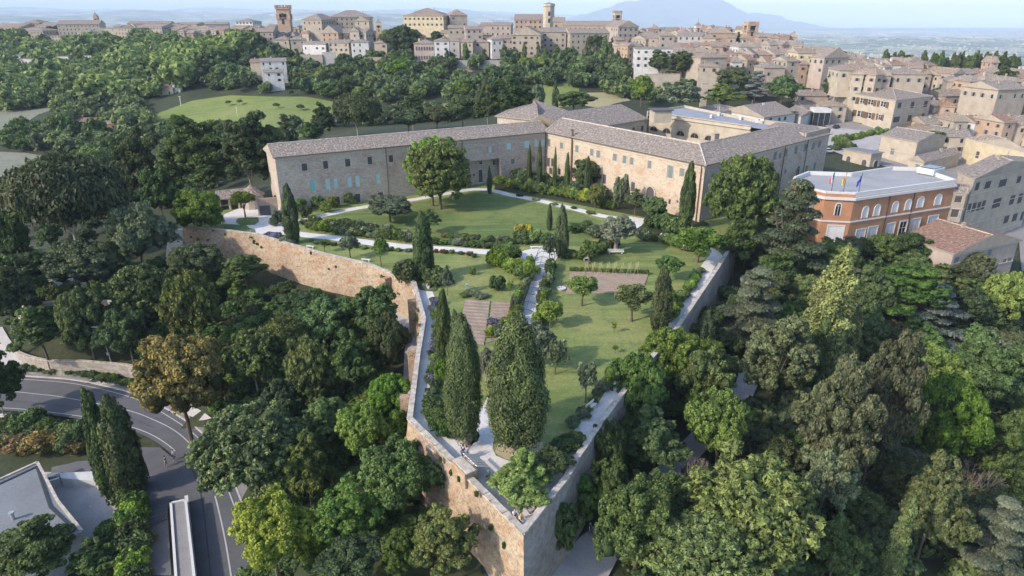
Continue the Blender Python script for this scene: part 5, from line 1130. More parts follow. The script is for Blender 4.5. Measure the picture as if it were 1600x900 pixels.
# two-storey arcade palace with arched openings and the white house attached to it
t, _ = lm(648, 679, 68, 97, 448, 13, 'pinkish', 'hip', 2.2, 'pinkish palace with two rows of dark arches on the edge of the wood', rz=0, name='arcade_palace', cat='palace', wins={0: []})
Qf = fp(648, 679, 97, 448, 13, 0)
for r, (a, b) in enumerate(((73, 79), (87, 93))):
    for k in range(7):
        x = 651+k*4.1; h = on_wall(Qf[0], Qf[1], [(x-1.3, a, x+1.3, b)])[0]; put_arch(t, Qf[0], Qf[1], h, 'pinkish', 'darkshut', 'window', .1)
lm(679, 702, 64, 99, 446, 12, 'white', 'hip', 1.6, 'tall white house attached to the right of the arcade palace', rz=0.05)
# terrace walls of the old town
def lowwall(x0, x1, vt, vb, y, mat, label, name='garden_wall'):
    a, b = atd(x0, vb, y), atd(x1, vb, y); zt = zat(y, vt); t = empty(name, (a.x, a.y, a.z), label, 'wall'); m = MB(); wall_bar(m, xy(a), xy(b), a.z-8, zt, .8); m.obj('masonry', M[mat], t); m = MB(); wall_bar(m, xy(a), xy(b), zt, zt+.25, 1.1); m.obj('coping', M['coping'], t)
lowwall(470, 505, 86, 100, 462, 'beige', 'pale retaining wall above the middle of the wood'); lowwall(505, 525, 82, 100, 463, 'grey', 'dark shaded bastion beside the pale retaining wall')
lowwall(575, 650, 90, 94, 455, 'brickish', 'long low terrace wall running along the top of the wood'); lowwall(1006, 1062, 116, 124, 352, 'cream', 'sunlit boundary wall along the street bend'); lowwall(1095, 1105, 130, 146, 320, 'cream', 'ruined pale wall end beside the bare tree'); lowwall(700, 800, 95, 100, 440, 'grey', 'low grey street wall below the two cypresses')
# filler houses of the dense quarter, same group, each standing in its own gap
mats = ['cream', 'beige', 'pinkish', 'cream', 'white', 'beige', 'yellow', 'brickish']
GRP = 'houses packed together in the old town'
WORDS = {'cream': 'cream', 'beige': 'beige', 'pinkish': 'pinkish', 'white': 'whitish', 'yellow': 'pale yellow', 'brickish': 'brown brick'}
rows_ = [ (1000,1160,48,520,9,13,'at the top of the right-hand quarter'), (1000,1240,60,470,11,15,'in the upper part of the right-hand quarter'), (1050,1245,72,430,12,17,'in the middle of the right-hand quarter'), (1060,1250,84,400,13,19,'in the lower middle of the right-hand quarter'), (1130,1240,96,370,13,18,'above the cedar in the right-hand quarter'),
          (1180,1245,70,480,10,15,'on the right slope of the quarter'), (1195,1245,78,440,12,16,'on the right slope of the quarter'), (600,650,60,530,8,12,'behind the oaks in the old town'), (700,805,58,530,9,13,'in the back rows between the two palazzi'), (720,800,70,500,10,14,'in the front rows above the cypresses'), (430,520,54,540,9,13,'below the brick tower'), (395,480,46,590,9,13,'behind the brick tower'), (560,640,54,560,9,12,'behind the bell turret'), (960,1010,64,480,9,13,'right of the crenellated bell tower'),
          (1320,1440,108,330,15,22,'on the hill behind the cream palazzo'), (1440,1720,116,350,14,24,'below the cypress row on the right'), (1490,1720,128,310,16,24,'right of the white sheeting'), (270,400,50,680,8,13,'between the left ridge and the old town'), (180,300,40,790,8,14,'on the skyline of the left ridge'), (0,120,42,800,9,14,'on the skyline of the left ridge'), (960,1005,74,440,10,13,'behind the violet-white apartment house'), (1318,1420,118,305,14,20,'close behind the cream palazzo roof'), (1590,1650,150,290,20,26,'at the right edge above the long beige house'), (1310,1345,94,380,12,16,'beside the big shaded gable')]
rows_ += [(1445,1700,192,268,20,30,'between the pinkish hall and the yellow house'), (1440,1560,168,292,17,24,'behind the pinkish hall'), (1245,1330,100,360,12,17,'below the big shaded gable'), (1330,1450,100,345,13,18,'on the back slope behind the palazzo')]
for (xa, xb, vt, y, w0, w1_, where) in rows_:
    x = xa
    while x < xb:
        w = random.uniform(w0, w1_); mt = random.choice(mats); rf = random.choice(['x', 'x', 'y', 'hip']); yy = y+random.uniform(-14, 14); v = vt+random.uniform(-2.5, 2.5)
        Q = fp(x, x+w, v+8, yy, random.uniform(10, 15), random.uniform(-.5, .45)); c = sum(Q, Vector((0, 0, 0)))/4; ze = zat(yy, v); zg = gz(c.x, c.y); z0 = min(ze-6, max(zg-1, ze-12))
        house(Q, z0, ze, roof=rf, rise=random.uniform(1.6, 2.6), mat=mt, label=f'{WORDS[mt]} house with old tiles packed {where}', group=GRP+' '+where, detail=1, seed=int(x), chim=random.choice([0, 1, 1, 2]), roofm=random.choice(['roof', 'roofbrown', 'roof', 'roofbrown', 'roofred']) if rf != 'q' else 'roof')
        x += w*random.uniform(.95, 1.15)
# ---------------------------------------------------------------- flat-roofed house lower left, white building strip, yard
gp = [xy(at(u, v, -15.5)) for u, v in ((-40, 771), (58, 726), (84, 788), (122, 829), (93, 843), (60, 870), (-60, 900))]
t = empty('flat_roofed_house', (gp[0].x+8, gp[0].y-4, -20), 'modern house with a large grey flat roof in the lower left corner', 'house')
m = MB(); m.prism([(p.x, p.y) for p in gp][::-1] if False else [(p.x, p.y) for p in gp], -21, -15.9, 0); m.obj('wall', M['white'], t)
cg = sum(gp, Vector((0, 0, 0)))/len(gp)
m = MB(); og = [p+(p-cg).normalized()*.6 for p in gp]
for tr_ in poly_fill(og): m.face([P3(og[i], -15.55) for i in tr_])
m.obj('flat_roof', M['flatroof'], t); m = MB()
for k in range(len(og)): a, b = og[k], og[(k+1) % len(og)]; wall_bar(m, a, b, -16.0, -15.35, .35)
m.obj('roof_edge', M['coping'], t); m = MB(); m2 = [p+(cg-p).normalized()*1.1 for p in og]
for k in range(len(m2)): a, b = m2[k], m2[(k+1) % len(m2)]; wall_bar(m, a, b, -15.55, -15.42, .35)
m.obj('roof_flashing', M['metal'], t); c = at(21, 811, -15.5); m = MB(); m.bar((c.x, c.y, -15.5), (c.x, c.y, -14.6), .22, n=10); m.bar((c.x, c.y, -14.6), (c.x, c.y, -14.4), .34, n=10); m.obj('roof_flue', M['lampmetal'], t)
sp_ = [xy(at(u, v, -15.2)) for u, v in ((267, 786), (290, 781), (305, 915), (276, 915))]
t = empty('annex_roof', (sp_[3].x, sp_[3].y, -19), 'long narrow building with gravel roof and white rim between the driveway and the road', 'building')
m = MB(); m.prism([(p.x, p.y) for p in (sp_[0], sp_[3], sp_[2], sp_[1])], -20, -15.4); m.obj('wall', M['white'], t); m = MB(); m.face([P3(p, -15.3) for p in (sp_[0], sp_[3], sp_[2], sp_[1])]); m.obj('gravel_roof', M['pave'], t)
m = MB(); [wall_bar(m, sp_[k], sp_[(k+1) % 4], -15.5, -15.1, .3) for k in range(4)]; m.obj('white_rim', M['trim'], t)
def boxwall(px, z, h, th, label, mat='white', name='garden_wall', zb=None, cap='trim'):
    P = [xy(at(u, v, z)) for u, v in px]; t = empty(name, (P[0].x, P[0].y, z-h), label, 'wall'); m = MB()
    for a, b in zip(P[:-1], P[1:]): wall_bar(m, a, b, z-h-.5, z, th)
    m.obj('masonry', M[mat], t); m = MB()
    for a, b in zip(P[:-1], P[1:]): wall_bar(m, a, b, z, z+.1, th+.12)
    m.obj('coping', M[cap], t); return t
wq = [xy(at(u, v, -17.6)) for u, v in ((93, 739), (170, 735), (178, 754), (95, 747))]
t = empty('white_roof', (wq[0].x, wq[0].y, -19), 'low white concrete roof slab beside the side road at the yard', 'roof'); m = MB(); m.prism([(p.x, p.y) for p in wq[::-1]] if False else [(p.x, p.y) for p in (wq[0], wq[3], wq[2], wq[1])], -20, -17.6); m.obj('slab', M['white'], t)
boxwall([(184, 763), (200, 804)], -18.2, 1.2, .3, 'low white wall on the right side of the stone yard'); boxwall([(75, 753), (93, 747)], -18.2, 1.0, .3, 'short white wall at the upper left of the stone yard')
boxwall([(291, 775), (305, 905)], -15.9, 1.1, .3, 'low pale parapet between the narrow gravel roof and the road', 'pave')
boxwall([(0, 648), (60, 653), (150, 668), (206, 683)], -16.6, .5, .3, 'low white parapet along the inner side of the bend', 'trim')
c = at(85, 745, -18.4); t = empty('utility_box', (c.x, c.y, -19.5), 'grey utility cabinet at the yard corner by the flat roofed house', 'cabinet'); m = MB(); m.box((c.x, c.y, -18.9), (1.8, .9, 1.4), .2); m.obj('cabinet_body', M['lampmetal'], t); m = MB(); m.box((c.x, c.y, -18.12), (2.0, 1.1, .14), .2); m.obj('lid', M['greyshut'], t)
c = at(149, 787, -19.2); t = empty('garden_table', (c.x, c.y, -19.9), 'round white garden table standing in the stone yard', 'table'); m = MB(); m.bar((c.x, c.y, -19.25), (c.x, c.y, -19.15), .75, n=20); m.obj('table_top', M['trim'], t); m = MB(); m.bar((c.x, c.y, -19.95), (c.x, c.y, -19.25), .08, n=8); m.bar((c.x, c.y, -19.95), (c.x, c.y, -19.88), .35, n=12); m.obj('pedestal', M['trim'], t)
# driveway gate
a, b = xy(at(223, 828, -17.3)), xy(at(264, 813, -17.3)); t = empty('driveway_gate', (a.x, a.y, -17.3), 'dark sliding metal gate across the driveway', 'gate')
for k in range(13): p = a.lerp(b, k/12); m = MB(); m.bar((p.x, p.y, -17.1), (p.x, p.y, -15.9), .03, n=5); m.obj('bar', M['metal'], t)
for z in (-17.0, -15.9): m = MB(); m.bar((a.x, a.y, z), (b.x, b.y, z), .05); m.obj('rail', M['metal'], t)
# bastion wall, left
bp = [xy(at(u, v, -6.2)) for u, v in ((18, 452), (24, 466), (45, 474), (75, 474), (105, 468), (135, 462), (168, 470), (172, 488))]
t_, S_, _ = retaining('bastion_wall', smooth_line([(p.x, p.y, 0) for p in bp], 3), -14, .9, 'rounded brown brick bastion wall among the trees on the far left', M['wallshade'])
t_.location.z = t_.location.z
for ch in t_.children: pass
dz_ = -7.0
t_.location.z += dz_
lp = [xy(at(u, v, -13.8)) for u, v in ((8, 524), (22, 545), (45, 556), (80, 563), (120, 563), (160, 566), (200, 570), (235, 578))]
t = empty('path_wall', (lp[0].x, lp[0].y, -15), 'low curved brick wall behind the street lamp along the left footpath', 'wall'); m = MB(); sl_ = smooth_line([(p.x, p.y, 0) for p in lp], 3)
for a, b in zip(sl_[:-1], sl_[1:]): wall_bar(m, a, b, -17, -13.9, .45)
m.obj('masonry', M['wallshade'], t); um_ = MB(); um_.box((0, 0, 0), (1, 1, 1)); ume = um_.mesh('coping_slab', M['coping'])
for a, b in zip(sl_[:-1], sl_[1:]):
    n = max(1, round((b-a).length/1.1))
    for j in range(n): c = a.lerp(b, (j+.5)/n); link('coping_slab', ume, t, (c.x-t.location.x, c.y-t.location.y, 1.17), math.atan2(b.y-a.y, b.x-a.x), ((b-a).length/n*.97, .6, .14))
# small pavilion with conical roof at the forecourt
c = at(376, 328, 0); t = empty('garden_shed', (c.x, c.y, 0), 'small open shed with low tiled roof and conical tiled corner beside the convent', 'shed')
def wpt(u, v, z): p = at(u, v, z); return Vector((p.x, p.y, 0))
e1, e2_ = wpt(343, 312, 2.7), wpt(400, 306, 2.7); dd = (e2_-e1).normalized(); nn = Vector((dd.y, -dd.x, 0)); SQ = [e1, e2_, e2_-nn*6, e1-nn*6]
m = MB(); quad_roof(m, SQ, 2.7, 1.4, 'x', .5); m.obj('roof', [M['roof'], M['wood'], M['flatroof']], t); m = MB(); wall_bar(m, SQ[3], SQ[2], 0, 2.7, .4); wall_bar(m, SQ[0], SQ[3], 0, 2.7, .4); m.obj('wall', M['brickish'], t)
for f in (.25, .5, .75, 1): p = SQ[0].lerp(SQ[1], f); m = MB(); m.box((p.x, p.y, 1.3), (.5, .5, 2.7), .2); m.obj('post', M['facade'], t)
cc = wpt(393, 303, 3.4); m = MB()
for k in range(12):
    a, b = 2*PI*k/12, 2*PI*(k+1)/12; m.face([(cc.x+3.2*math.cos(a), cc.y+3.2*math.sin(a), 3.3), (cc.x+3.2*math.cos(b), cc.y+3.2*math.sin(b), 3.3), (cc.x, cc.y, 5.8)], 0, [(0, 0), (1.6, 0), (.8, 3.6)])
m.obj('cone_roof', M['roof'], t); m = MB(); m.prism([(cc.x+2.7*math.cos(2*PI*k/12), cc.y+2.7*math.sin(2*PI*k/12)) for k in range(12)], 0, 3.3); m.obj('round_wall', M['facadegrey'], t)
a, b = wpt(402, 318, 3), wpt(433, 316, 3); t = empty('link_wall', (a.x, a.y, 0), 'brick wall with a gateway joining the shed to the convent end wall', 'wall'); m = MB(); wall_bar(m, a, b, 0, 4.2, .5); m.obj('masonry', M['brickish'], t); m = MB(); p = a.lerp(b, .35); m.box((p.x, p.y, 1.2), (2.4, .62, 2.5), math.atan2(b.y-a.y, b.x-a.x)); m.obj('door_leaf', M['darkshut'], t)
# steps left of the wall
a = at(272, 385, -4)
t = empty('garden_steps', (a.x, a.y, -6), 'pale stone steps climbing at the left end of the retaining wall', 'steps')
for k in range(12):
    p = at(276+k*.35, 398-k*3.6, -5.6+k*.48); m = MB(); m.box((p.x-.5, p.y, p.z-.2), (3.4, 1.1, .5), .1); m.obj('step', M['bench'], t)
# far settlements and woods in the valley
def scatter_boxes(name, n, fn, mat, sz, label):
    m = MB(); i = 0
    while i < n:
        x, y = fn(); z = tz(x, y)
        if z < -270: i += 1; continue
        s = sz*random.uniform(.6, 1.5); m.box((x, y, z+s*.25), (s, s*random.uniform(.6, 1.5), s*.8), random.uniform(0, 3), random.choice([0, 0, 1])); i += 1
    o = m.obj(name, [M['beige'], M['roofbrown']]); return prop(o, label, 'houses', kind='stuff')
cl = [(2300, 4200, 500, 220), (1700, 3600, 300, 200), (3000, 5200, 700, 260), (3600, 4300, 500, 300), (900, 3100, 300, 160), (4600, 6500, 900, 400), (2600, 7000, 1100, 300), (6500, 8200, 1200, 400), (-300, 5200, 500, 200), (300, 4300, 400, 150), (1500, 9500, 1600, 300), (-3500, 6500, 800, 200), (-1500, 7600, 900, 200), (5200, 11000, 2500, 500), (3000, 12500, 2500, 400), (900, 6200, 700, 200)]
def fn():
    c = random.choice(cl); 
    if random.random() < .25: return random.uniform(-.3, .85)*6000, random.uniform(2200, 9000)
    return random.gauss(c[0], c[2]*.6), random.gauss(c[1], c[3]*.8)
scatter_boxes('distant_settlement', 2600, fn, None, 11, 'pale specks of farms and villages scattered over the blue valley')
m = MB()
for i in range(1500):
    y = math.exp(random.uniform(math.log(1100), math.log(8500))); x = random.uniform(-.85, .95)*y; z = tz(x, y); s = random.uniform(12, 32)*(y/2500)**.4; l = random.uniform(1, 5); rz = random.choice([.3, 1.7, .35])+random.uniform(-.3, .3)
    if y < 1300 and x < 0: continue
    n = 6; pts = [(s*l*.5*math.cos(2*PI*k/n)*random.uniform(.8, 1.2), s*.5*math.sin(2*PI*k/n)*random.uniform(.7, 1.2)) for k in range(n)]; cr, sr = math.cos(rz), math.sin(rz); P = [(x+a*cr-b*sr, y+a*sr+b*cr) for a, b in pts]; hgt = random.uniform(5, 9)
    Q = [(x+(p[0]-x)*.7, y+(p[1]-y)*.7) for p in P]
    for k in range(n): j = (k+1) % n; m.face([(P[k][0], P[k][1], z-3), (P[j][0], P[j][1], z-3), (Q[j][0], Q[j][1], z+hgt), (Q[k][0], Q[k][1], z+hgt)])
    m.face([(p[0], p[1], z+hgt) for p in Q])
prop(m.obj('distant_woods', M['mountain']), 'dark copses and hedgerows over the far valley', 'woods', kind='stuff')
# ================================================================ vegetation
def unit(n):
    v = RNG.normal(size=(n, 3)); return v/np.linalg.norm(v, axis=1, keepdims=True)
def leafmesh(name, C, R, n, size, mat, jit=0.55, up=0.0, elong=1.5, keep=0.72, inner=0.72, core=True, zmin=-9, droop=0.0, CB=None, RB=None):
    """leaf sprays spread over clumps (centres C, radii R) as small quads"""
    C = np.asarray(C, float); R = np.asarray(R, float)
    if R.ndim == 1: R = np.repeat(R[:, None], 3, 1)
    A = (R[:, 0]*R[:, 1]+R[:, 0]*R[:, 2]+R[:, 1]*R[:, 2]); pk = RNG.choice(len(C), size=int(n*1.7), p=A/A.sum())
    d = unit(len(pk)); d[:, 2] = np.where(RNG.random(len(pk)) < 0.6, np.abs(d[:, 2]), d[:, 2])
    rr = 1.08-0.42*RNG.random(len(pk))**2+.16*(RNG.random(len(pk)) < .12); P = C[pk]+d*R[pk]*rr[:, None]
    ok = np.ones(len(P), bool)
    if CB is None: CB, RB, own = C, R, True
    else: own = False
    for k in range(len(CB)):
        q = ((P-CB[k])/RB[k]); q = (q*q).sum(1) > keep*keep; ok &= (q | (pk == k)) if own else q
    ok &= P[:, 2] > zmin
    idx = np.flatnonzero(ok)[:n]; P, d, pk = P[idx], d[idx], pk[idx]
    N_ = d/R[pk]; N_ /= np.linalg.norm(N_, axis=1, keepdims=True); N_ = N_+jit*RNG.normal(size=N_.shape)+np.array([0, 0, up]); N_ /= np.linalg.norm(N_, axis=1, keepdims=True)
    T = np.cross(N_, unit(len(P))); T /= np.linalg.norm(T, axis=1, keepdims=True)+1e-9; 
    if droop: T = T+np.array([0, 0, droop]); T -= N_*(T*N_).sum(1, keepdims=True); T /= np.linalg.norm(T, axis=1, keepdims=True)+1e-9
    B = np.cross(N_, T); s = size*(0.6+0.8*RNG.random(len(P)))[:, None]; a, b = T*s*elong*.5, B*s*.5
    V = np.stack([P-a, P-b*.9+N_*s*.12, P+a, P+b*.9+N_*s*.12], 1).reshape(-1, 3); Q = np.arange(len(P)*4).reshape(-1, 4)
    ct = RNG.random(len(C)); tone = np.clip(0.5*ct[pk]+0.5*RNG.random(len(P)), 0, 1)
    me = bpy.data.meshes.new(name)
    if core:   # opaque inner blobs; their darkest tone paints the shade in crown gaps
        ico_v, ico_f = ICO; cv = []; cf = []; off = len(V)
        for k in range(len(CB)):
            if core == 2 and k % 2: continue
            cv.append(CB[k]+ico_v*RB[k]*inner*(1+.12*RNG.normal(size=(len(ico_v), 1)))); cf.append(ico_f+off); off += len(ico_v)
        tri = np.concatenate(cf); V = np.concatenate([V]+cv); nq = len(Q); q4 = len(tri)
        loops = np.concatenate([Q.ravel(), tri.ravel()]); starts = np.concatenate([np.arange(0, nq*4, 4), nq*4+np.arange(0, q4*3, 3)]); tot = np.concatenate([np.full(nq, 4), np.full(q4, 3)]); tone = np.concatenate([tone, np.full(q4, .0)])
    else:
        loops = Q.ravel(); starts = np.arange(0, len(loops), 4); tot = np.full(len(Q), 4)
    me.vertices.add(len(V)); me.vertices.foreach_set('co', V.astype(np.float32).ravel()); me.loops.add(len(loops)); me.loops.foreach_set('vertex_index', loops.astype(np.int32))
    me.polygons.add(len(starts)); me.polygons.foreach_set('loop_start', starts.astype(np.int32)); me.polygons.foreach_set('loop_total', tot.astype(np.int32)); me.update(calc_edges=True)
    at_ = me.attributes.new('tone', 'FLOAT', 'FACE'); at_.data.foreach_set('value', tone.astype(np.float32)); me.materials.append(mat); return me
_b = bmesh.new(); bmesh.ops.create_icosphere(_b, subdivisions=1, radius=1); ICO = (np.array([v.co[:] for v in _b.verts]), np.array([[v.index for v in f.verts] for f in _b.faces])); _b.free()
def with_mat(me, mat): return (me, mat)
def fib(n, zlo=-0.2):
    i = np.arange(n)+.5; z = 1-(1-zlo)*i/n; ph = i*2.399963+RNG.uniform(0, 6); r = np.sqrt(np.maximum(0, 1-z*z)); return np.stack([r*np.cos(ph), r*np.sin(ph), z], -1)
# crown prototypes: radius 1 in x,y; z from 0 (bottom) to 2a (top)
def cr_round(n, nc, size, mat, a=0.85, rc=0.30, irregular=.16, lobes=0, **k):
    D = fib(nc, -0.55); D = D+irregular*RNG.normal(size=D.shape)*[1, 1, .8]; rad = RNG.uniform(.6, 0.86, (nc, 1)); C = D*rad
    if lobes:
        L_ = fib(lobes, 0)*.42; C = C*.72+L_[RNG.integers(0, lobes, nc)]
    R = rc*RNG.uniform(.6, 1.25, nc); C = np.concatenate([C, [[0, 0, 0], [0, 0, .3], [.3, 0, -.1], [-.3, .1, -.1]]]); R = np.concatenate([R, [.5, .45, .42, .42]])
    C[:, 2] = C[:, 2]*a+a; R3 = np.stack([R, R, R*.85], -1)
    if n < 5000: return leafmesh('crown', C, R3, n, size, mat, **k), a
    S, Q = [], []   # tufts riding on every bough
    for c, r in zip(C, R3):
        m_ = max(5, int(16*(r[0]/.25))); d = unit(m_); d[:, 2] = np.abs(d[:, 2])*1.0-.25*(RNG.random(m_) < .3); d /= np.linalg.norm(d, axis=1, keepdims=True); w = r[0]*RNG.uniform(.26, .48, m_)*(.25/max(.25, r[0]))**.5
        S.append(c+d*r*RNG.uniform(.72, 1.02, (m_, 1))); Q.append(np.stack([w, w, w*.8], -1))
    k.setdefault('jit', .45); return leafmesh('crown', np.concatenate(S), np.concatenate(Q), n, size, mat, CB=C, RB=R3, **{**k, 'keep': .78}), a
def cr_umbrella(n, nc, size, mat, a=0.36, **k):
    i = np.arange(nc)+.5; r = np.sqrt(i/nc)*.88; ph = i*2.399963; C = np.stack([r*np.cos(ph), r*np.sin(ph), (1-r**2.2)*a*1.1+a*.55], -1)+RNG.normal(size=(nc, 3))*[.05, .05, .035]
    R = RNG.uniform(.13, .24, nc); R3 = np.stack([R, R, R*.75], -1); C = np.concatenate([C, [[0, 0, .5*a], [.35, .2, .55*a], [-.4, .1, .5*a], [0, -.4, .5*a]]]); R3 = np.concatenate([R3, np.array([[.5, .5, .16]]*4)]); return leafmesh('crown', C, R3, n, size, mat, up=.3, **k), a
def cr_cypress(n, nc, size, mat, fat=.5, **k):
    """columnar: a=3 so height 6 for radius 1"""
    a = 3.0; t = RNG.random(nc)**.9; ph = RNG.uniform(0, 6.28, nc); prof = np.interp(t, [0, .08, .3, .6, .85, 1], [.62, .86, 1, .82, .45, .08]); C = np.stack([prof*(.66+.14*RNG.random(nc))*np.cos(ph), prof*(.66+.14*RNG.random(nc))*np.sin(ph), t*5.7+.1], -1); w = .15+.28*RNG.random(nc)**1.5; w *= (.45+.55*prof)
    R3 = np.stack([w, w, w*2.6], -1); zc = np.linspace(.4, 5.4, 9); pc = np.interp(zc/5.7, [0, .08, .3, .6, .85, 1], [.62, .86, 1, .82, .45, .08]); C = np.concatenate([C, np.stack([0*zc, 0*zc, zc], -1)]); R3 = np.concatenate([R3, np.stack([pc*.72, pc*.72, 0*zc+.6], -1)]); return leafmesh('crown', C, R3, n, size, mat, jit=.3, elong=2.2, droop=1.6, **k), a
def cr_conifer(n, tiers, size, mat, a=1.5, layer=0.09, blunt=.0, arms=9, **k):
    C = []; R = []
    for t in range(tiers):
        f = t/(tiers-1); z = f*2*a*.97+.05; r = (1-f)**(.75 if not blunt else .45)*.8+.06; m_ = max(3, int(arms*(1-f*.6)))
        for j in range(m_):
            ph = 2*PI*j/m_+t*1.1+random.uniform(-.3, .3); rr = r*random.uniform(.55, 1.1)
            for s in (.45, .85): C.append((rr*s*math.cos(ph), rr*s*math.sin(ph), z-.10*rr*s*2+random.uniform(-.04, .04))); w = .30*r*(1.15-s*.5)+.05; R.append((w, w, layer*random.uniform(.8, 1.5)*a/1.2))
        C.append((0, 0, z)); R.append((r*.35+.03, r*.35+.03, .22*a/1.5))
    return leafmesh('crown', C, R, n, size, mat, jit=.6, up=.5, **k), a
def cr_cedar(n, size, mat, a=1.0, plates=26, **k):
    C = []; R = []
    for t in range(plates):
        f = t/plates; z = (f*.92+.06)*2*a; r = (1-f**1.7)*.75+.12; ph = t*2.4; rr = r*random.uniform(.35, .95)
        C.append((rr*math.cos(ph), rr*math.sin(ph), z)); w = random.uniform(.26, .42)*(1-f*.45); R.append((w, w, .07*a))
        C.append((rr*.5*math.cos(ph), rr*.5*math.sin(ph), z-.02)); R.append((w*.7, w*.7, .09*a))
    for f in (.15, .35, .55, .75): C.append((0, 0, f*2*a)); R.append((.3*(1-f)+.08,)*2+(.25*a,))
    return leafmesh('crown', C, R, n, size, mat, jit=.35, up=.9, **k), a
def cr_bare(mat):
    m = MB()
    def br(p, d, l, r, dep):
        q = p+d*l; m.bar(p, q, r, 0, 4, r*.6)
        if dep == 0: return
        for _ in range(3): nd = (d+Vector([random.gauss(0, .5) for _ in range(3)])+Vector((0, 0, .12))).normalized(); br(q, nd, l*.72, r*.55, dep-1)
    for k in range(5): a = k*1.256; br(Vector((0, 0, 0)), Vector((.5*math.cos(a), .5*math.sin(a), 1)).normalized(), .62, .03, 4)
    return m.mesh('twigs', mat), 1.0
def trunk_mesh(mat, limbs=6, r=.05, spread=.5, fork=.55, lean=0.0):
    """unit height trunk (z 0..1); limbs reach out to radius `spread` (x,y scaled with the crown)"""
    m = MB(); p = [Vector((0, 0, -.15)), Vector((random.uniform(-.02, .02), 0, .25)), Vector((random.uniform(-.03, .03)+lean, random.uniform(-.03, .03), fork)), Vector((lean*1.3, 0, .95))]
    m.tube(p, [r*1.5, r, r*.8, r*.35], 0, 8)
    for k in range(limbs):
        a = 2*PI*k/limbs+random.uniform(-.3, .3); s = spread*random.uniform(.6, 1); z0 = fork*random.uniform(.75, 1.05); b = p[2].copy(); b.z = z0; mid = Vector((b.x+s*.5*math.cos(a), b.y+s*.5*math.sin(a), z0+(1-z0)*.45)); e = Vector((b.x+s*math.cos(a), b.y+s*math.sin(a), z0+(1-z0)*random.uniform(.8, 1.1))); m.tube([b, mid, e], [r*.55, r*.35, r*.12], 0, 5)
    return m.mesh('trunk', mat, smooth=True)
TR = dict(std=[trunk_mesh(M['bark'], 7, .045, .5) for _ in range(2)], pine=[trunk_mesh(M['palebark'], 9, .035, .75, .6) for _ in range(2)], cyp=[trunk_mesh(M['palebark'], 0, .09, 0, .5)], fruit=[trunk_mesh(M['bark'], 7, .07, .55, .42) for _ in range(2)], olive=[trunk_mesh(M['palebark'], 8, .10, .6, .3, .03) for _ in range(2)])
P_ = {}   # kind -> list of (mesh, a); trunk kind; trunk length in crown radii
def add(kind, protos, tk, tl): P_[kind] = (protos, tk, tl)
b1 = [cr_round(36000, nc_, .043, L['mid'], a=a_, rc=r_, lobes=l_, inner=.72, jit=.5) for a_, r_, l_, nc_ in ((.85, .27, 0, 34), (.95, .25, 5, 38), (.8, .24, 7, 44), (.9, .23, 4, 50))]
b2 = [cr_round(4200, 30, .115, L['mid'], a=a_, rc=.3, lobes=l_) for a_, l_ in ((.85, 0), (.8, 4))]
for nm in ('dark', 'mid', 'bright', 'lime', 'brown', 'bronze', 'greygreen'):
    add(nm, [(with_mat(m_, L[nm]), a) for m_, a in b1], 'std', .5); add('far_'+nm, [(with_mat(m_, L[nm]), a) for m_, a in b2], 'std', .6)
ap = [cr_round(34000, 190, .036, L['pine'], a=.78, rc=.125, irregular=.09, elong=2.2, jit=.8) for _ in range(2)]; add('puffpine', ap, 'pine', .75)
add('darkpine', [(with_mat(m_, L['dark']), a) for m_, a in [cr_round(30000, 90, .042, L['dark'], a=1.25, rc=.2, irregular=.2, elong=2.2, jit=.8)]], 'pine', .7)
add('tallpine', [cr_round(26000, 80, .045, L['pine'], a=1.15, rc=.22, irregular=.22, elong=2.2, jit=.8, lobes=7)], 'pine', .8)
um = [cr_umbrella(30000, 150, .038, L['pine'], elong=2.0, jit=.7)]; add('umbrella', um, 'pine', 1.35); add('darkumbrella', [(with_mat(m_, L['dark']), a) for m_, a in um], 'pine', 1.2)
add('far_pine', [cr_round(4000, 36, .12, L['dark'], a=.8, rc=.24)], 'std', .6)
add('cypress', [cr_cypress(16000, 150, .10, L['cypress']), cr_cypress(16000, 150, .10, L['cypress'])], 'cyp', .55)
add('bigcypress', [cr_cypress(60000, 420, .052, L['cypress']), cr_cypress(60000, 420, .052, L['cypress'])], 'cyp', .8)
add('far_cypress', [cr_cypress(2600, 60, .26, L['cypress'])], 'cyp', .3)
add('cedar', [cr_cedar(30000, .043, L['cedar'], a=1.0)], 'std', .2); add('bluecedar', [cr_cedar(28000, .042, L['bluecedar'], a=.7)], 'std', .3)
add('fir', [cr_conifer(36000, 20, .042, L['fir'], a=1.5, blunt=1)], 'std', .2); add('darkfir', [cr_round(38000, 70, .04, L['bronze'], a=1.3, rc=.21, irregular=.2, lobes=6, inner=.72)], 'std', .2)
add('far_cedar', [cr_cedar(4000, .12, L['dark'], a=1.0)], 'std', .2)
add('olive', [cr_round(15000, 40, .055, L['olive'], a=.72, rc=.26, elong=2.6, jit=.9, core=2, inner=.55)], 'olive', .55)
add('fruit', [cr_round(3600, 24, .12, L['mid'], a=.72, rc=.3, jit=.9, core=2, inner=.5), cr_round(3000, 24, .12, L['mid'], a=.8, rc=.3, jit=.9, core=2, inner=.5)], 'fruit', .8)
add('sparse', [cr_round(1300, 20, .17, L['greygreen'], a=.9, rc=.27, jit=1.0, core=False)], 'fruit', .9); add('sapling', [cr_round(700, 12, .2, L['bright'], a=1.2, rc=.3, jit=1.0, core=False)], 'fruit', 1.0)
add('fruitbright', [(with_mat(m_, L['bright']), a) for m_, a in P_['fruit'][0]], 'fruit', .8)
sh = [cr_round(2600, 18, .14, L['mid'], a=.6, rc=.34, jit=.8) for _ in range(2)]
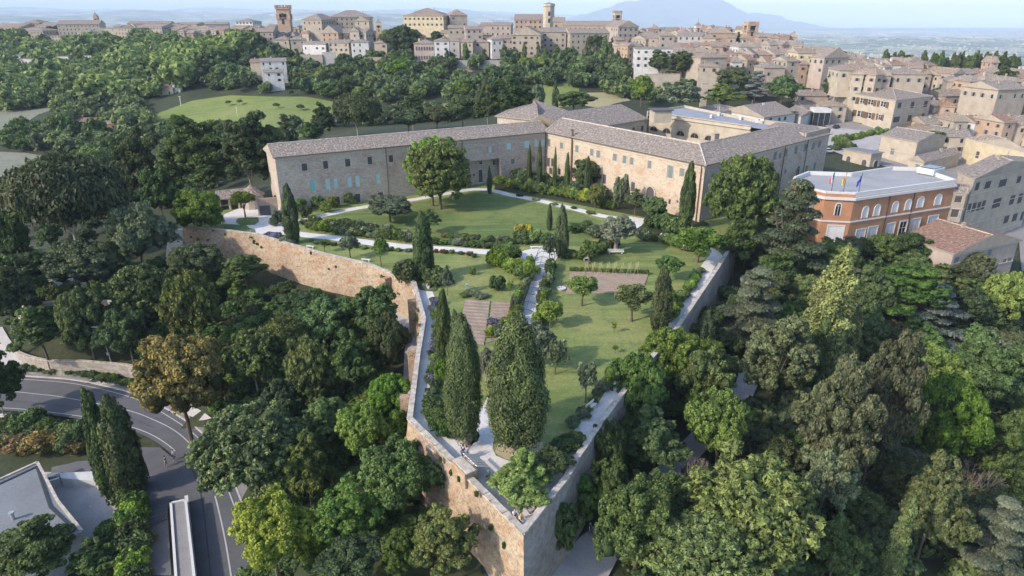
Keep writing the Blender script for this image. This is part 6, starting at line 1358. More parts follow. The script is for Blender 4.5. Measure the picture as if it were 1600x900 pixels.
for nm in ('dark', 'mid', 'bright', 'lime', 'greygreen', 'olive', 'yellow', 'red', 'white', 'violet', 'brown', 'rose'): add('shrub_'+nm, [(with_mat(m_, L[nm]), a) for m_, a in sh], None, 0)
add('bare', [cr_bare(M['palebark'])], 'std', .5)
add('roundpine', [(with_mat(m_, L['dark']), a) for m_, a in ap], 'pine', .35)
add('limetree', [(with_mat(m_, L['limetree']), a) for m_, a in [cr_round(44000, 120, .038, L['mid'], a=.95, rc=.2, irregular=.12, inner=.72, jit=.5)]], 'std', .3)
add('birch', [cr_round(9000, 40, .08, L['greygreen'], a=1.0, rc=.22, irregular=.25, jit=1.0, core=False)], 'pine', .7)
NAMES = dict(limetree='lime_tree', dark='broadleaf_tree', mid='broadleaf_tree', bright='broadleaf_tree', lime='broadleaf_tree', brown='broadleaf_tree', bronze='broadleaf_tree', greygreen='broadleaf_tree', puffpine='pine_tree', roundpine='pine_tree', darkpine='pine_tree', tallpine='pine_tree', umbrella='stone_pine', darkumbrella='stone_pine', cypress='cypress_tree', bigcypress='cypress_tree', cedar='cedar_tree', bluecedar='cedar_tree', fir='conifer_tree', darkfir='conifer_tree', olive='olive_tree', fruit='fruit_tree', fruitbright='fruit_tree', sparse='fruit_tree', sapling='young_tree', bare='bare_tree', birch='broadleaf_tree')
_cnt = {}; PLACED = []
def plant(kind, x, y, z, r, h, label, group=None, rz=None, tl=None, trunk=True):
    """crown radius r, total height h; the crown fills the top, the trunk shows below"""
    protos, tk, tlen = P_[kind]; i = _cnt.get(kind, 0); _cnt[kind] = i+1; me, a = protos[i % len(protos)]; mt = None
    if isinstance(me, tuple): me, mt = me
    base = kind[4:] if kind.startswith('far_') else kind; nm = 'shrub' if kind.startswith('shrub_') else NAMES.get(base, 'broadleaf_tree' if 'pine' not in base else 'pine_tree')
    t = empty(nm, (x, y, z), label, 'shrub' if nm == 'shrub' else 'tree', group, rz if rz is not None else (i*2.4) % 6.28)
    tt = (tl if tl is not None else tlen)*r if tk else 0; tt = min(tt, h*.6); hc = h-tt; trunk = trunk and tt > -.01
    co = link('twigs' if kind == 'bare' else 'crown', me, t, (0, 0, tt), 0, (r*(1+.1*math.sin(i*3.1)), r*(1-.1*math.sin(i*3.1)), hc/(2*a)))
    if 'cypress' not in kind and r > 1.2: co.rotation_euler = (.08*math.sin(i*5.3), .08*math.cos(i*4.1), 0)
    if mt: co.material_slots[0].link = 'OBJECT'; co.material_slots[0].material = mt
    if tk and trunk:
        tm = TR[tk][i % len(TR[tk])]; th = tt+hc*(.75 if tk != 'cyp' else .3); link('trunk', tm, t, (0, 0, 0), 0, (r*.95, r*.95, th)) if tk != 'cyp' else link('trunk', tm, t, (0, 0, 0), 0, (r*1.8, r*1.8, th))
    PLACED.append((x, y, r))
    for key, nn2 in (('rose bushes', 'rose_bush'), ('red roses', 'rose_bush'), ('climbers', 'climbing_rose'), ('weeds', 'weed_tuft'), ('hedge', 'hedge_bush'), ('bean plants', 'bean_plant'), ('lettuces', 'lettuce'), ('purple cabbages', 'cabbage'), ('lavender', 'lavender_bush'), ('low plants', 'border_plant')):
        if group and key in group: t.name = nn2; break
    return t
def gt(kind, box, label, z=0.0, group=None, base=None, **k):
    """tree standing on a known level: photo box of the whole tree (x0,y0,x1,y1), foot at the bottom middle (or base=(u,v))"""
    x0, y0, x1, y1 = box; b = at(*(base or ((x0+x1)/2, y1)), z); w = (x1-x0)/F*depth(b.y, z)/2
    if base is None and kind.startswith('shrub'): b.y += w*.7
    if k.get('tl', 1) <= .2 and base is None and not kind.startswith('shrub'): b.y += w*.45
    h = zat(b.y, y0)-z; dl = (CH-z)/b.length
    if k.get('tl', 1) <= .2 and not kind.startswith('shrub') and 'cypress' not in kind: h -= w*dl*.3
    if kind.startswith('shrub'): h = max(.4, h-w*dl*.6)
    return plant(kind, b.x, b.y, z, w, max(h, .4), label, group, **k)
def ft(kind, box, label, group=None, ymin=25, lift=0, squash=1.0, **k):
    """forest tree: photo box of the visible crown; its distance follows from the ground below it"""
    x0, y0, x1, y1 = box; u, v = (x0+x1)/2, (y0+y1)/2; ys_, X_, Z_, T_ = ray_ground(u, v, ymin=ymin); D = ys_*cP-(Z_-CH)*sP; wpx, hpx = (x1-x0), (y1-y0)
    r = wpx/F*D/2; dl = np.arctan2(CH-Z_, ys_); Hm = hpx/F*D; hc = np.sqrt(np.maximum(Hm**2-(2*r*np.sin(dl)*.9)**2, (.9*r)**2))/np.cos(dl)
    protos, tk, tlen = P_[kind]; tt = (k.pop('tl', None) or tlen)*r if tk else 0*r
    g = T_+tt+hc*.5; k_ = np.argmax(Z_ <= g); x, y = X_[k_], ys_[k_]; 
    if k_ == 0: k_ = 1
    return plant(kind, x, y, T_[k_]-.1, r[k_], tt[k_]+hc[k_] if not isinstance(tt, float) else hc[k_], label, group, tl=(tt[k_]/r[k_]), **k)
# ---------------------------------------------------------------- garden trees (each one known from the photograph)
gt('limetree', (612,206,700,322), 'darker rear crown of the pair of big bright green limes on the upper lawn', rz=1, base=(676,322), tl=.0); gt('limetree', (648,214,742,326), 'front and brighter of the pair of big green limes on the upper lawn', base=(689,327), tl=.05)
gt('bigcypress', (697,498,753,697), 'tall dense cypress beside the left gravel path, nearest the viewer on the left', base=(727,694)); gt('bigcypress', (757,497,845,716), 'broadest double-topped cypress standing in the middle of the garden tip', base=(808,712)); gt('cypress', (683,455,709,572), 'slim cypress behind the left big cypress along the gravel path', base=(696,574)); gt('cypress', (704,487,724,580), 'short cypress top squeezed between the slim and the big one', base=(714,590))
gt('cypress', (648,333,679,436), 'dark cypress standing alone in shrubs in the middle of the left lawn'); gt('cypress', (446,290,471,382), 'dark cypress at the left end of the garden near the forecourt', base=(459,380)); gt('cypress', (866,322,888,402), 'conical cypress at the small gravel plaza', base=(877,402)); gt('cypress', (854,319,863,360), 'small thin cypress on the edge of the upper lawn'); gt('cypress', (1014,420,1045,519), 'cypress beside the right gravel path by the fruit trees'); gt('cypress', (1060,255,1084,358), 'tall cypress against the sunlit convent corner', base=(1070,358))
for b_, w_ in (((761,260,769,303), 'at the porch door on the lawn corner'), ((793,234,799,282), 'first of the five against the convent, beside the turquoise shutters'), ((823,229,831,290), 'second of the five against the convent'), ((838,222,847,294), 'third of the five, right in the convent corner'), ((863,232,870,297), 'fourth of the five against the convent'), ((881,240,890,299), 'fifth and rightmost of the five against the convent')): gt('cypress', b_, f'thin columnar cypress, {w_}')
gt('dark', (893,246,937,302), 'dark round evergreen against the sunlit convent wall', tl=.2); gt('cypress', (911,246,923,306), 'cypress grown into the dark round evergreen')
gt('olive', (933,339,990,394), 'silver olive tree with forked trunk above the white bench'); gt('olive', (806,505,862,572), 'silver olive tree beside the broadest cypress', base=(838,572), tl=.2); gt('olive', (745,548,775,600), 'small silver olive between the two big cypresses')
gt('fruit', (886,434,932,478), 'round dark green fruit tree in front of the right vegetable plot', tl=.9); gt('fruit', (960,446,1013,502), 'spreading fruit tree right of the vegetable plot', tl=1.0); gt('fruitbright', (841,472,878,512), 'bright clipped tree beside the end of the rose pergola', tl=.7); gt('fruit', (1024,402,1062,440), 'fruit tree behind the right-hand cypress')
gt('fruitbright', (1055,357,1124,410), 'wide light tree at the top of the right gravel path', tl=.6); gt('sparse', (852,532,882,585), 'thin young fruit tree on the right lawn'); gt('sparse', (899,568,931,629), 'gnarled pruned fruit tree near the lower right path', tl=1.4); gt('fruitbright', (585,373,606,416), 'small light green tree on the left lawn strip', tl=1.4); gt('sparse', (533,368,562,404), 'pale blossoming young tree on the left lawn strip'); gt('sapling', (500,374,515,394), 'sapling near the left retaining wall')
gt('greygreen', (572,302,642,352), 'pale feathery willow-like tree behind the rose beds', tl=.2); gt('fruitbright', (366,301,401,340), 'small clipped tree on the forecourt lawn patch', tl=1.1); gt('bright', (274,292,347,366), 'large bright evergreen at the left end of the garden wall', base=(312,360), tl=-.2); gt('dark', (650,332,690,365), 'light crown just behind the middle cypress', tl=.4)
gt('mid', (1004,305,1040,350), 'dark tree by the arched door of the convent', tl=.2); gt('mid', (975,300,1008,336), 'round dark shrub-tree at the convent wall'); gt('shrub_greygreen', (954,278,978,330), 'narrow pale shrub-tree at the convent wall'); gt('lime', (918,285,942,330), 'yellow-green small tree in the convent bed', tl=.2); gt('mid', (868,405,885,430), 'x') if False else None
gt('fruit', (905,378,936,412), 'fruit tree beside the cypress of the small plaza', tl=.4); gt('sparse', (849,371,868,410), 'rose tree at the end of the plaza'); gt('sapling', (792,438,802,462), 'sapling at the corner of the left vegetable plot'); gt('greygreen', (688,420,711,462), 'pale green young tree by the left path', tl=.5); gt('fruitbright', (679,563,700,602), 'bright little tree by the left path beside the big cypress', tl=.6)
gt('shrub_dark', (762,431,786,457), 'round dark bush on the left lawn'); gt('shrub_mid', (732,418,742,431), 'tiny bush on the left lawn'); gt('sapling', (955,502,963,520), 'sapling in the middle of the right lawn'); gt('sapling', (956,540,966,552), 'low sapling on the right lawn')
p = at(814, 776, 0); plant('lime', p.x, p.y+.6, 0, 3.3, 3.6, 'large bright yellow-green bush on the gravel at the garden tip', tl=-.3); gt('dark', (845,702,905,762), 'dark evergreen bush at the wall of the garden tip', base=(862,742), tl=.02)
for b_, k_ in (((614,405,656,445), 'dark'), ((640,408,666,440), 'bright'), ((660,415,700,448), 'mid'), ((655,440,690,452), 'greygreen')): gt('shrub_'+k_, b_, {'dark': 'dark shrub left of the lone cypress', 'bright': 'bright shrub at the foot of the lone cypress', 'mid': 'green shrub right of the lone cypress', 'greygreen': 'pale low shrub in front of the lone cypress'}[k_])
gt('yellow' if False else 'shrub_yellow', (801,350,819,367), 'left of the two bright yellow broom bushes'); gt('shrub_yellow', (820,350,833,365), 'right of the two bright yellow broom bushes'); gt('shrub_lime', (848,370,868,384), 'yellow-green shrub at the foot of the plaza cypress')
def hedge_row(pts, w, h, kinds, group, lab, step=1.0, z=0.0, jit=.3):
    P = smooth_line([tuple(at(u, v, z)) for u, v in pts], 4); acc = 0; L_ = sum((P[i+1]-P[i]).length for i in range(len(P)-1)); n = max(2, int(L_/(w*step)))
    for j in range(n):
        s = (j+.5)/n*L_; i = 0
        while i < len(P)-2 and s > (P[i+1]-P[i]).length: s -= (P[i+1]-P[i]).length; i += 1
        p = P[i].lerp(P[i+1], min(1, s/max(.01, (P[i+1]-P[i]).length))); kd = random.choice(kinds); hh = h*random.uniform(.7, 1.35); ww = w*random.uniform(.75, 1.3)
        plant(kd, p.x+random.uniform(-jit, jit), p.y+random.uniform(-jit, jit), z, ww*.6, hh, f'{ {"shrub_dark":"dark green","shrub_mid":"green","shrub_bright":"bright green","shrub_lime":"yellow-green","shrub_greygreen":"pale green","shrub_olive":"silvery","shrub_red":"red flowering","shrub_white":"white flowering","shrub_violet":"violet flowering","shrub_brown":"brownish","shrub_yellow":"yellow","shrub_rose":"pale flowering"}.get(kd, "green")} {lab}', group+' '+kd[6:], )
G = ['shrub_greygreen', 'shrub_mid', 'shrub_rose', 'shrub_bright', 'shrub_greygreen', 'shrub_rose']
hedge_row([(480,357),(540,366),(600,373),(640,378)], 2.2, 1.9, G, 'rose bushes of the left border', 'rose bush in the border left of the lone cypress, above the gravel path', .8)
hedge_row([(470,350),(520,352),(580,362),(640,368)], 2.0, 1.6, G+['shrub_dark'], 'bushes behind the left border', 'bush in the rear row of the left border', 1.0)
hedge_row([(660,378),(720,384),(800,388)], 1.8, 1.2, ['shrub_olive', 'shrub_mid', 'shrub_greygreen', 'shrub_dark'], 'low bushes under the upper lawn', 'low bush in the bank below the upper lawn', .8)
hedge_row([(690,370),(740,376),(800,380),(830,380)], 1.8, 1.1, ['shrub_dark', 'shrub_mid', 'shrub_brown', 'shrub_greygreen'], 'bushes of the bank', 'bush on the bank edge of the upper lawn', .8)
hedge_row([(800,372),(830,378),(860,384)], 2.6, 2.0, ['shrub_mid', 'shrub_bright', 'shrub_dark'], 'bushes below the yellow broom', 'rounded bush below the yellow broom', .8)
hedge_row([(480,378),(530,384),(600,391),(720,397),(745,405)], 1.2, .6, ['shrub_dark', 'shrub_mid', 'shrub_red', 'shrub_white', 'shrub_greygreen'], 'low plants along the gravel path', 'low plant along the near edge of the left gravel path', 1.5)
hedge_row([(768,413),(790,418),(815,432),(835,438)], 3.0, 2.4, ['shrub_bright', 'shrub_mid', 'shrub_bright'], 'billowing hedge left of the pergola', 'mound of the billowing hedge left of the pergola', .6); hedge_row([(775,405),(800,412)], 3.0, 2.3, ['shrub_bright', 'shrub_mid'], 'billowing hedge left of the pergola', 'mound of the billowing hedge left of the pergola', .7)
hedge_row([(828,418),(820,450),(809,480),(799,510),(791,532)], 1.25, 1.8, ['shrub_lime', 'shrub_bright', 'shrub_rose', 'shrub_greygreen', 'shrub_lime', 'shrub_bright'], 'climbers on the left side of the pergola', 'climber on the left side of the rose pergola', .8)
hedge_row([(862,415),(857,440),(850,465),(845,495),(840,512)], 1.25, 1.7, ['shrub_mid', 'shrub_bright', 'shrub_greygreen', 'shrub_rose'], 'climbers on the right side of the pergola', 'climber on the right side of the rose pergola', .9)
hedge_row([(836,508),(842,500)], 1.1, 1.5, ['shrub_red'], 'red roses at the pergola end', 'rose bush at the near right end of the pergola', .8); hedge_row([(806,478),(800,496)], 1.0, 1.6, ['shrub_red'], 'red roses on the left of the pergola', 'rose bush on the left side of the pergola', 1.5)
hedge_row([(775,288),(820,298),(880,308),(930,320),(960,328)], 2.4, 2.6, ['shrub_bright', 'shrub_mid', 'shrub_lime', 'shrub_bright'], 'espalier hedge along the convent path', 'bush of the hedge along the convent path', .75)
hedge_row([(780,278),(820,286),(850,290),(900,300),(950,312)], 3.0, 2.8, ['shrub_dark', 'shrub_mid', 'shrub_dark', 'shrub_greygreen'], 'bushes in the convent bed', 'bush in the bed against the convent wall', .75)
hedge_row([(800,303),(850,316),(900,328),(940,338)], 1.4, .6, ['shrub_dark', 'shrub_olive'], 'cushion plants on the upper lawn edge', 'cushion plant on the edge of the upper lawn', 4.0)
hedge_row([(1010,352),(1040,362),(1075,372),(1100,380)], 3.4, 3.0, ['shrub_mid', 'shrub_dark', 'shrub_greygreen', 'shrub_bright', 'shrub_dark'], 'shrubs of the right-hand corner', 'shrub in the planted corner right of the olive', .7)
hedge_row([(1000,372),(1040,382),(1085,395)], 2.6, 2.0, ['shrub_mid', 'shrub_dark', 'shrub_white', 'shrub_bright'], 'shrubs behind the right lawn', 'shrub behind the right lawn', .8)
hedge_row([(890,360),(915,364),(935,372)], 3.0, 2.4, ['shrub_greygreen', 'shrub_dark', 'shrub_bright'], 'shrubs between plaza cypress and olive', 'shrub between the plaza cypress and the silver olive', .7); hedge_row([(882,400),(905,405),(925,398),(960,384)], 2.6, 1.8, ['shrub_dark', 'shrub_mid', 'shrub_dark'], 'dark shrubs right of the plaza', 'shrub just right of the gravel plaza', .75)
hedge_row([(1095,425),(1080,447),(1068,462),(1050,490)], 1.6, 1.2, ['shrub_mid', 'shrub_greygreen', 'shrub_olive', 'shrub_bright'], 'bushes along the right path', 'bush on the lawn side of the right gravel path', .9); hedge_row([(1045,478),(1040,500)], 2.6, 2.6, ['shrub_bright', 'shrub_mid'], 'bright bushes by the right cypress', 'bush beside the right-hand cypress', .7)
hedge_row([(968,575),(942,606),(916,640),(893,672)], 1.3, .9, ['shrub_mid', 'shrub_greygreen', 'shrub_bright'], 'bushes along the lower right path', 'bush along the lower part of the right gravel path', 1.3); hedge_row([(905,690),(870,712),(845,716)], 2.0, 1.2, ['shrub_dark', 'shrub_mid'], 'dark border bushes at the garden tip', 'border bush behind the tip of the lawn', .8)
hedge_row([(676,470),(683,500),(684,530),(680,560),(676,600),(673,640)], 1.3, 1.0, ['shrub_dark', 'shrub_mid', 'shrub_greygreen', 'shrub_violet'], 'bushes along the left path', 'bush on the garden side of the left gravel path', 1.1); hedge_row([(676,632),(680,655),(698,682)], 1.8, 1.3, ['shrub_dark', 'shrub_mid', 'shrub_olive'], 'bushes near the big left cypress', 'bush between the left path and the big left cypress', .8)
hedge_row([(720,465),(740,462),(755,468)], 1.6, .9, ['shrub_greygreen', 'shrub_lime'], 'herbs above the left plot', 'herb clump at the top of the left vegetable plot', .9); hedge_row([(760,520),(775,525),(790,500)], 1.4, .9, ['shrub_lime', 'shrub_greygreen', 'shrub_mid'], 'herbs right of the left plot', 'herb clump at the side of the left vegetable plot', 1)
hedge_row([(765,742),(772,752),(782,768)], 1.0, .5, ['shrub_violet', 'shrub_olive'], 'lavender by the bastion parapet', 'lavender tuft along the bastion parapet', 1.0); hedge_row([(415,370),(435,374),(455,382)], 2.2, 1.0, ['shrub_olive', 'shrub_violet', 'shrub_dark'], 'lavender by the forecourt', 'low bush between the forecourt and the retaining wall', .8); hedge_row([(425,355),(438,350)], 2.0, 2.4, ['shrub_dark', 'shrub_white', 'shrub_greygreen'], 'shrubs left of the forecourt cypress', 'shrub left of the forecourt cypress', .8)
for u, v, k_ in ((520,325,'shrub_lime'), (510,332,'shrub_bright'), (497,325,'shrub_mid'), (545,318,'shrub_mid'), (560,312,'shrub_dark'), (590,308,'shrub_mid'), (605,300,'shrub_dark'), (478,340,'shrub_dark'), (625,300,'shrub_mid'), (440,322,'shrub_dark'), (470,330,'shrub_mid')):
    p = at(u, v, 0); plant(k_, p.x, p.y, 0, 1.5, 2.8, 'climbing bush at the foot of the left convent wing', 'bushes at the foot of the left convent wing')
# weeds rooted in the left wall
for k in range(22):
    f = random.random(); i = int(f*8); p = WL[i].lerp(WL[i+1], f*8-i); q = (WL[i+1]-WL[i]).normalized(); nn_ = Vector((q.y, -q.x, 0)); zz = random.uniform(-3.5, .2); p = p+nn_*(.1+.12*(-zz))
    if i > 6: continue
    plant('shrub_mid' if k % 3 else 'shrub_greygreen', p.x, p.y, zz, random.uniform(.2, .5), random.uniform(.35, .8), 'tuft of weeds rooted in the long left retaining wall', 'weeds in the left retaining wall')
for u, v in ((724, 745), (695, 715), (711, 735), (752, 768), (774, 820), (794, 848), (660, 690)):
    a = WL[-1]; d = (APEX-a).normalized(); nn_ = Vector((d.y, -d.x, 0)); h = on_wall(a, APEX, [(u-1, v-4, u+1, v+4)])[0]; p = a+d*h[0]+nn_*.45
    plant('shrub_mid', p.x, p.y, h[2]-.3, .22, .8, 'small weed growing out of the sunlit bastion wall', 'weeds in the bastion wall')
# ---------------------------------------------------------------- woods: the trees one can tell apart
for kd, b_, lb in (
 ('darkumbrella', (15,248,182,350), 'very wide dark umbrella pine on the far left above the bastion'), ('darkumbrella', (118,238,172,272), 'small umbrella pine crown rising behind the very wide one'), ('darkpine', (178,212,246,325), 'tall narrow dark pine left of the paired pines'), ('darkpine', (256,190,362,305), 'left of the two massive dark pines beside the convent'), ('darkpine', (340,188,432,305), 'right of the two massive dark pines, touching the convent end'), ('dark', (218,270,278,350), 'bluish broadleaf in front of the left massive pine'),
 ('greygreen', (167,326,262,425), 'big rounded grey-green holm oak below the paired pines'), ('bronze', (75,376,185,455), 'round purplish-dark tree above the bastion terrace'), ('puffpine', (165,412,262,505), 'pale puffy pine beside the grey-green holm oak'), ('puffpine', (255,420,350,540), 'pale puffy pine group under the left end of the wall'), ('dark', (260,380,345,445), 'dark broadleaf at the foot of the left wall end'), ('dark', (345,398,420,450), 'dark broadleaf below the middle of the long wall'),
 ('brown', (210,522,347,668), 'large tree with browning orange leaves beside the road bend'), ('puffpine', (345,512,445,612), 'pine behind the right street lamp'), ('umbrella', (400,500,482,560), 'low umbrella pine in the middle of the left wood'), ('puffpine', (440,528,522,640), 'round pine right of the low umbrella pine'), ('puffpine', (295,630,478,785), 'huge dense stone pine overhanging the road'),
 ('lime', (358,782,490,905), 'bright light green maple at the bottom beside the road'), ('bright', (440,690,520,790), 'green tree right of the huge stone pine') , ('bright', (520,640,605,730), 'bright green tree at the middle of the left wood'), ('mid', (555,700,682,815), 'green tree with drooping leaves below the bastion wall'), ('mid', (485,765,600,870), 'dense green tree at the lower middle'), ('lime', (636,806,742,908), 'bright yellow-green tree at the bottom beside the lower path'), ('dark', (505,845,610,915), 'dark tree at the bottom edge'), ('mid', (590,830,660,905), 'green tree at the bottom left of the yellow-green one'), ('bright', (612,690,665,760), 'bright shrub-tree close to the bastion corner'), ('bright', (570,585,640,680), 'light green tree beside the lower path'),
 ('mid', (470,620,560,705), 'green tree left of the bright one in the middle wood'), ('dark', (400,600,480,690), 'dark broadleaf behind the huge stone pine'), ('dark', (425,455,500,510), 'dark broadleaf above the low umbrella pine'), ('mid', (470,470,560,545), 'green tree under the buttressed wall'), ('mid', (540,455,625,540), 'dark green tree under the red part of the wall'), ('dark', (510,530,590,620), 'dark green tree left of the lower path'), ('dark', (580,500,640,590), 'ivy green tree along the curve of the lower path'), ('dark', (560,520,620,580), 'dark tree inside the curve of the lower path'), ('bright', (600,640,650,700), 'bright tree touching the bastion wall corner'),
 ('dark', (95,450,172,560), 'bluish dark broadleaf in front of the bastion wall'), ('dark', (20,482,105,560), 'dark thicket tree below the rounded bastion'), ('dark', (165,490,235,570), 'dark tree behind the left street lamp'), ('dark', (0,330,45,420), 'dark pine at the left edge'), ('darkpine', (-35,410,45,530), 'dark pine cut by the left edge above the footpath'), ('darkpine', (-40,555,22,650), 'dark tree at the left edge over the road'), ('dark', (0,395,70,450), 'dark tree above the rounded bastion'),
 ('darkpine', (0,815,112,910), 'dark pine in front of the flat roofed house'), ('dark', (110,850,185,910), 'dark shrub-tree at the bottom left'),
 ('mid', (948,555,1042,680), 'yellowish green maple right of the lower garden path'), ('bright', (1000,520,1090,615), 'bright maple top beside the right gravel path'), ('bright', (1050,560,1142,675), 'bright rounded tree in the middle of the right wood'), ('mid', (975,650,1075,745), 'green tree below the maples'), ('mid', (1070,620,1180,740), 'green tree group left of the lower forecourt'), ('cypress', (1085,487,1120,562), 'dark cypress against the shaded right wall'), ('dark', (925,665,985,765), 'dark tree along the right bastion wall'), ('mid', (968,600,1030,690), 'green tree where the lower right path disappears'), ('dark', (915,720,985,815), 'dark tree right of the shaded bastion wall'), ('dark', (850,782,904,862), 'dark tree at the foot of the shaded bastion wall'), ('mid', (880,742,946,815), 'green tree pressed against the shaded bastion wall'), ('dark', (918,696,976,772), 'dark tree hiding the lower end of the right wall'), ('dark', (948,655,1002,726), 'dark tree just below the lower right path'),
 ('roundpine', (1094,238,1212,378), 'large rounded dark pine in front of the right convent wing'), ('cedar', (1165,280,1300,445), 'large layered cedar left of the orange building'), ('cedar', (1118,412,1232,535), 'yellowish cedar in the middle of the right wood'), ('fir', (1225,395,1345,600), 'huge pale conical conifer in the right wood'), ('mid', (1348,414,1482,500), 'broad green tree under the orange building'), ('bluecedar', (1388,436,1512,535), 'blue-grey cedar below the red roofed house'), ('darkfir', (1158,500,1262,665), 'brownish green conifer left of the huge pale one'), ('cypress', (1256,505,1300,640), 'dark cypress leaning against the huge pale conifer'), ('darkfir', (1250,560,1350,800), 'wide brown-green conifer in the right wood'), ('darkfir', (1325,530,1420,780), 'tall brown-green conifer, right of the wide one'), ('fir', (1300,480,1350,600), 'slim pale conifer beside the huge one'),
 ('puffpine', (1072,706,1282,885), 'huge round bright pine at the bottom right of centre'), ('puffpine', (1005,830,1195,925), 'pine at the bottom in front of the huge round pine'), ('mid', (935,762,1062,895), 'light green round tree beside the lower right path'), ('greygreen', (1240,700,1335,815), 'grey-leaved tree right of the huge round pine'), ('bronze', (1400,730,1510,870), 'purplish brown tree in the lower right wood'), ('cedar', (1490,780,1620,925), 'cedar in the lower right corner'), ('fir', (1375,790,1425,915), 'slim light green conifer at the bottom right'), ('mid', (1265,820,1345,915), 'bluish green tree at the bottom'), ('bright', (1420,590,1535,745), 'fresh green tree in the right wood'), ('dark', (1480,525,1600,650), 'dark tree near the right edge'), ('mid', (1400,535,1495,630), 'dark green tree below the blue-grey cedar'), ('dark', (1520,640,1620,770), 'dark tree at the right edge'), ('dark', (1330,430,1400,520), 'dark tree below the broad green tree'), ('lime', (1540,425,1610,510), 'yellowish green tree at the right edge below the red roofed house'), ('dark', (1480,455,1545,520), 'dark tree under the red roofed house'), ('bare', (1480,710,1560,790), 'grey leafless tree in the right wood'), ('bare', (1050,700,1110,790), 'grey leafless tree left of the huge round pine'), ('greygreen', (1200,640,1260,700), 'dull green tree behind the huge round pine'), ('dark', (1195,395,1240,450), 'dark tree between the cedars'), ('dark', (1510,760,1600,830), 'dark green tree above the corner cedar'),
 ('dark', (1120,350,1180,420), 'dark tree at the top end of the right wall')):
    ft(kd, b_, lb)
gt('cypress', (148,612,186,772), 'left of the two dark cypresses at the driveway junction', z=-17.6, base=(180,776), tl=.1); gt('cypress', (178,622,230,772), 'right and broader of the two dark cypresses at the driveway junction', z=-17.6, base=(207,772), tl=.1)
hedge_row([(0,672),(50,676),(100,682),(150,690)], 3.4, 2.6, ['shrub_dark', 'shrub_mid'], 'hedge inside the bend', 'clump of the hedge inside the road bend', .55, z=-17.9); hedge_row([(0,695),(60,700),(130,706)], 3.2, 2.0, ['shrub_dark', 'shrub_mid', 'shrub_brown'], 'lower hedge inside the bend', 'clump below the hedge inside the road bend', .6, z=-18.3)
hedge_row([(206,790),(210,830),(214,870),(216,910)], 3.0, 2.8, ['shrub_mid', 'shrub_dark', 'shrub_bright'], 'hedge left of the driveway', 'clump of the hedge along the driveway', .5, z=-17.8); hedge_row([(165,830),(180,850),(190,880),(170,900)], 3.0, 2.6, ['shrub_dark', 'shrub_mid'], 'bushes in the yard corner', 'bush in the corner of the stone yard', .7, z=-19.8)
hedge_row([(12,578),(80,581),(150,588),(220,608),(250,625)], 1.6, .9, ['shrub_dark', 'shrub_mid'], 'clipped hedge outside the bend', 'clump of the clipped hedge between footpath and road', .6, z=-16.6); hedge_row([(630,480),(642,520),(640,580),(628,640)], 2.2, 2.4, ['shrub_mid', 'shrub_bright', 'shrub_dark'], 'hedge along the lower path', 'clump of the hedge along the lower path', .6, z=-7.4) if False else None
hedge_row([(1305,226),(1340,220),(1380,213),(1410,209)], 3.0, 2.6, ['shrub_bright', 'shrub_mid'], 'clipped hedge of the palazzo', 'clump of the long hedge in front of the cream palazzo', .5, z=-1.5); hedge_row([(1300,238),(1330,232)], 3.4, 3.0, ['shrub_mid', 'shrub_dark'], 'bushes under the palazzo hedge', 'bush under the palazzo hedge', .6, z=-2)
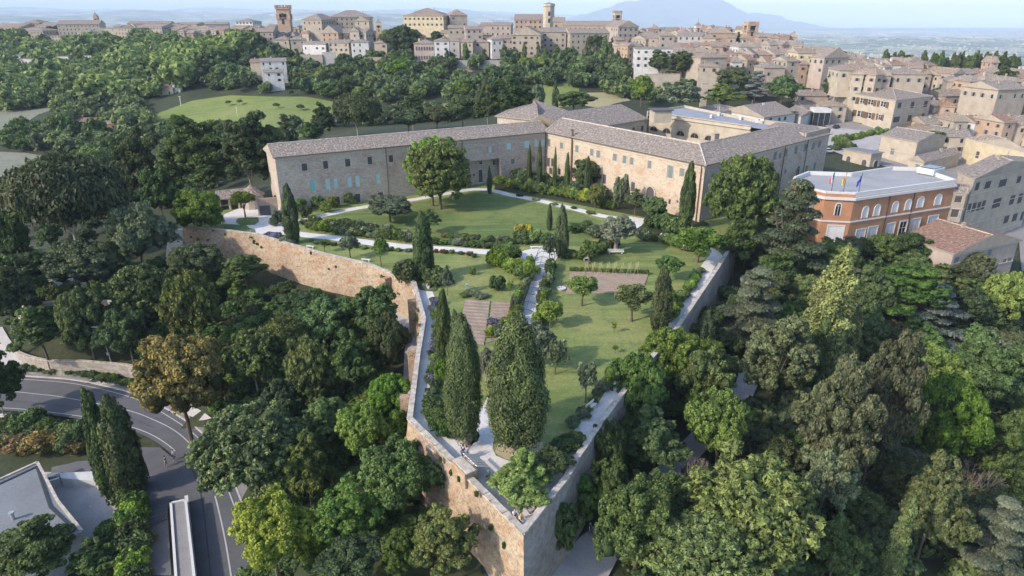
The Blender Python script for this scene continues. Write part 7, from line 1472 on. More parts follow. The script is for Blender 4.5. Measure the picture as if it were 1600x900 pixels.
# middle distance and town trees
for kd, b_, lb in (('darkumbrella', (518,150,594,190), 'wide umbrella pine right behind the left convent wing'), ('darkpine', (488,166,520,216), 'small pine with bare trunk left of the umbrella pine behind the convent'), ('far_cedar', (425,178,462,222), 'layered cedar standing alone at the meadow edge'), ('dark', (400,200,440,240), 'dark tree under the layered cedar'), ('far_dark', (466,192,505,220), 'low dark tree right of the layered cedar'), ('darkpine', (625,150,662,190), 'dark pine in the row behind the convent'), ('far_dark', (612,172,662,200), 'dark low tree behind the convent roof'), ('bronze', (660,168,705,200), 'dull dark tree behind the convent roof'), ('dark', (700,152,745,196), 'dark tree with ragged outline behind the convent'), ('darkpine', (742,132,780,196), 'tall dark conifer behind the convent'), ('darkpine', (775,126,832,190), 'broad dark pine left of the pale shrub behind the convent'), ('far_greygreen', (826,135,850,178), 'pale tree behind the hipped convent roof'), ('far_cypress', (862,128,873,175), 'single cypress behind the hipped convent roof'), ('dark', (872,142,922,172), 'dark rounded tree behind the hipped convent roof'),
 ('far_bright', (985,120,1020,155), 'x1'), ('birch', (1030,125,1100,168), 'greyish half bare tree beside the street behind the convent'), ('bright', (1100,136,1160,168), 'bright yellow-green tree behind the terrace roof'), ('dark', (1010,84,1052,118), 'left of the evergreen oaks by the street bend'), ('dark', (1040,84,1092,122), 'right of the evergreen oaks by the street bend'), ('far_cedar', (1128,82,1188,120), 'dark flat-topped cedar on the right-hand hill'), ('dark', (1120,108,1165,142), 'dark oak under the flat-topped cedar'), ('bluecedar', (1160,110,1205,150), 'blue-green cedar right of the dark oak'), ('far_mid', (1200,122,1246,158), 'x2'), ('darkpine', (1290,115,1322,162), 'tall dark conifer left of the cream palazzo'), ('far_mid', (1350,124,1382,140), 'round tree behind the cream palazzo roof'), ('darkpine', (1542,110,1585,158), 'dark ragged conifer at the right above the yellow house'), ('far_bright', (1458,137,1482,155), 'light green tree below the white sheeted building'), ('far_mid', (1445,208,1480,220), 'green creeper bush on the weathered tiled roof'), ('far_mid', (1376,224,1410,232), 'x3'),
 ('dark', (606,40,655,88), 'largest of the dark oaks in the middle of the old town'), ('far_dark', (590,50,618,82), 'left oak of the old town cluster'), ('far_dark', (560,66,577,86), 'round dark tree beside the white house row'), ('far_dark', (672,50,690,64), 'small round oak below the yellow palazzo'), ('far_pine', (404,27,419,40), 'left of two tiny umbrella pines behind the brick tower'), ('far_pine', (418,28,436,42), 'right of two tiny umbrella pines behind the brick tower'), ('far_pine', (916,55,941,76), 'umbrella pine top among the abbey cypresses'), ('far_dark', (72,42,95,56), 'dark tree between the blocks of the left ridge'), ('far_dark', (0,54,30,70), 'dark tree at the left end of the ridge'), ('far_dark', (1365,75,1382,84), 'dark tree left of the cypress row'), ('far_dark', (1290,76,1310,92), 'dark trees beside the big shaded gable')):
    if lb.startswith('x'): lb = {'x1': 'light green tree at the lower end of the street', 'x2': 'green tree left of the cream balconied house', 'x3': 'green bush between the palazzo hedge and the tiled roofs'}[lb]
    ft(kd, b_, lb, ymin=120)
for (x, y0, y1, w) in ((819,67,97,8), (841,69,98,7), (728,68,102,11), (699,78,98,8), (852,76,112,13), (868,72,118,16), (882,80,122,14), (894,74,112,13), (917,68,102,15), (930,72,100,11), (943,58,100,13), (788,70,102,13), (756,78,108,11), (467,77,103,6), (1000,60,80,6), (1153,50,66,4), (1143,50,64,4), (952,66,98,12), (965,80,102,12)):
    b = atd(x, y1, 445 if x < 990 else 470); plant('far_cypress', b.x, b.y, b.z, w/F*depth(b.y, b.z)/2, zat(b.y, y0)-b.z, 'dark cypress in the line below the abbey and the old town', 'cypresses below the old town')
random.seed(5)
for k in range(46):
    x = 1380+k*4.6; 
    if 1425 < x < 1437 or random.random() < .1: continue
    y = 410+random.uniform(-8, 8); b = atd(x, 107+(x-1380)*.02, y); plant('far_cypress', b.x, b.y, b.z-2, random.uniform(1.4, 2.3), random.uniform(6.5, 10.5)+2, 'dark cypress of the long row on the right skyline', 'cypress row on the right skyline')
# palm
p = at(1237, 200, 0); t = empty('palm_tree', (p.x, p.y, 0), 'small palm with drooping fronds in front of the pale gabled hall', 'tree'); zt = zat(p.y, 176)
m = MB(); m.bar((p.x, p.y, -1), (p.x, p.y, zt), .25, r2=.2); m.obj('trunk', M['bark'], t)
for k in range(14):
    a = k*.45*1.0; m = MB(); pts = [Vector((p.x+s*2.2*math.cos(a), p.y+s*2.2*math.sin(a), zt+.9*math.sin(s*2.6)-s*s*.9)) for s in (0, .33, .66, 1)]
    for i in range(3):
        d = Vector((-math.sin(a), math.cos(a), 0))*(.32*(1-i*.25)); e = Vector((-math.sin(a), math.cos(a), 0))*(.32*(.75-i*.25)); m.face([pts[i]-d, pts[i]+d, pts[i+1]+e, pts[i+1]-e])
    m.obj('frond', L['greygreen'], t)
# ---------------------------------------------------------------- woods filled with individual trees
_pl = None
lod = [cr_round(420, 10, .3, L['mid'], a=.85, rc=.42, jit=.7) for _ in range(3)]; lod2 = [cr_round(1300, 12, .17, L['mid'], a=.85, rc=.38, jit=.6) for _ in range(3)]
def _arr(me):
    n = len(me.vertices); co = np.empty(n*3, np.float32); me.vertices.foreach_get('co', co); li = np.empty(len(me.loops), np.int32); me.loops.foreach_get('vertex_index', li)
    st = np.empty(len(me.polygons), np.int32); tt = np.empty(len(me.polygons), np.int32); me.polygons.foreach_get('loop_start', st); me.polygons.foreach_get('loop_total', tt); tn = np.empty(len(me.polygons), np.float32); me.attributes['tone'].data.foreach_get('value', tn); return co.reshape(-1, 3), li, st, tt, tn
def mass(name, pts, mat, label, cat='wood', P=None):
    A = [_arr(m_) for m_, _ in (P or lod)]; V, LI, ST, TT, TN = [], [], [], [], []; ov = ol = 0
    for i, (x, y, z, r, h) in enumerate(pts):
        co, li, st, tt, tn = A[i % 3]; c, s_ = math.cos(i*2.4), math.sin(i*2.4); q = co*np.array([r, r, h/1.7]); V.append(np.stack([q[:, 0]*c-q[:, 1]*s_+x, q[:, 0]*s_+q[:, 1]*c+y, q[:, 2]+z], -1)); LI.append(li+ov); ST.append(st+ol); TT.append(tt); TN.append(np.clip(tn*.6+random.choice([0, .05, .15, .3, .45]), 0, 1)); ov += len(co); ol += len(li)
    me = bpy.data.meshes.new(name); V = np.concatenate(V); LI = np.concatenate(LI); ST = np.concatenate(ST); TT = np.concatenate(TT); me.vertices.add(len(V)); me.vertices.foreach_set('co', V.astype(np.float32).ravel()); me.loops.add(len(LI)); me.loops.foreach_set('vertex_index', LI); me.polygons.add(len(ST)); me.polygons.foreach_set('loop_start', ST); me.polygons.foreach_set('loop_total', TT); me.update(calc_edges=True)
    me.attributes.new('tone', 'FLOAT', 'FACE').data.foreach_set('value', np.concatenate(TN)); me.materials.append(mat); return prop(link(name, me), label, cat, kind='stuff')
def fill(poly_px, n, kinds, r, hr, group, lab, mind=.9, ymin=30, world=None, avoid=True, stuff=None, nm='wood', LP=None):
    W = ground_pts(poly_px) if world is None else world
    x0, x1 = min(p[0] for p in W), max(p[0] for p in W); y0, y1 = min(p[1] for p in W), max(p[1] for p in W); pts = []; tries = 0; old = np.array([(a, b, c) for a, b, c in PLACED])
    while len(pts) < n and tries < n*60:
        tries += 1; x, y = random.uniform(x0, x1), random.uniform(y0, y1); rr = random.uniform(*r)
        if not inside([x], [y], W)[0] or inside([x], [y], PLAT)[0] or inside([x], [y], roadpoly)[0]: continue
        if any(inside([x+rr*.8, x-rr*.8, x, x, x], [y, y, y+rr*.8, y-rr*.8, y], q).any() for q in LOWPATHS): continue
        if avoid and (np.hypot(old[:, 0]-x, old[:, 1]-y) < (old[:, 2]+rr)*.55).any(): continue
        if any(math.hypot(a-x, b-y) < (c+rr)*mind*.7 for a, b, c in pts): continue
        if y > 230 and any(-3 < hy-y < (20 if hy < 560 else 52) and abs(x-hx*y/hy) < w_*.42+rr*.3 for hx, hy, w_ in KEEP): continue
        pts.append((x, y, rr))
    if stuff: mass(nm, [(x, y, gz(x, y)-.4, rr, rr*random.uniform(*hr)) for x, y, rr in pts], L[stuff], lab, P=LP); return
    for x, y, rr in pts:
        kd = random.choice(kinds); cw = {'dark': 'dark green', 'mid': 'green', 'bright': 'bright green', 'lime': 'yellow-green', 'bronze': 'brownish', 'greygreen': 'grey-green', 'pine': 'dark pine-like', 'brown': 'browning'}.get(kd.replace('far_', '').replace('shrub_', ''), 'green')
        plant(kd, x, y, gz(x, y)-.3, rr, rr*random.uniform(*hr), f'{cw} tree {lab}', group+f' ({cw})', trunk=not kd.startswith('far'), tl=.4 if not kd.startswith('shrub') else None)
ND = ['dark', 'mid', 'dark', 'mid', 'dark']; FD = ['far_dark', 'far_mid', 'far_dark', 'far_mid', 'far_pine', 'far_bright', 'far_dark']
fill([(300,455),(420,465),(560,500),(610,560),(600,650),(560,760),(600,830),(500,905),(400,905),(430,760),(350,640),(300,560),(250,520)], 75, ND+['bright'], (1.5, 2.6), (1.4, 1.9), 'undergrowth trees of the left wood', 'filling the slope of the left wood', .8)
fill([(0,460),(100,470),(260,450),(300,560),(240,570),(120,545),(20,520)], 22, ['dark', 'dark', 'mid'], (1.8, 3), (1.5, 2.1), 'thicket trees above the footpath', 'in the thicket above the left footpath', .8)
fill([(0,290),(180,310),(270,350),(280,400),(170,450),(0,440)], 30, ['dark', 'dark', 'bronze', 'mid'], (2.5, 4), (1.7, 2.3), 'trees of the upper left wood', 'in the upper left wood below the pines', .8)
fill([(180,225),(260,215),(420,235),(420,280),(270,330),(180,300)], 22, ['dark', 'dark', 'mid'], (3, 4.5), (1.8, 2.3), 'trees around the massive pines', 'around the massive dark pines', .8)
fill([(1010,560),(1150,510),(1160,560),(1000,740),(960,800),(880,860),(900,780),(960,680)], 34, ND, (1.8, 3.0), (1.7, 2.3), 'undergrowth trees right of the garden', 'under the right retaining wall', .8)
fill([(1190,430),(1340,400),(1600,480),(1620,900),(1000,905),(1080,740),(1180,640)], 120, ['dark', 'dark', 'dark', 'mid', 'bronze', 'mid', 'greygreen'], (2.4, 4.2), (1.7, 2.5), 'trees of the right wood', 'in the dense wood on the right', .72)
fill([(1130,360),(1200,330),(1245,380),(1250,440),(1200,450),(1130,440)], 14, ND, (2, 3.4), (1.7, 2.3), 'trees below the right convent wing', 'below the right convent wing', .8)
fill([(300,95),(480,100),(600,94),(720,102),(820,100),(960,104),(1000,120),(1040,135),(960,150),(900,140),(830,133),(760,155),(680,162),(600,170),(520,158),(440,150),(330,145),(290,120)], 60, FD+['far_mid', 'far_bright'], (3.6, 6.2), (1.5, 2.1), 'trees of the wood under the old town', 'in the wood below the old town', .55, ymin=150)
fill([(0,72),(110,70),(220,72),(320,76),(400,84),(300,140),(240,160),(120,160),(60,170),(0,175)], 420, ['far_dark', 'far_dark', 'far_mid', 'far_pine', 'far_dark'], (5.5, 10), (1.3, 1.8), '', 'wide green wood covering the slopes below the left ridge', .6, stuff='mid')
fill([(60,195),(120,160),(230,160),(240,200),(200,230),(150,250),(60,235)], 60, FD, (3, 5.5), (1.4, 2), '', 'green belt of trees between the ploughed land and the meadow', .7, stuff='mid')
fill([(0,205),(60,200),(140,205),(200,235),(190,262),(100,245),(0,232)], 40, FD, (3, 5), (1.3, 1.9), '', 'strip of trees at the far edge of the ploughed field', .7, stuff='mid')
fill([(430,205),(560,198),(780,180),(800,165),(700,172),(600,185),(480,200)], 34, ['far_dark', 'far_pine', 'far_mid'], (3, 5), (1.5, 2), '', 'mixed thicket right behind the left convent wing', .7, stuff='dark')
fill([(960,120),(1060,130),(1120,145),(1180,155),(1160,170),(1060,165),(1000,158),(940,150)], 30, ['far_mid', 'far_bright', 'far_dark', 'far_mid'], (3, 4.6), (1.5, 2), '', 'green thicket behind the convent terrace roof', .7, stuff='mid')
fill([(240,215),(430,236),(480,218),(400,262),(260,262)], 16, FD, (3, 5), (1.5, 2.1), '', 'thicket at the near edge of the meadow', .7, stuff='dark')
fill([(300,95),(480,100),(600,94),(720,102),(820,100),(960,104),(1000,120),(960,150),(830,133),(760,150),(600,165),(440,148),(330,143),(290,120)], 260, FD, (3, 5), (1.4, 2), '', 'dense undergrowth of the wood below the old town', .5, stuff='mid')
for u, v in ((375,165), (432,170), (469,174), (455,150), (358,166), (470,172)):
    (x, y), = ground_pts([(u, v)]); plant('far_dark', x, y, gz(x, y), 1.8, 2.9, 'lone round bush on the open meadow', 'lone bushes on the meadow', trunk=False)
fill([(1105,118),(1180,122),(1245,135),(1246,160),(1160,160),(1110,150)], 24, ['far_dark', 'far_mid', 'far_bright', 'far_dark'], (3, 4.6), (1.5, 2), '', 'thicket on the slope right of the bare street tree', .7, stuff='mid')

U = dict(avoid=False, stuff='mid', nm='undergrowth', LP=lod2)
fill([(300,440),(420,455),(560,490),(640,560),(640,700),(690,860),(600,900),(400,905),(430,760),(345,650),(300,560),(250,520)], 150, FD, (1.5, 2.8), (1.2, 1.7), '', 'dense bushes closing the gaps of the left wood', .62, **U)
fill([(0,400),(270,400),(300,560),(240,570),(120,545),(20,520),(0,480)], 60, FD, (1.5, 2.8), (1.1, 1.5), '', 'bushes between the bastion and the left footpath', .65, **U)
fill([(1030,560),(1190,430),(1340,400),(1600,480),(1780,440),(1860,900),(1000,905),(960,800),(900,860),(900,780),(980,680)], 280, FD, (1.8, 3.4), (1.2, 1.7), '', 'dense bushes closing the gaps of the right wood', .62, **{**U, 'stuff': 'dark'})
fill([(0,290),(180,310),(270,345),(420,262),(430,235),(180,225),(60,260)], 90, FD, (2.5, 4), (1.1, 1.5), '', 'bushes under the pines left of the convent', .65, **{**U, 'stuff': 'dark'})
# ================================================================ garden furniture
def W2(u, v, z=0.0): return at(u, v, z)
# vegetable plots with raised furrows, each furrow a part
def plot(corners, nrow, label, along=0):
    Q = [W2(*c) for c in corners]; t = empty('vegetable_plot', (Q[0].x, Q[0].y, 0), label, 'vegetable plot'); m = MB(); m.face([(q.x, q.y, .07) for q in Q]); m.obj('soil', M['soil'], t)
    for k in range(nrow):
        f0, f1 = (k+.18)/nrow, (k+.82)/nrow
        if along == 0: A, B, C_, D = Q[0].lerp(Q[3], f0), Q[1].lerp(Q[2], f0), Q[1].lerp(Q[2], f1), Q[0].lerp(Q[3], f1)
        else: A, B, C_, D = Q[0].lerp(Q[1], f0), Q[3].lerp(Q[2], f0), Q[3].lerp(Q[2], f1), Q[0].lerp(Q[1], f1)
        m = MB(); n = 10
        for j in range(n):
            def P(s, r, h): p = (A.lerp(B, s)).lerp(D.lerp(C_, s), r); return (p.x+.04*math.sin(s*31+k), p.y+.04*math.sin(s*23+k*2), .07+h)
            a, b = j/n, (j+1)/n; hh = .13+.04*math.sin(j+k)
            m.face([P(a, 0, 0), P(b, 0, 0), P(b, .35, hh), P(a, .35, hh)]); m.face([P(a, .35, hh), P(b, .35, hh), P(b, .65, hh), P(a, .65, hh)]); m.face([P(a, .65, hh), P(b, .65, hh), P(b, 1, 0), P(a, 1, 0)])
        m.obj('furrow', M['soil'], t)
    return t, Q
tR, QR = plot([(890, 422), (1013, 426), (1009, 446), (883, 461)][::1] if False else [(884, 460), (1003, 458), (1014, 426), (891, 421)], 13, 'large vegetable plot with long furrows and a row of bean canes, right of the pergola')
plot([(714, 536), (756, 540), (766, 471), (727, 468)], 13, 'left half of the dug vegetable plot beside the rose pergola'); plot([(760, 536), (792, 528), (803, 473), (769, 471)], 12, 'right half of the dug vegetable plot beside the rose pergola')
for r, (v, hh) in enumerate(((431, 411), (426, 409))):
    for k in range(8):
        u = 914+k*11.3+r*3; b = W2(u, v); t = empty('bean_cane_frame', (b.x, b.y, 0), 'tripod of tall pale bean canes in the row across the right vegetable plot', 'bean canes', 'bean cane tripods'); zt = zat(b.y, hh); m = MB()
        for dx, dy in ((-.55, -.4), (.55, -.4), (0, .5)):
            m = MB(); m.bar((b.x+dx, b.y+dy, 0), (b.x-dx*.25, b.y-dy*.25, zt*1.0), .022, n=4); m.obj('cane', M['bamboo'], t)
# small leafy rows
for k in range(26):
    f = k/26; p = QR[3].lerp(QR[2], f); plant('shrub_bright', p.x, p.y-1.2, 0.1, .32, .9, 'bean plant climbing the canes of the right vegetable plot', 'bean plants')
for k in range(5):
    for j in range(5):
        p = W2(762+k*3.2-.5*j, 519+j*2.4); plant('shrub_lime', p.x, p.y, .08, .2, .25, 'lettuce in the small green rows of the left vegetable plot', 'lettuces')
for k in range(14): p = W2(random.uniform(762, 780), random.uniform(500, 514)); plant('shrub_violet', p.x, p.y, .08, .35, .4, 'purple cabbage in the left vegetable plot', 'purple cabbages')
# pergola: hoops over the path with long wires
pc = smooth_line([tuple(W2(u, v)) for u, v in ((853, 405), (846, 425), (840, 447), (832, 472), (826, 494), (822, 508))], 6); t = empty('rose_pergola', (pc[0].x, pc[0].y, 0), 'long tunnel of thin dark metal hoops over the gravel path', 'pergola')
Lp = sum((pc[i+1]-pc[i]).length for i in range(len(pc)-1)); nh = 10; arcs = []; rad = 1.75; hh = 2.7
for k in range(nh+1):
    s = k/nh*Lp; i = 0
    while i < len(pc)-2 and s > (pc[i+1]-pc[i]).length: s -= (pc[i+1]-pc[i]).length; i += 1
    d = (pc[i+1]-pc[i]).normalized(); c = pc[i]+d*s; nn_ = Vector((-d.y, d.x, 0)); pts = [c+nn_*rad*math.cos(a)+Vector((0, 0, hh-rad+rad*math.sin(a))) for a in [PI*j/10 for j in range(11)]]; pts = [Vector((pts[0].x, pts[0].y, 0))]+pts+[Vector((pts[-1].x, pts[-1].y, 0))]; arcs.append(pts)
    m = MB(); m.tube(pts, [.045]*len(pts), 0, 5); m.obj('hoop', M['metal'], t)
for j in (1, 4, 6, 8, 11): m = MB(); m.tube([a[j] for a in arcs], [.025]*len(arcs), 0, 4); m.obj('wire', M['metal'], t)
# benches
def bench(u, v, rz, label, L_=1.9, back=True, z=0.07, mat='bench'):
    p = W2(u, v); t = empty('garden_bench', (p.x, p.y, z), label, 'bench', None, rz)
    def part(nm, boxes):
        m = MB(); [m.box(c, d) for c, d in boxes]; link(nm, m.mesh(nm, M[mat]), t)
    part('seat', [((0, 0, .45), (L_, .5, .08))]); part('leg', [((-L_*.38, 0, .2), (.16, .42, .42))]); part('leg', [((L_*.38, 0, .2), (.16, .42, .42))])
    if back:
        for k in range(3): part('back_slat', [((0, .26, .6+k*.15), (L_, .05, .09))])
    return t
bench(838, 389, 0, 'pale backless bench on the far side of the gravel plaza', 2.6, False); bench(962, 397, 0, 'long white bench standing in front of the silver olive', 3.3, True); bench(1087, 430, .95, 'small pale bench on the lawn side of the upper right path', 1.8); bench(1069, 456, .95, 'second pale bench lower along the right path', 1.8, False); bench(924, 640, .9, 'pale bench by the lower right path near the pruned tree', 1.9); bench(485, 388, -.3, 'pale bench just inside the long retaining wall', 1.8, False); bench(572, 409, -.25, 'second bench inside the long retaining wall nearer its corner', 1.8, False); bench(671, 450, 1.35, 'white bench at the top of the left gravel path', 1.7); bench(1032, 322, .3, 'white bench under shrubs by the convent wall', 2, False); bench(916, 407, 0, 'short bench at the left end of the bean canes', 1.2)
b_ = bench(817, 795, -.75, 'grey stone bench beneath the yellow-green bush at the garden tip', 2.6, True, .08, 'coping')
p = W2(877, 452); t = empty('hoop_ornament', (p.x, p.y, 0), 'small round white basin with tall wire loop on the right lawn', 'basin'); m = MB(); m.bar((p.x, p.y, 0), (p.x, p.y, .3), .7, n=16, r2=.85); m.obj('basin_rim', M['trim'], t); m = MB(); m.tube([Vector((p.x, p.y, .3)), Vector((p.x+.05, p.y, 1.6)), Vector((p.x+.3, p.y, 2.0))], [.03, .03, .02]); m.obj('wire_loop', M['metal'], t)
p = W2(730, 452); t = empty('garden_swing', (p.x, p.y, 0), 'little white metal ornament on the left lawn', 'ornament'); m = MB(); m.bar((p.x-.3, p.y, 0), (p.x, p.y, .9), .05); m.bar((p.x+.3, p.y, 0), (p.x, p.y, .9), .05); m.bar((p.x, p.y+.3, 0), (p.x, p.y, .9), .05); m.obj('stand', M['trim'], t); m = MB(); m.bar((p.x, p.y, .9), (p.x, p.y, .98), .3, n=12); m.obj('tray', M['trim'], t)
# lookout block with slatted cover on the bastion wall
a = WL[-1]; d = (APEX-a).normalized(); nn_ = Vector((d.y, -d.x, 0)); h = on_wall(a, APEX, [(712, 722, 730, 735)])[0]; uc = (h[0]+h[1])/2; c0 = a+d*uc-nn_*1.1; rz = math.atan2(d.y, d.x)
t = empty('wall_lookout', (c0.x, c0.y, 0), 'small brick lookout block with a sloping slatted cover built against the bastion parapet', 'lookout'); m = MB(); m.box((c0.x+nn_.x*.75, c0.y+nn_.y*.75, .7), (2.7, 1.5, 1.8), rz); m.obj('masonry', M['gardenwall'], t); m = MB(); m.box((c0.x+nn_.x*.75, c0.y+nn_.y*.75, 1.64), (2.9, 1.1, .12), rz); m.obj('coping', M['coping'], t)
tl_ = Matrix.Rotation(.5, 3, 'X')
for k in range(6): m = MB(); o = d*(-1.2+k*.48); m.box((c0.x+o.x-nn_.x*.75, c0.y+o.y-nn_.y*.75, 1.6), (.34, 1.9, .07), rz, 0, Matrix.Rotation(-.5, 3, 'X')); m.obj('slat', M['bench'], t)
m = MB(); m.box((c0.x-nn_.x*.75, c0.y-nn_.y*.75, 1.52), (2.7, 1.9, .05), rz, 0, Matrix.Rotation(-.5, 3, 'X')); m.obj('cover_board', M['brownshut'], t)
for s in (-1.2, 1.2): m = MB(); o = d*s-nn_*1.4; m.box((c0.x+o.x, c0.y+o.y, .35), (.14, .14, .8), rz); m.obj('post', M['bench'], t)
# ---------------------------------------------------------------- street lamps
def lamp(foot, head, z, label, arm=1.2):
    p = at(*foot, z); zt = zat(p.y, head[1]); t = empty('street_lamp', (p.x, p.y, z), label, 'street lamp'); hx = (head[0]-800)/F*depth(p.y, zt)-p.x; lean = hx*.55
    m = MB(); m.bar((p.x, p.y, z-.3), (p.x+lean, p.y, zt), .10, n=8, r2=.06); m.obj('pole', M['lampmetal'], t); m = MB(); s = -1 if hx < 0 else 1
    m.bar((p.x+lean, p.y, zt), (p.x+hx, p.y-.2, zt+.15), .05); m.obj('arm', M['lampmetal'], t); m = MB(); m.box((p.x+hx-.3, p.y-.2, zt+.15), (1.1, .42, .16)); m.obj('lamp_head', M['trim'], t); m = MB(); m.box((p.x+lean*.45, p.y-.12, z+(zt-z)*.45), (.5, .2, .5)); m.obj('junction_box', M['lampmetal'], t); return t
lamp((180, 585), (152, 511), -16.4, 'tall grey street lamp beside the left footpath, next to the low brick wall'); lamp((355, 637), (341, 595), -13.5, 'street lamp between the orange-leaved tree and the pines'); lamp((1018, 888) if False else (966, 850), (962, 836), -8.3, 'white lamp head showing through the light green round tree') if False else None
p = at(284, 165, -8); p = atd(284, 170, 400); t = empty('utility_pole', (p.x, p.y, p.z), 'thin white pole at the meadow edge below the yellow farmhouse', 'pole'); m = MB(); m.bar((p.x, p.y, p.z-1), (p.x, p.y, zat(p.y, 150)), .22); m.obj('shaft', M['trim'], t); m = MB(); m.bar((p.x-.8, p.y, zat(p.y, 151)), (p.x+.8, p.y, zat(p.y, 151)), .1); m.obj('crossbar', M['trim'], t)
p = atd(371, 180, 345); t = empty('utility_pole', (p.x, p.y, p.z), 'thin white pole standing in the middle of the meadow', 'pole'); m = MB(); m.bar((p.x, p.y, p.z-1), (p.x, p.y, zat(p.y, 167)), .12); m.obj('shaft', M['trim'], t); m = MB(); m.bar((p.x-.5, p.y, zat(p.y, 168)), (p.x+.5, p.y, zat(p.y, 168)), .06); m.obj('crossbar', M['trim'], t)
# ---------------------------------------------------------------- cars
def car(p, rz, colr, label):
    t = empty('parked_car', p, label, 'car', None, rz); mt = plain('car_paint_'+colr[0], colr[1], .3, .05)
    def ext(prof, y0, y1, taper=1.0):
        m = MB(); n = len(prof)
        for k in range(n):
            a, b = prof[k], prof[(k+1) % n]; m.face([(a[0], y0, a[1]), (b[0], y0, b[1]), (b[0], y1, b[1]), (a[0], y1, a[1])])
        m.face([(x, y0, z) for x, z in prof]); m.face([(x, y1, z) for x, z in prof[::-1]]); return m
    link('body', ext([(-2.1, .3), (2.1, .3), (2.15, .65), (1.9, .85), (.9, .95), (-1.7, 1.0), (-2.1, .85)], -.85, .85).mesh('car_body', mt), t); link('cabin', ext([(.95, .93), (.35, 1.42), (-1.2, 1.45), (-1.75, .98)], -.72, .72).mesh('car_cabin', M['glass']), t); link('roof_panel', ext([(.3, 1.42), (.2, 1.5), (-1.1, 1.5), (-1.2, 1.45)], -.68, .68).mesh('car_roof', mt), t)
    for x in (-1.3, 1.35):
        for y in (-.82, .82): m = MB(); m.bar((x, y-.1, .32), (x, y+.1, .32), .33, n=14); wo = link('wheel', m.mesh('tyre', M['metal']), t); m = MB(); m.bar((x, y-.12, .32), (x, y+.12, .32), .18, n=10); link('rim', m.mesh('rim', M['lampmetal']), wo)
    for y in (-.6, .6): m = MB(); m.box((2.12, y, .68), (.08, .35, .14)); link('headlight', m.mesh('headlight', M['trim']), t)
p = at(1306, 203, 0); car((p.x, p.y, gz(p.x, p.y)+.35), .8, ('dark', (.03, .03, .05)), 'dark car parked at the left corner of the cream palazzo'); (x, y), = ground_pts([(1031, 128)]); car((x, y, gz(x, y)+.35), -.6, ('blue', (.05, .08, .16)), 'dark blue car on the street bend beside the sunlit wall'); (x, y), = ground_pts([(1294, 240)]); car((x, y, gz(x, y)+.35), .3, ('white', (.6, .6, .62)), 'white car beside the right end of the convent'); (x, y), = ground_pts([(812, 97)]); car((x, y, gz(x, y)+.35), .2, ('silver', (.4, .42, .48)), 'silver car parked at the foot of the abbey gable'); (x, y), = ground_pts([(723, 100)]); car((x, y, gz(x, y)+.35), 0, ('grey', (.3, .33, .42)), 'grey car on the street below the two cypresses')
# ---------------------------------------------------------------- people
def skin_mesh(name, nodes, edges, mat, smooth=2):
    me = bpy.data.meshes.new(name); me.from_pydata([n[0] for n in nodes], edges, []); o = bpy.data.objects.new(name, me); COL.objects.link(o); md = o.modifiers.new('s', 'SKIN'); md.use_smooth_shade = True; me.skin_vertices.new() if not me.skin_vertices else None
    for i, n in enumerate(nodes): r = n[1]; me.skin_vertices[0].data[i].radius = (r, r) if not isinstance(r, tuple) else r
    me.skin_vertices[0].data[0].use_root = True; sb = o.modifiers.new('b', 'SUBSURF'); sb.levels = smooth; dg = bpy.context.evaluated_depsgraph_get(); m2 = bpy.data.meshes.new_from_object(o.evaluated_get(dg)); bpy.data.objects.remove(o); m2.materials.clear(); m2.materials.append(mat); m2.name = name; return m2
def cmat(n, c): 
    if n not in M: M[n] = plain(n, c, .8, .1)
    return M[n]
SK = cmat('skin', (.5, .3, .22))
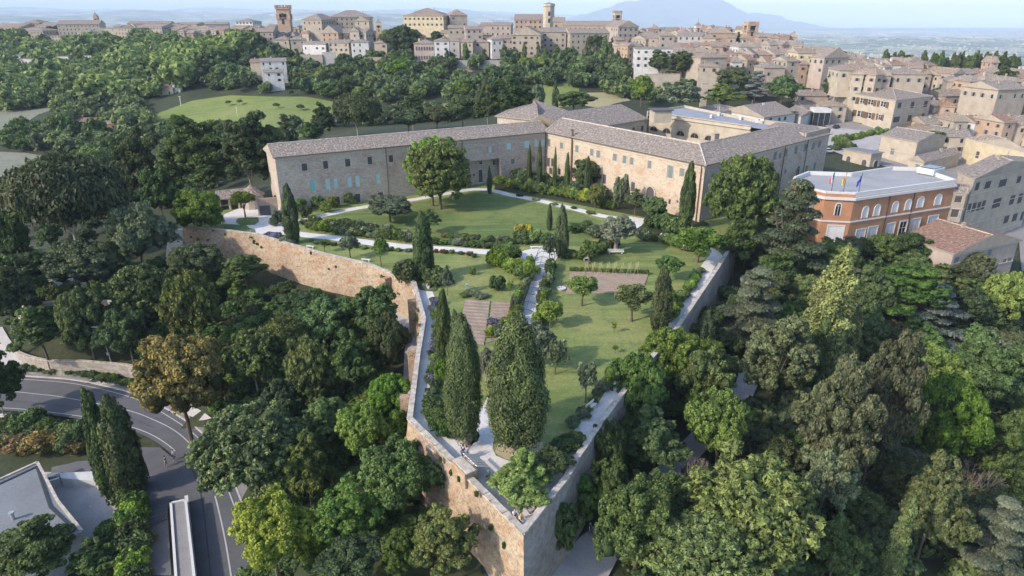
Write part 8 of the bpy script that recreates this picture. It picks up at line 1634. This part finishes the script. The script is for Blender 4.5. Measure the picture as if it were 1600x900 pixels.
def person(p, rz, pose, shirt, legs, hair, label, skirt=False):
    t = empty('person', p, label, 'person', None, rz); sit = pose == 'sit'; hp = .48 if sit else .93; fwd = -1
    hip = (0, 0, hp); th = .5; lean = -.12 if pose in ('lean',) else 0
    kn = [(s*.1, (-.46 if sit else (-.12*s if pose == 'walk' else 0)), hp-.02 if sit else .5) for s in (-1, 1)]; ft_ = [(s*.11, (-.48 if sit else (-.28*s if pose == 'walk' else .02)), .06) for s in (-1, 1)]; toe = [(f[0], f[1]-.15, .04) for f in ft_]
    ch = (0, lean*.8, hp+.42); nk = (0, lean, hp+.56); hd = (0, lean-.03, hp+.70); hd2 = (0, lean-.01, hp+.80)
    sh_ = [(s*.19, lean, hp+.48) for s in (-1, 1)]; el = [(s*.27, lean-.06-(.15 if pose == 'lean' or sit else 0), hp+.2) for s in (-1, 1)]; ha = [(s*(.18 if sit or pose == 'lean' else .28), lean-.12-(.3 if pose == 'lean' or sit else 0), hp+(.12 if sit else (.15 if pose == 'lean' else -.03))) for s in (-1, 1)]
    nodes = [(hip, .13), ((0, lean*.4, hp+.22), .12), (ch, .15), (nk, .06), (hd, .09), (hd2, .085)]; E = [(0, 1), (1, 2), (2, 3), (3, 4), (4, 5)]
    for s in range(2):
        i = len(nodes); nodes += [((kn[s][0]*.9, hip[1], hp-.03), .1), (kn[s], .065), (ft_[s], .045), (toe[s], .04), (sh_[s], .065), (el[s], .045), (ha[s], .035), ((ha[s][0], ha[s][1]-.07, ha[s][2]-.03), .028)]; E += [(0, i), (i, i+1), (i+1, i+2), (i+2, i+3), (2, i+4), (i+4, i+5), (i+5, i+6), (i+6, i+7)]
    link('body', skin_mesh('body', nodes, E, SK), t)
    nS = [(ch, .17), ((0, lean*.4, hp+.22), .145), ((0, 0, hp+.02), .155)]; eS = [(0, 1), (1, 2)]
    for s in range(2): i = len(nS); nS += [(sh_[s], .085), (tuple((a+b)/2 for a, b in zip(sh_[s], el[s])), .072)]; eS += [(0, i), (i, i+1)]
    link('shirt', skin_mesh('shirt', nS, eS, cmat('cloth_'+shirt[0], shirt[1])), t)
    nT = [((0, 0, hp), .16)]; eT = []
    for s in range(2): i = len(nT); nT += [((kn[s][0]*.95, 0, hp-.04), .115), (kn[s], .085)]; eT += [(0, i), (i, i+1)]; nT.append(((ft_[s][0], ft_[s][1], .14), .065)); eT.append((i+1, i+2))
    link('trousers', skin_mesh('trousers', nT, eT, cmat('cloth_'+legs[0], legs[1])), t)
    m = bmesh.new(); bmesh.ops.create_uvsphere(m, u_segments=10, v_segments=8, radius=.115); me = bpy.data.meshes.new('hair'); m.to_mesh(me); m.free(); me.materials.append(cmat('hair_'+hair[0], hair[1])); link('hair', me, t, (hd2[0], hd2[1]+.035, hd2[2]+.01), 0, (.95, 1, 1)); return t
NB, DB, WH, YE, BL, SK_ = ('navy', (.03, .04, .1)), ('darkblue', (.04, .06, .13)), ('white', (.6, .58, .6)), ('yellowtop', (.5, .5, .08)), ('blue', (.12, .2, .42)), ('lightblue', (.2, .28, .5)); BR, DK = ('brown', (.08, .04, .02)), ('dark', (.02, .02, .02))
def PW(u, v, z): p = at(u, v, z); return (p.x, p.y, z)
person(PW(723, 717, .09), 2.2, 'lean', NB, DB, DK, 'person in navy leaning against the left side of the lookout block'); person(PW(729.5, 718, .09), 2.5, 'stand', BL, NB, BR, 'person in blue top standing behind the lookout block, next to the one in navy')
person(PW(803, 816, .09), .6, 'lean', WH, DB, BR, 'person with a white top by the parapet near the tip'); person(PW(812, 823, .09), .9, 'lean', YE, DB, BR, 'person with a yellow top closest to the tip of the wall')
person(PW(89, 574, -15.8), 1.2, 'walk', WH, NB, DK, 'person in white shirt walking on the left footpath'); person(PW(135, 668, -16.95), .3, 'walk', SK_, NB, BR, 'person in pale blue walking along the inner edge of the road'); person(PW(273, 718, -16.95), -.4, 'walk', BL, NB, DK, 'person in blue walking on the road at the driveway mouth'); person(PW(260, 728, -17.0), 2.6, 'walk', NB, ('greytrousers', (.2, .2, .2)), DK, 'person in dark clothes standing in the driveway mouth')
(x, y), = ground_pts([(921, 840)]); person((x, y, gz(x, y)+.3), 1.0, 'walk', NB, DB, DK, 'person in dark clothes on the lower path at the foot of the right bastion'); (x, y), = ground_pts([(170, 477)]); person((x, y, gz(x, y)+.3), 1.0, 'stand', WH, DB, DK, 'person in white behind the rounded bastion')
# guard rail inside the bend
gr = smooth_line([tuple(at(u, v, -16.9)) for u, v in ((0, 656), (50, 662), (110, 671), (150, 681), (205, 697))], 4); t = empty('guard_rail', (gr[0].x, gr[0].y, -17), 'thin dark railing along the inner side of the road bend', 'railing')
for k in range(0, len(gr), 1): m = MB(); m.bar((gr[k].x, gr[k].y, -17.5), (gr[k].x, gr[k].y, -15.9), .05); m.obj('post', M['metal'], t)
m = MB(); m.tube([Vector((q.x, q.y, -15.95)) for q in gr], [.04]*len(gr)); m.obj('rail', M['metal'], t)
# garden-side hedge wall at the lower left path: dirt kerb
# ---------------------------------------------------------------- haze
hz = MB(); hz.box((0, 30000, 75), (150000, 76000, 770)); hm = bpy.data.materials.new('haze'); hm.use_nodes = True; n_ = hm.node_tree; n_.nodes.remove(n_.nodes['Principled BSDF']); pv = n_.nodes.new('ShaderNodeVolumePrincipled'); pv.inputs['Density'].default_value = HAZE; pv.inputs['Color'].default_value = (.66, .78, 1, 1); pv.inputs['Anisotropy'].default_value = -0.15; n_.links.new(pv.outputs[0], n_.nodes['Material Output'].inputs['Volume']); prop(hz.obj('haze', hm), kind='stuff')
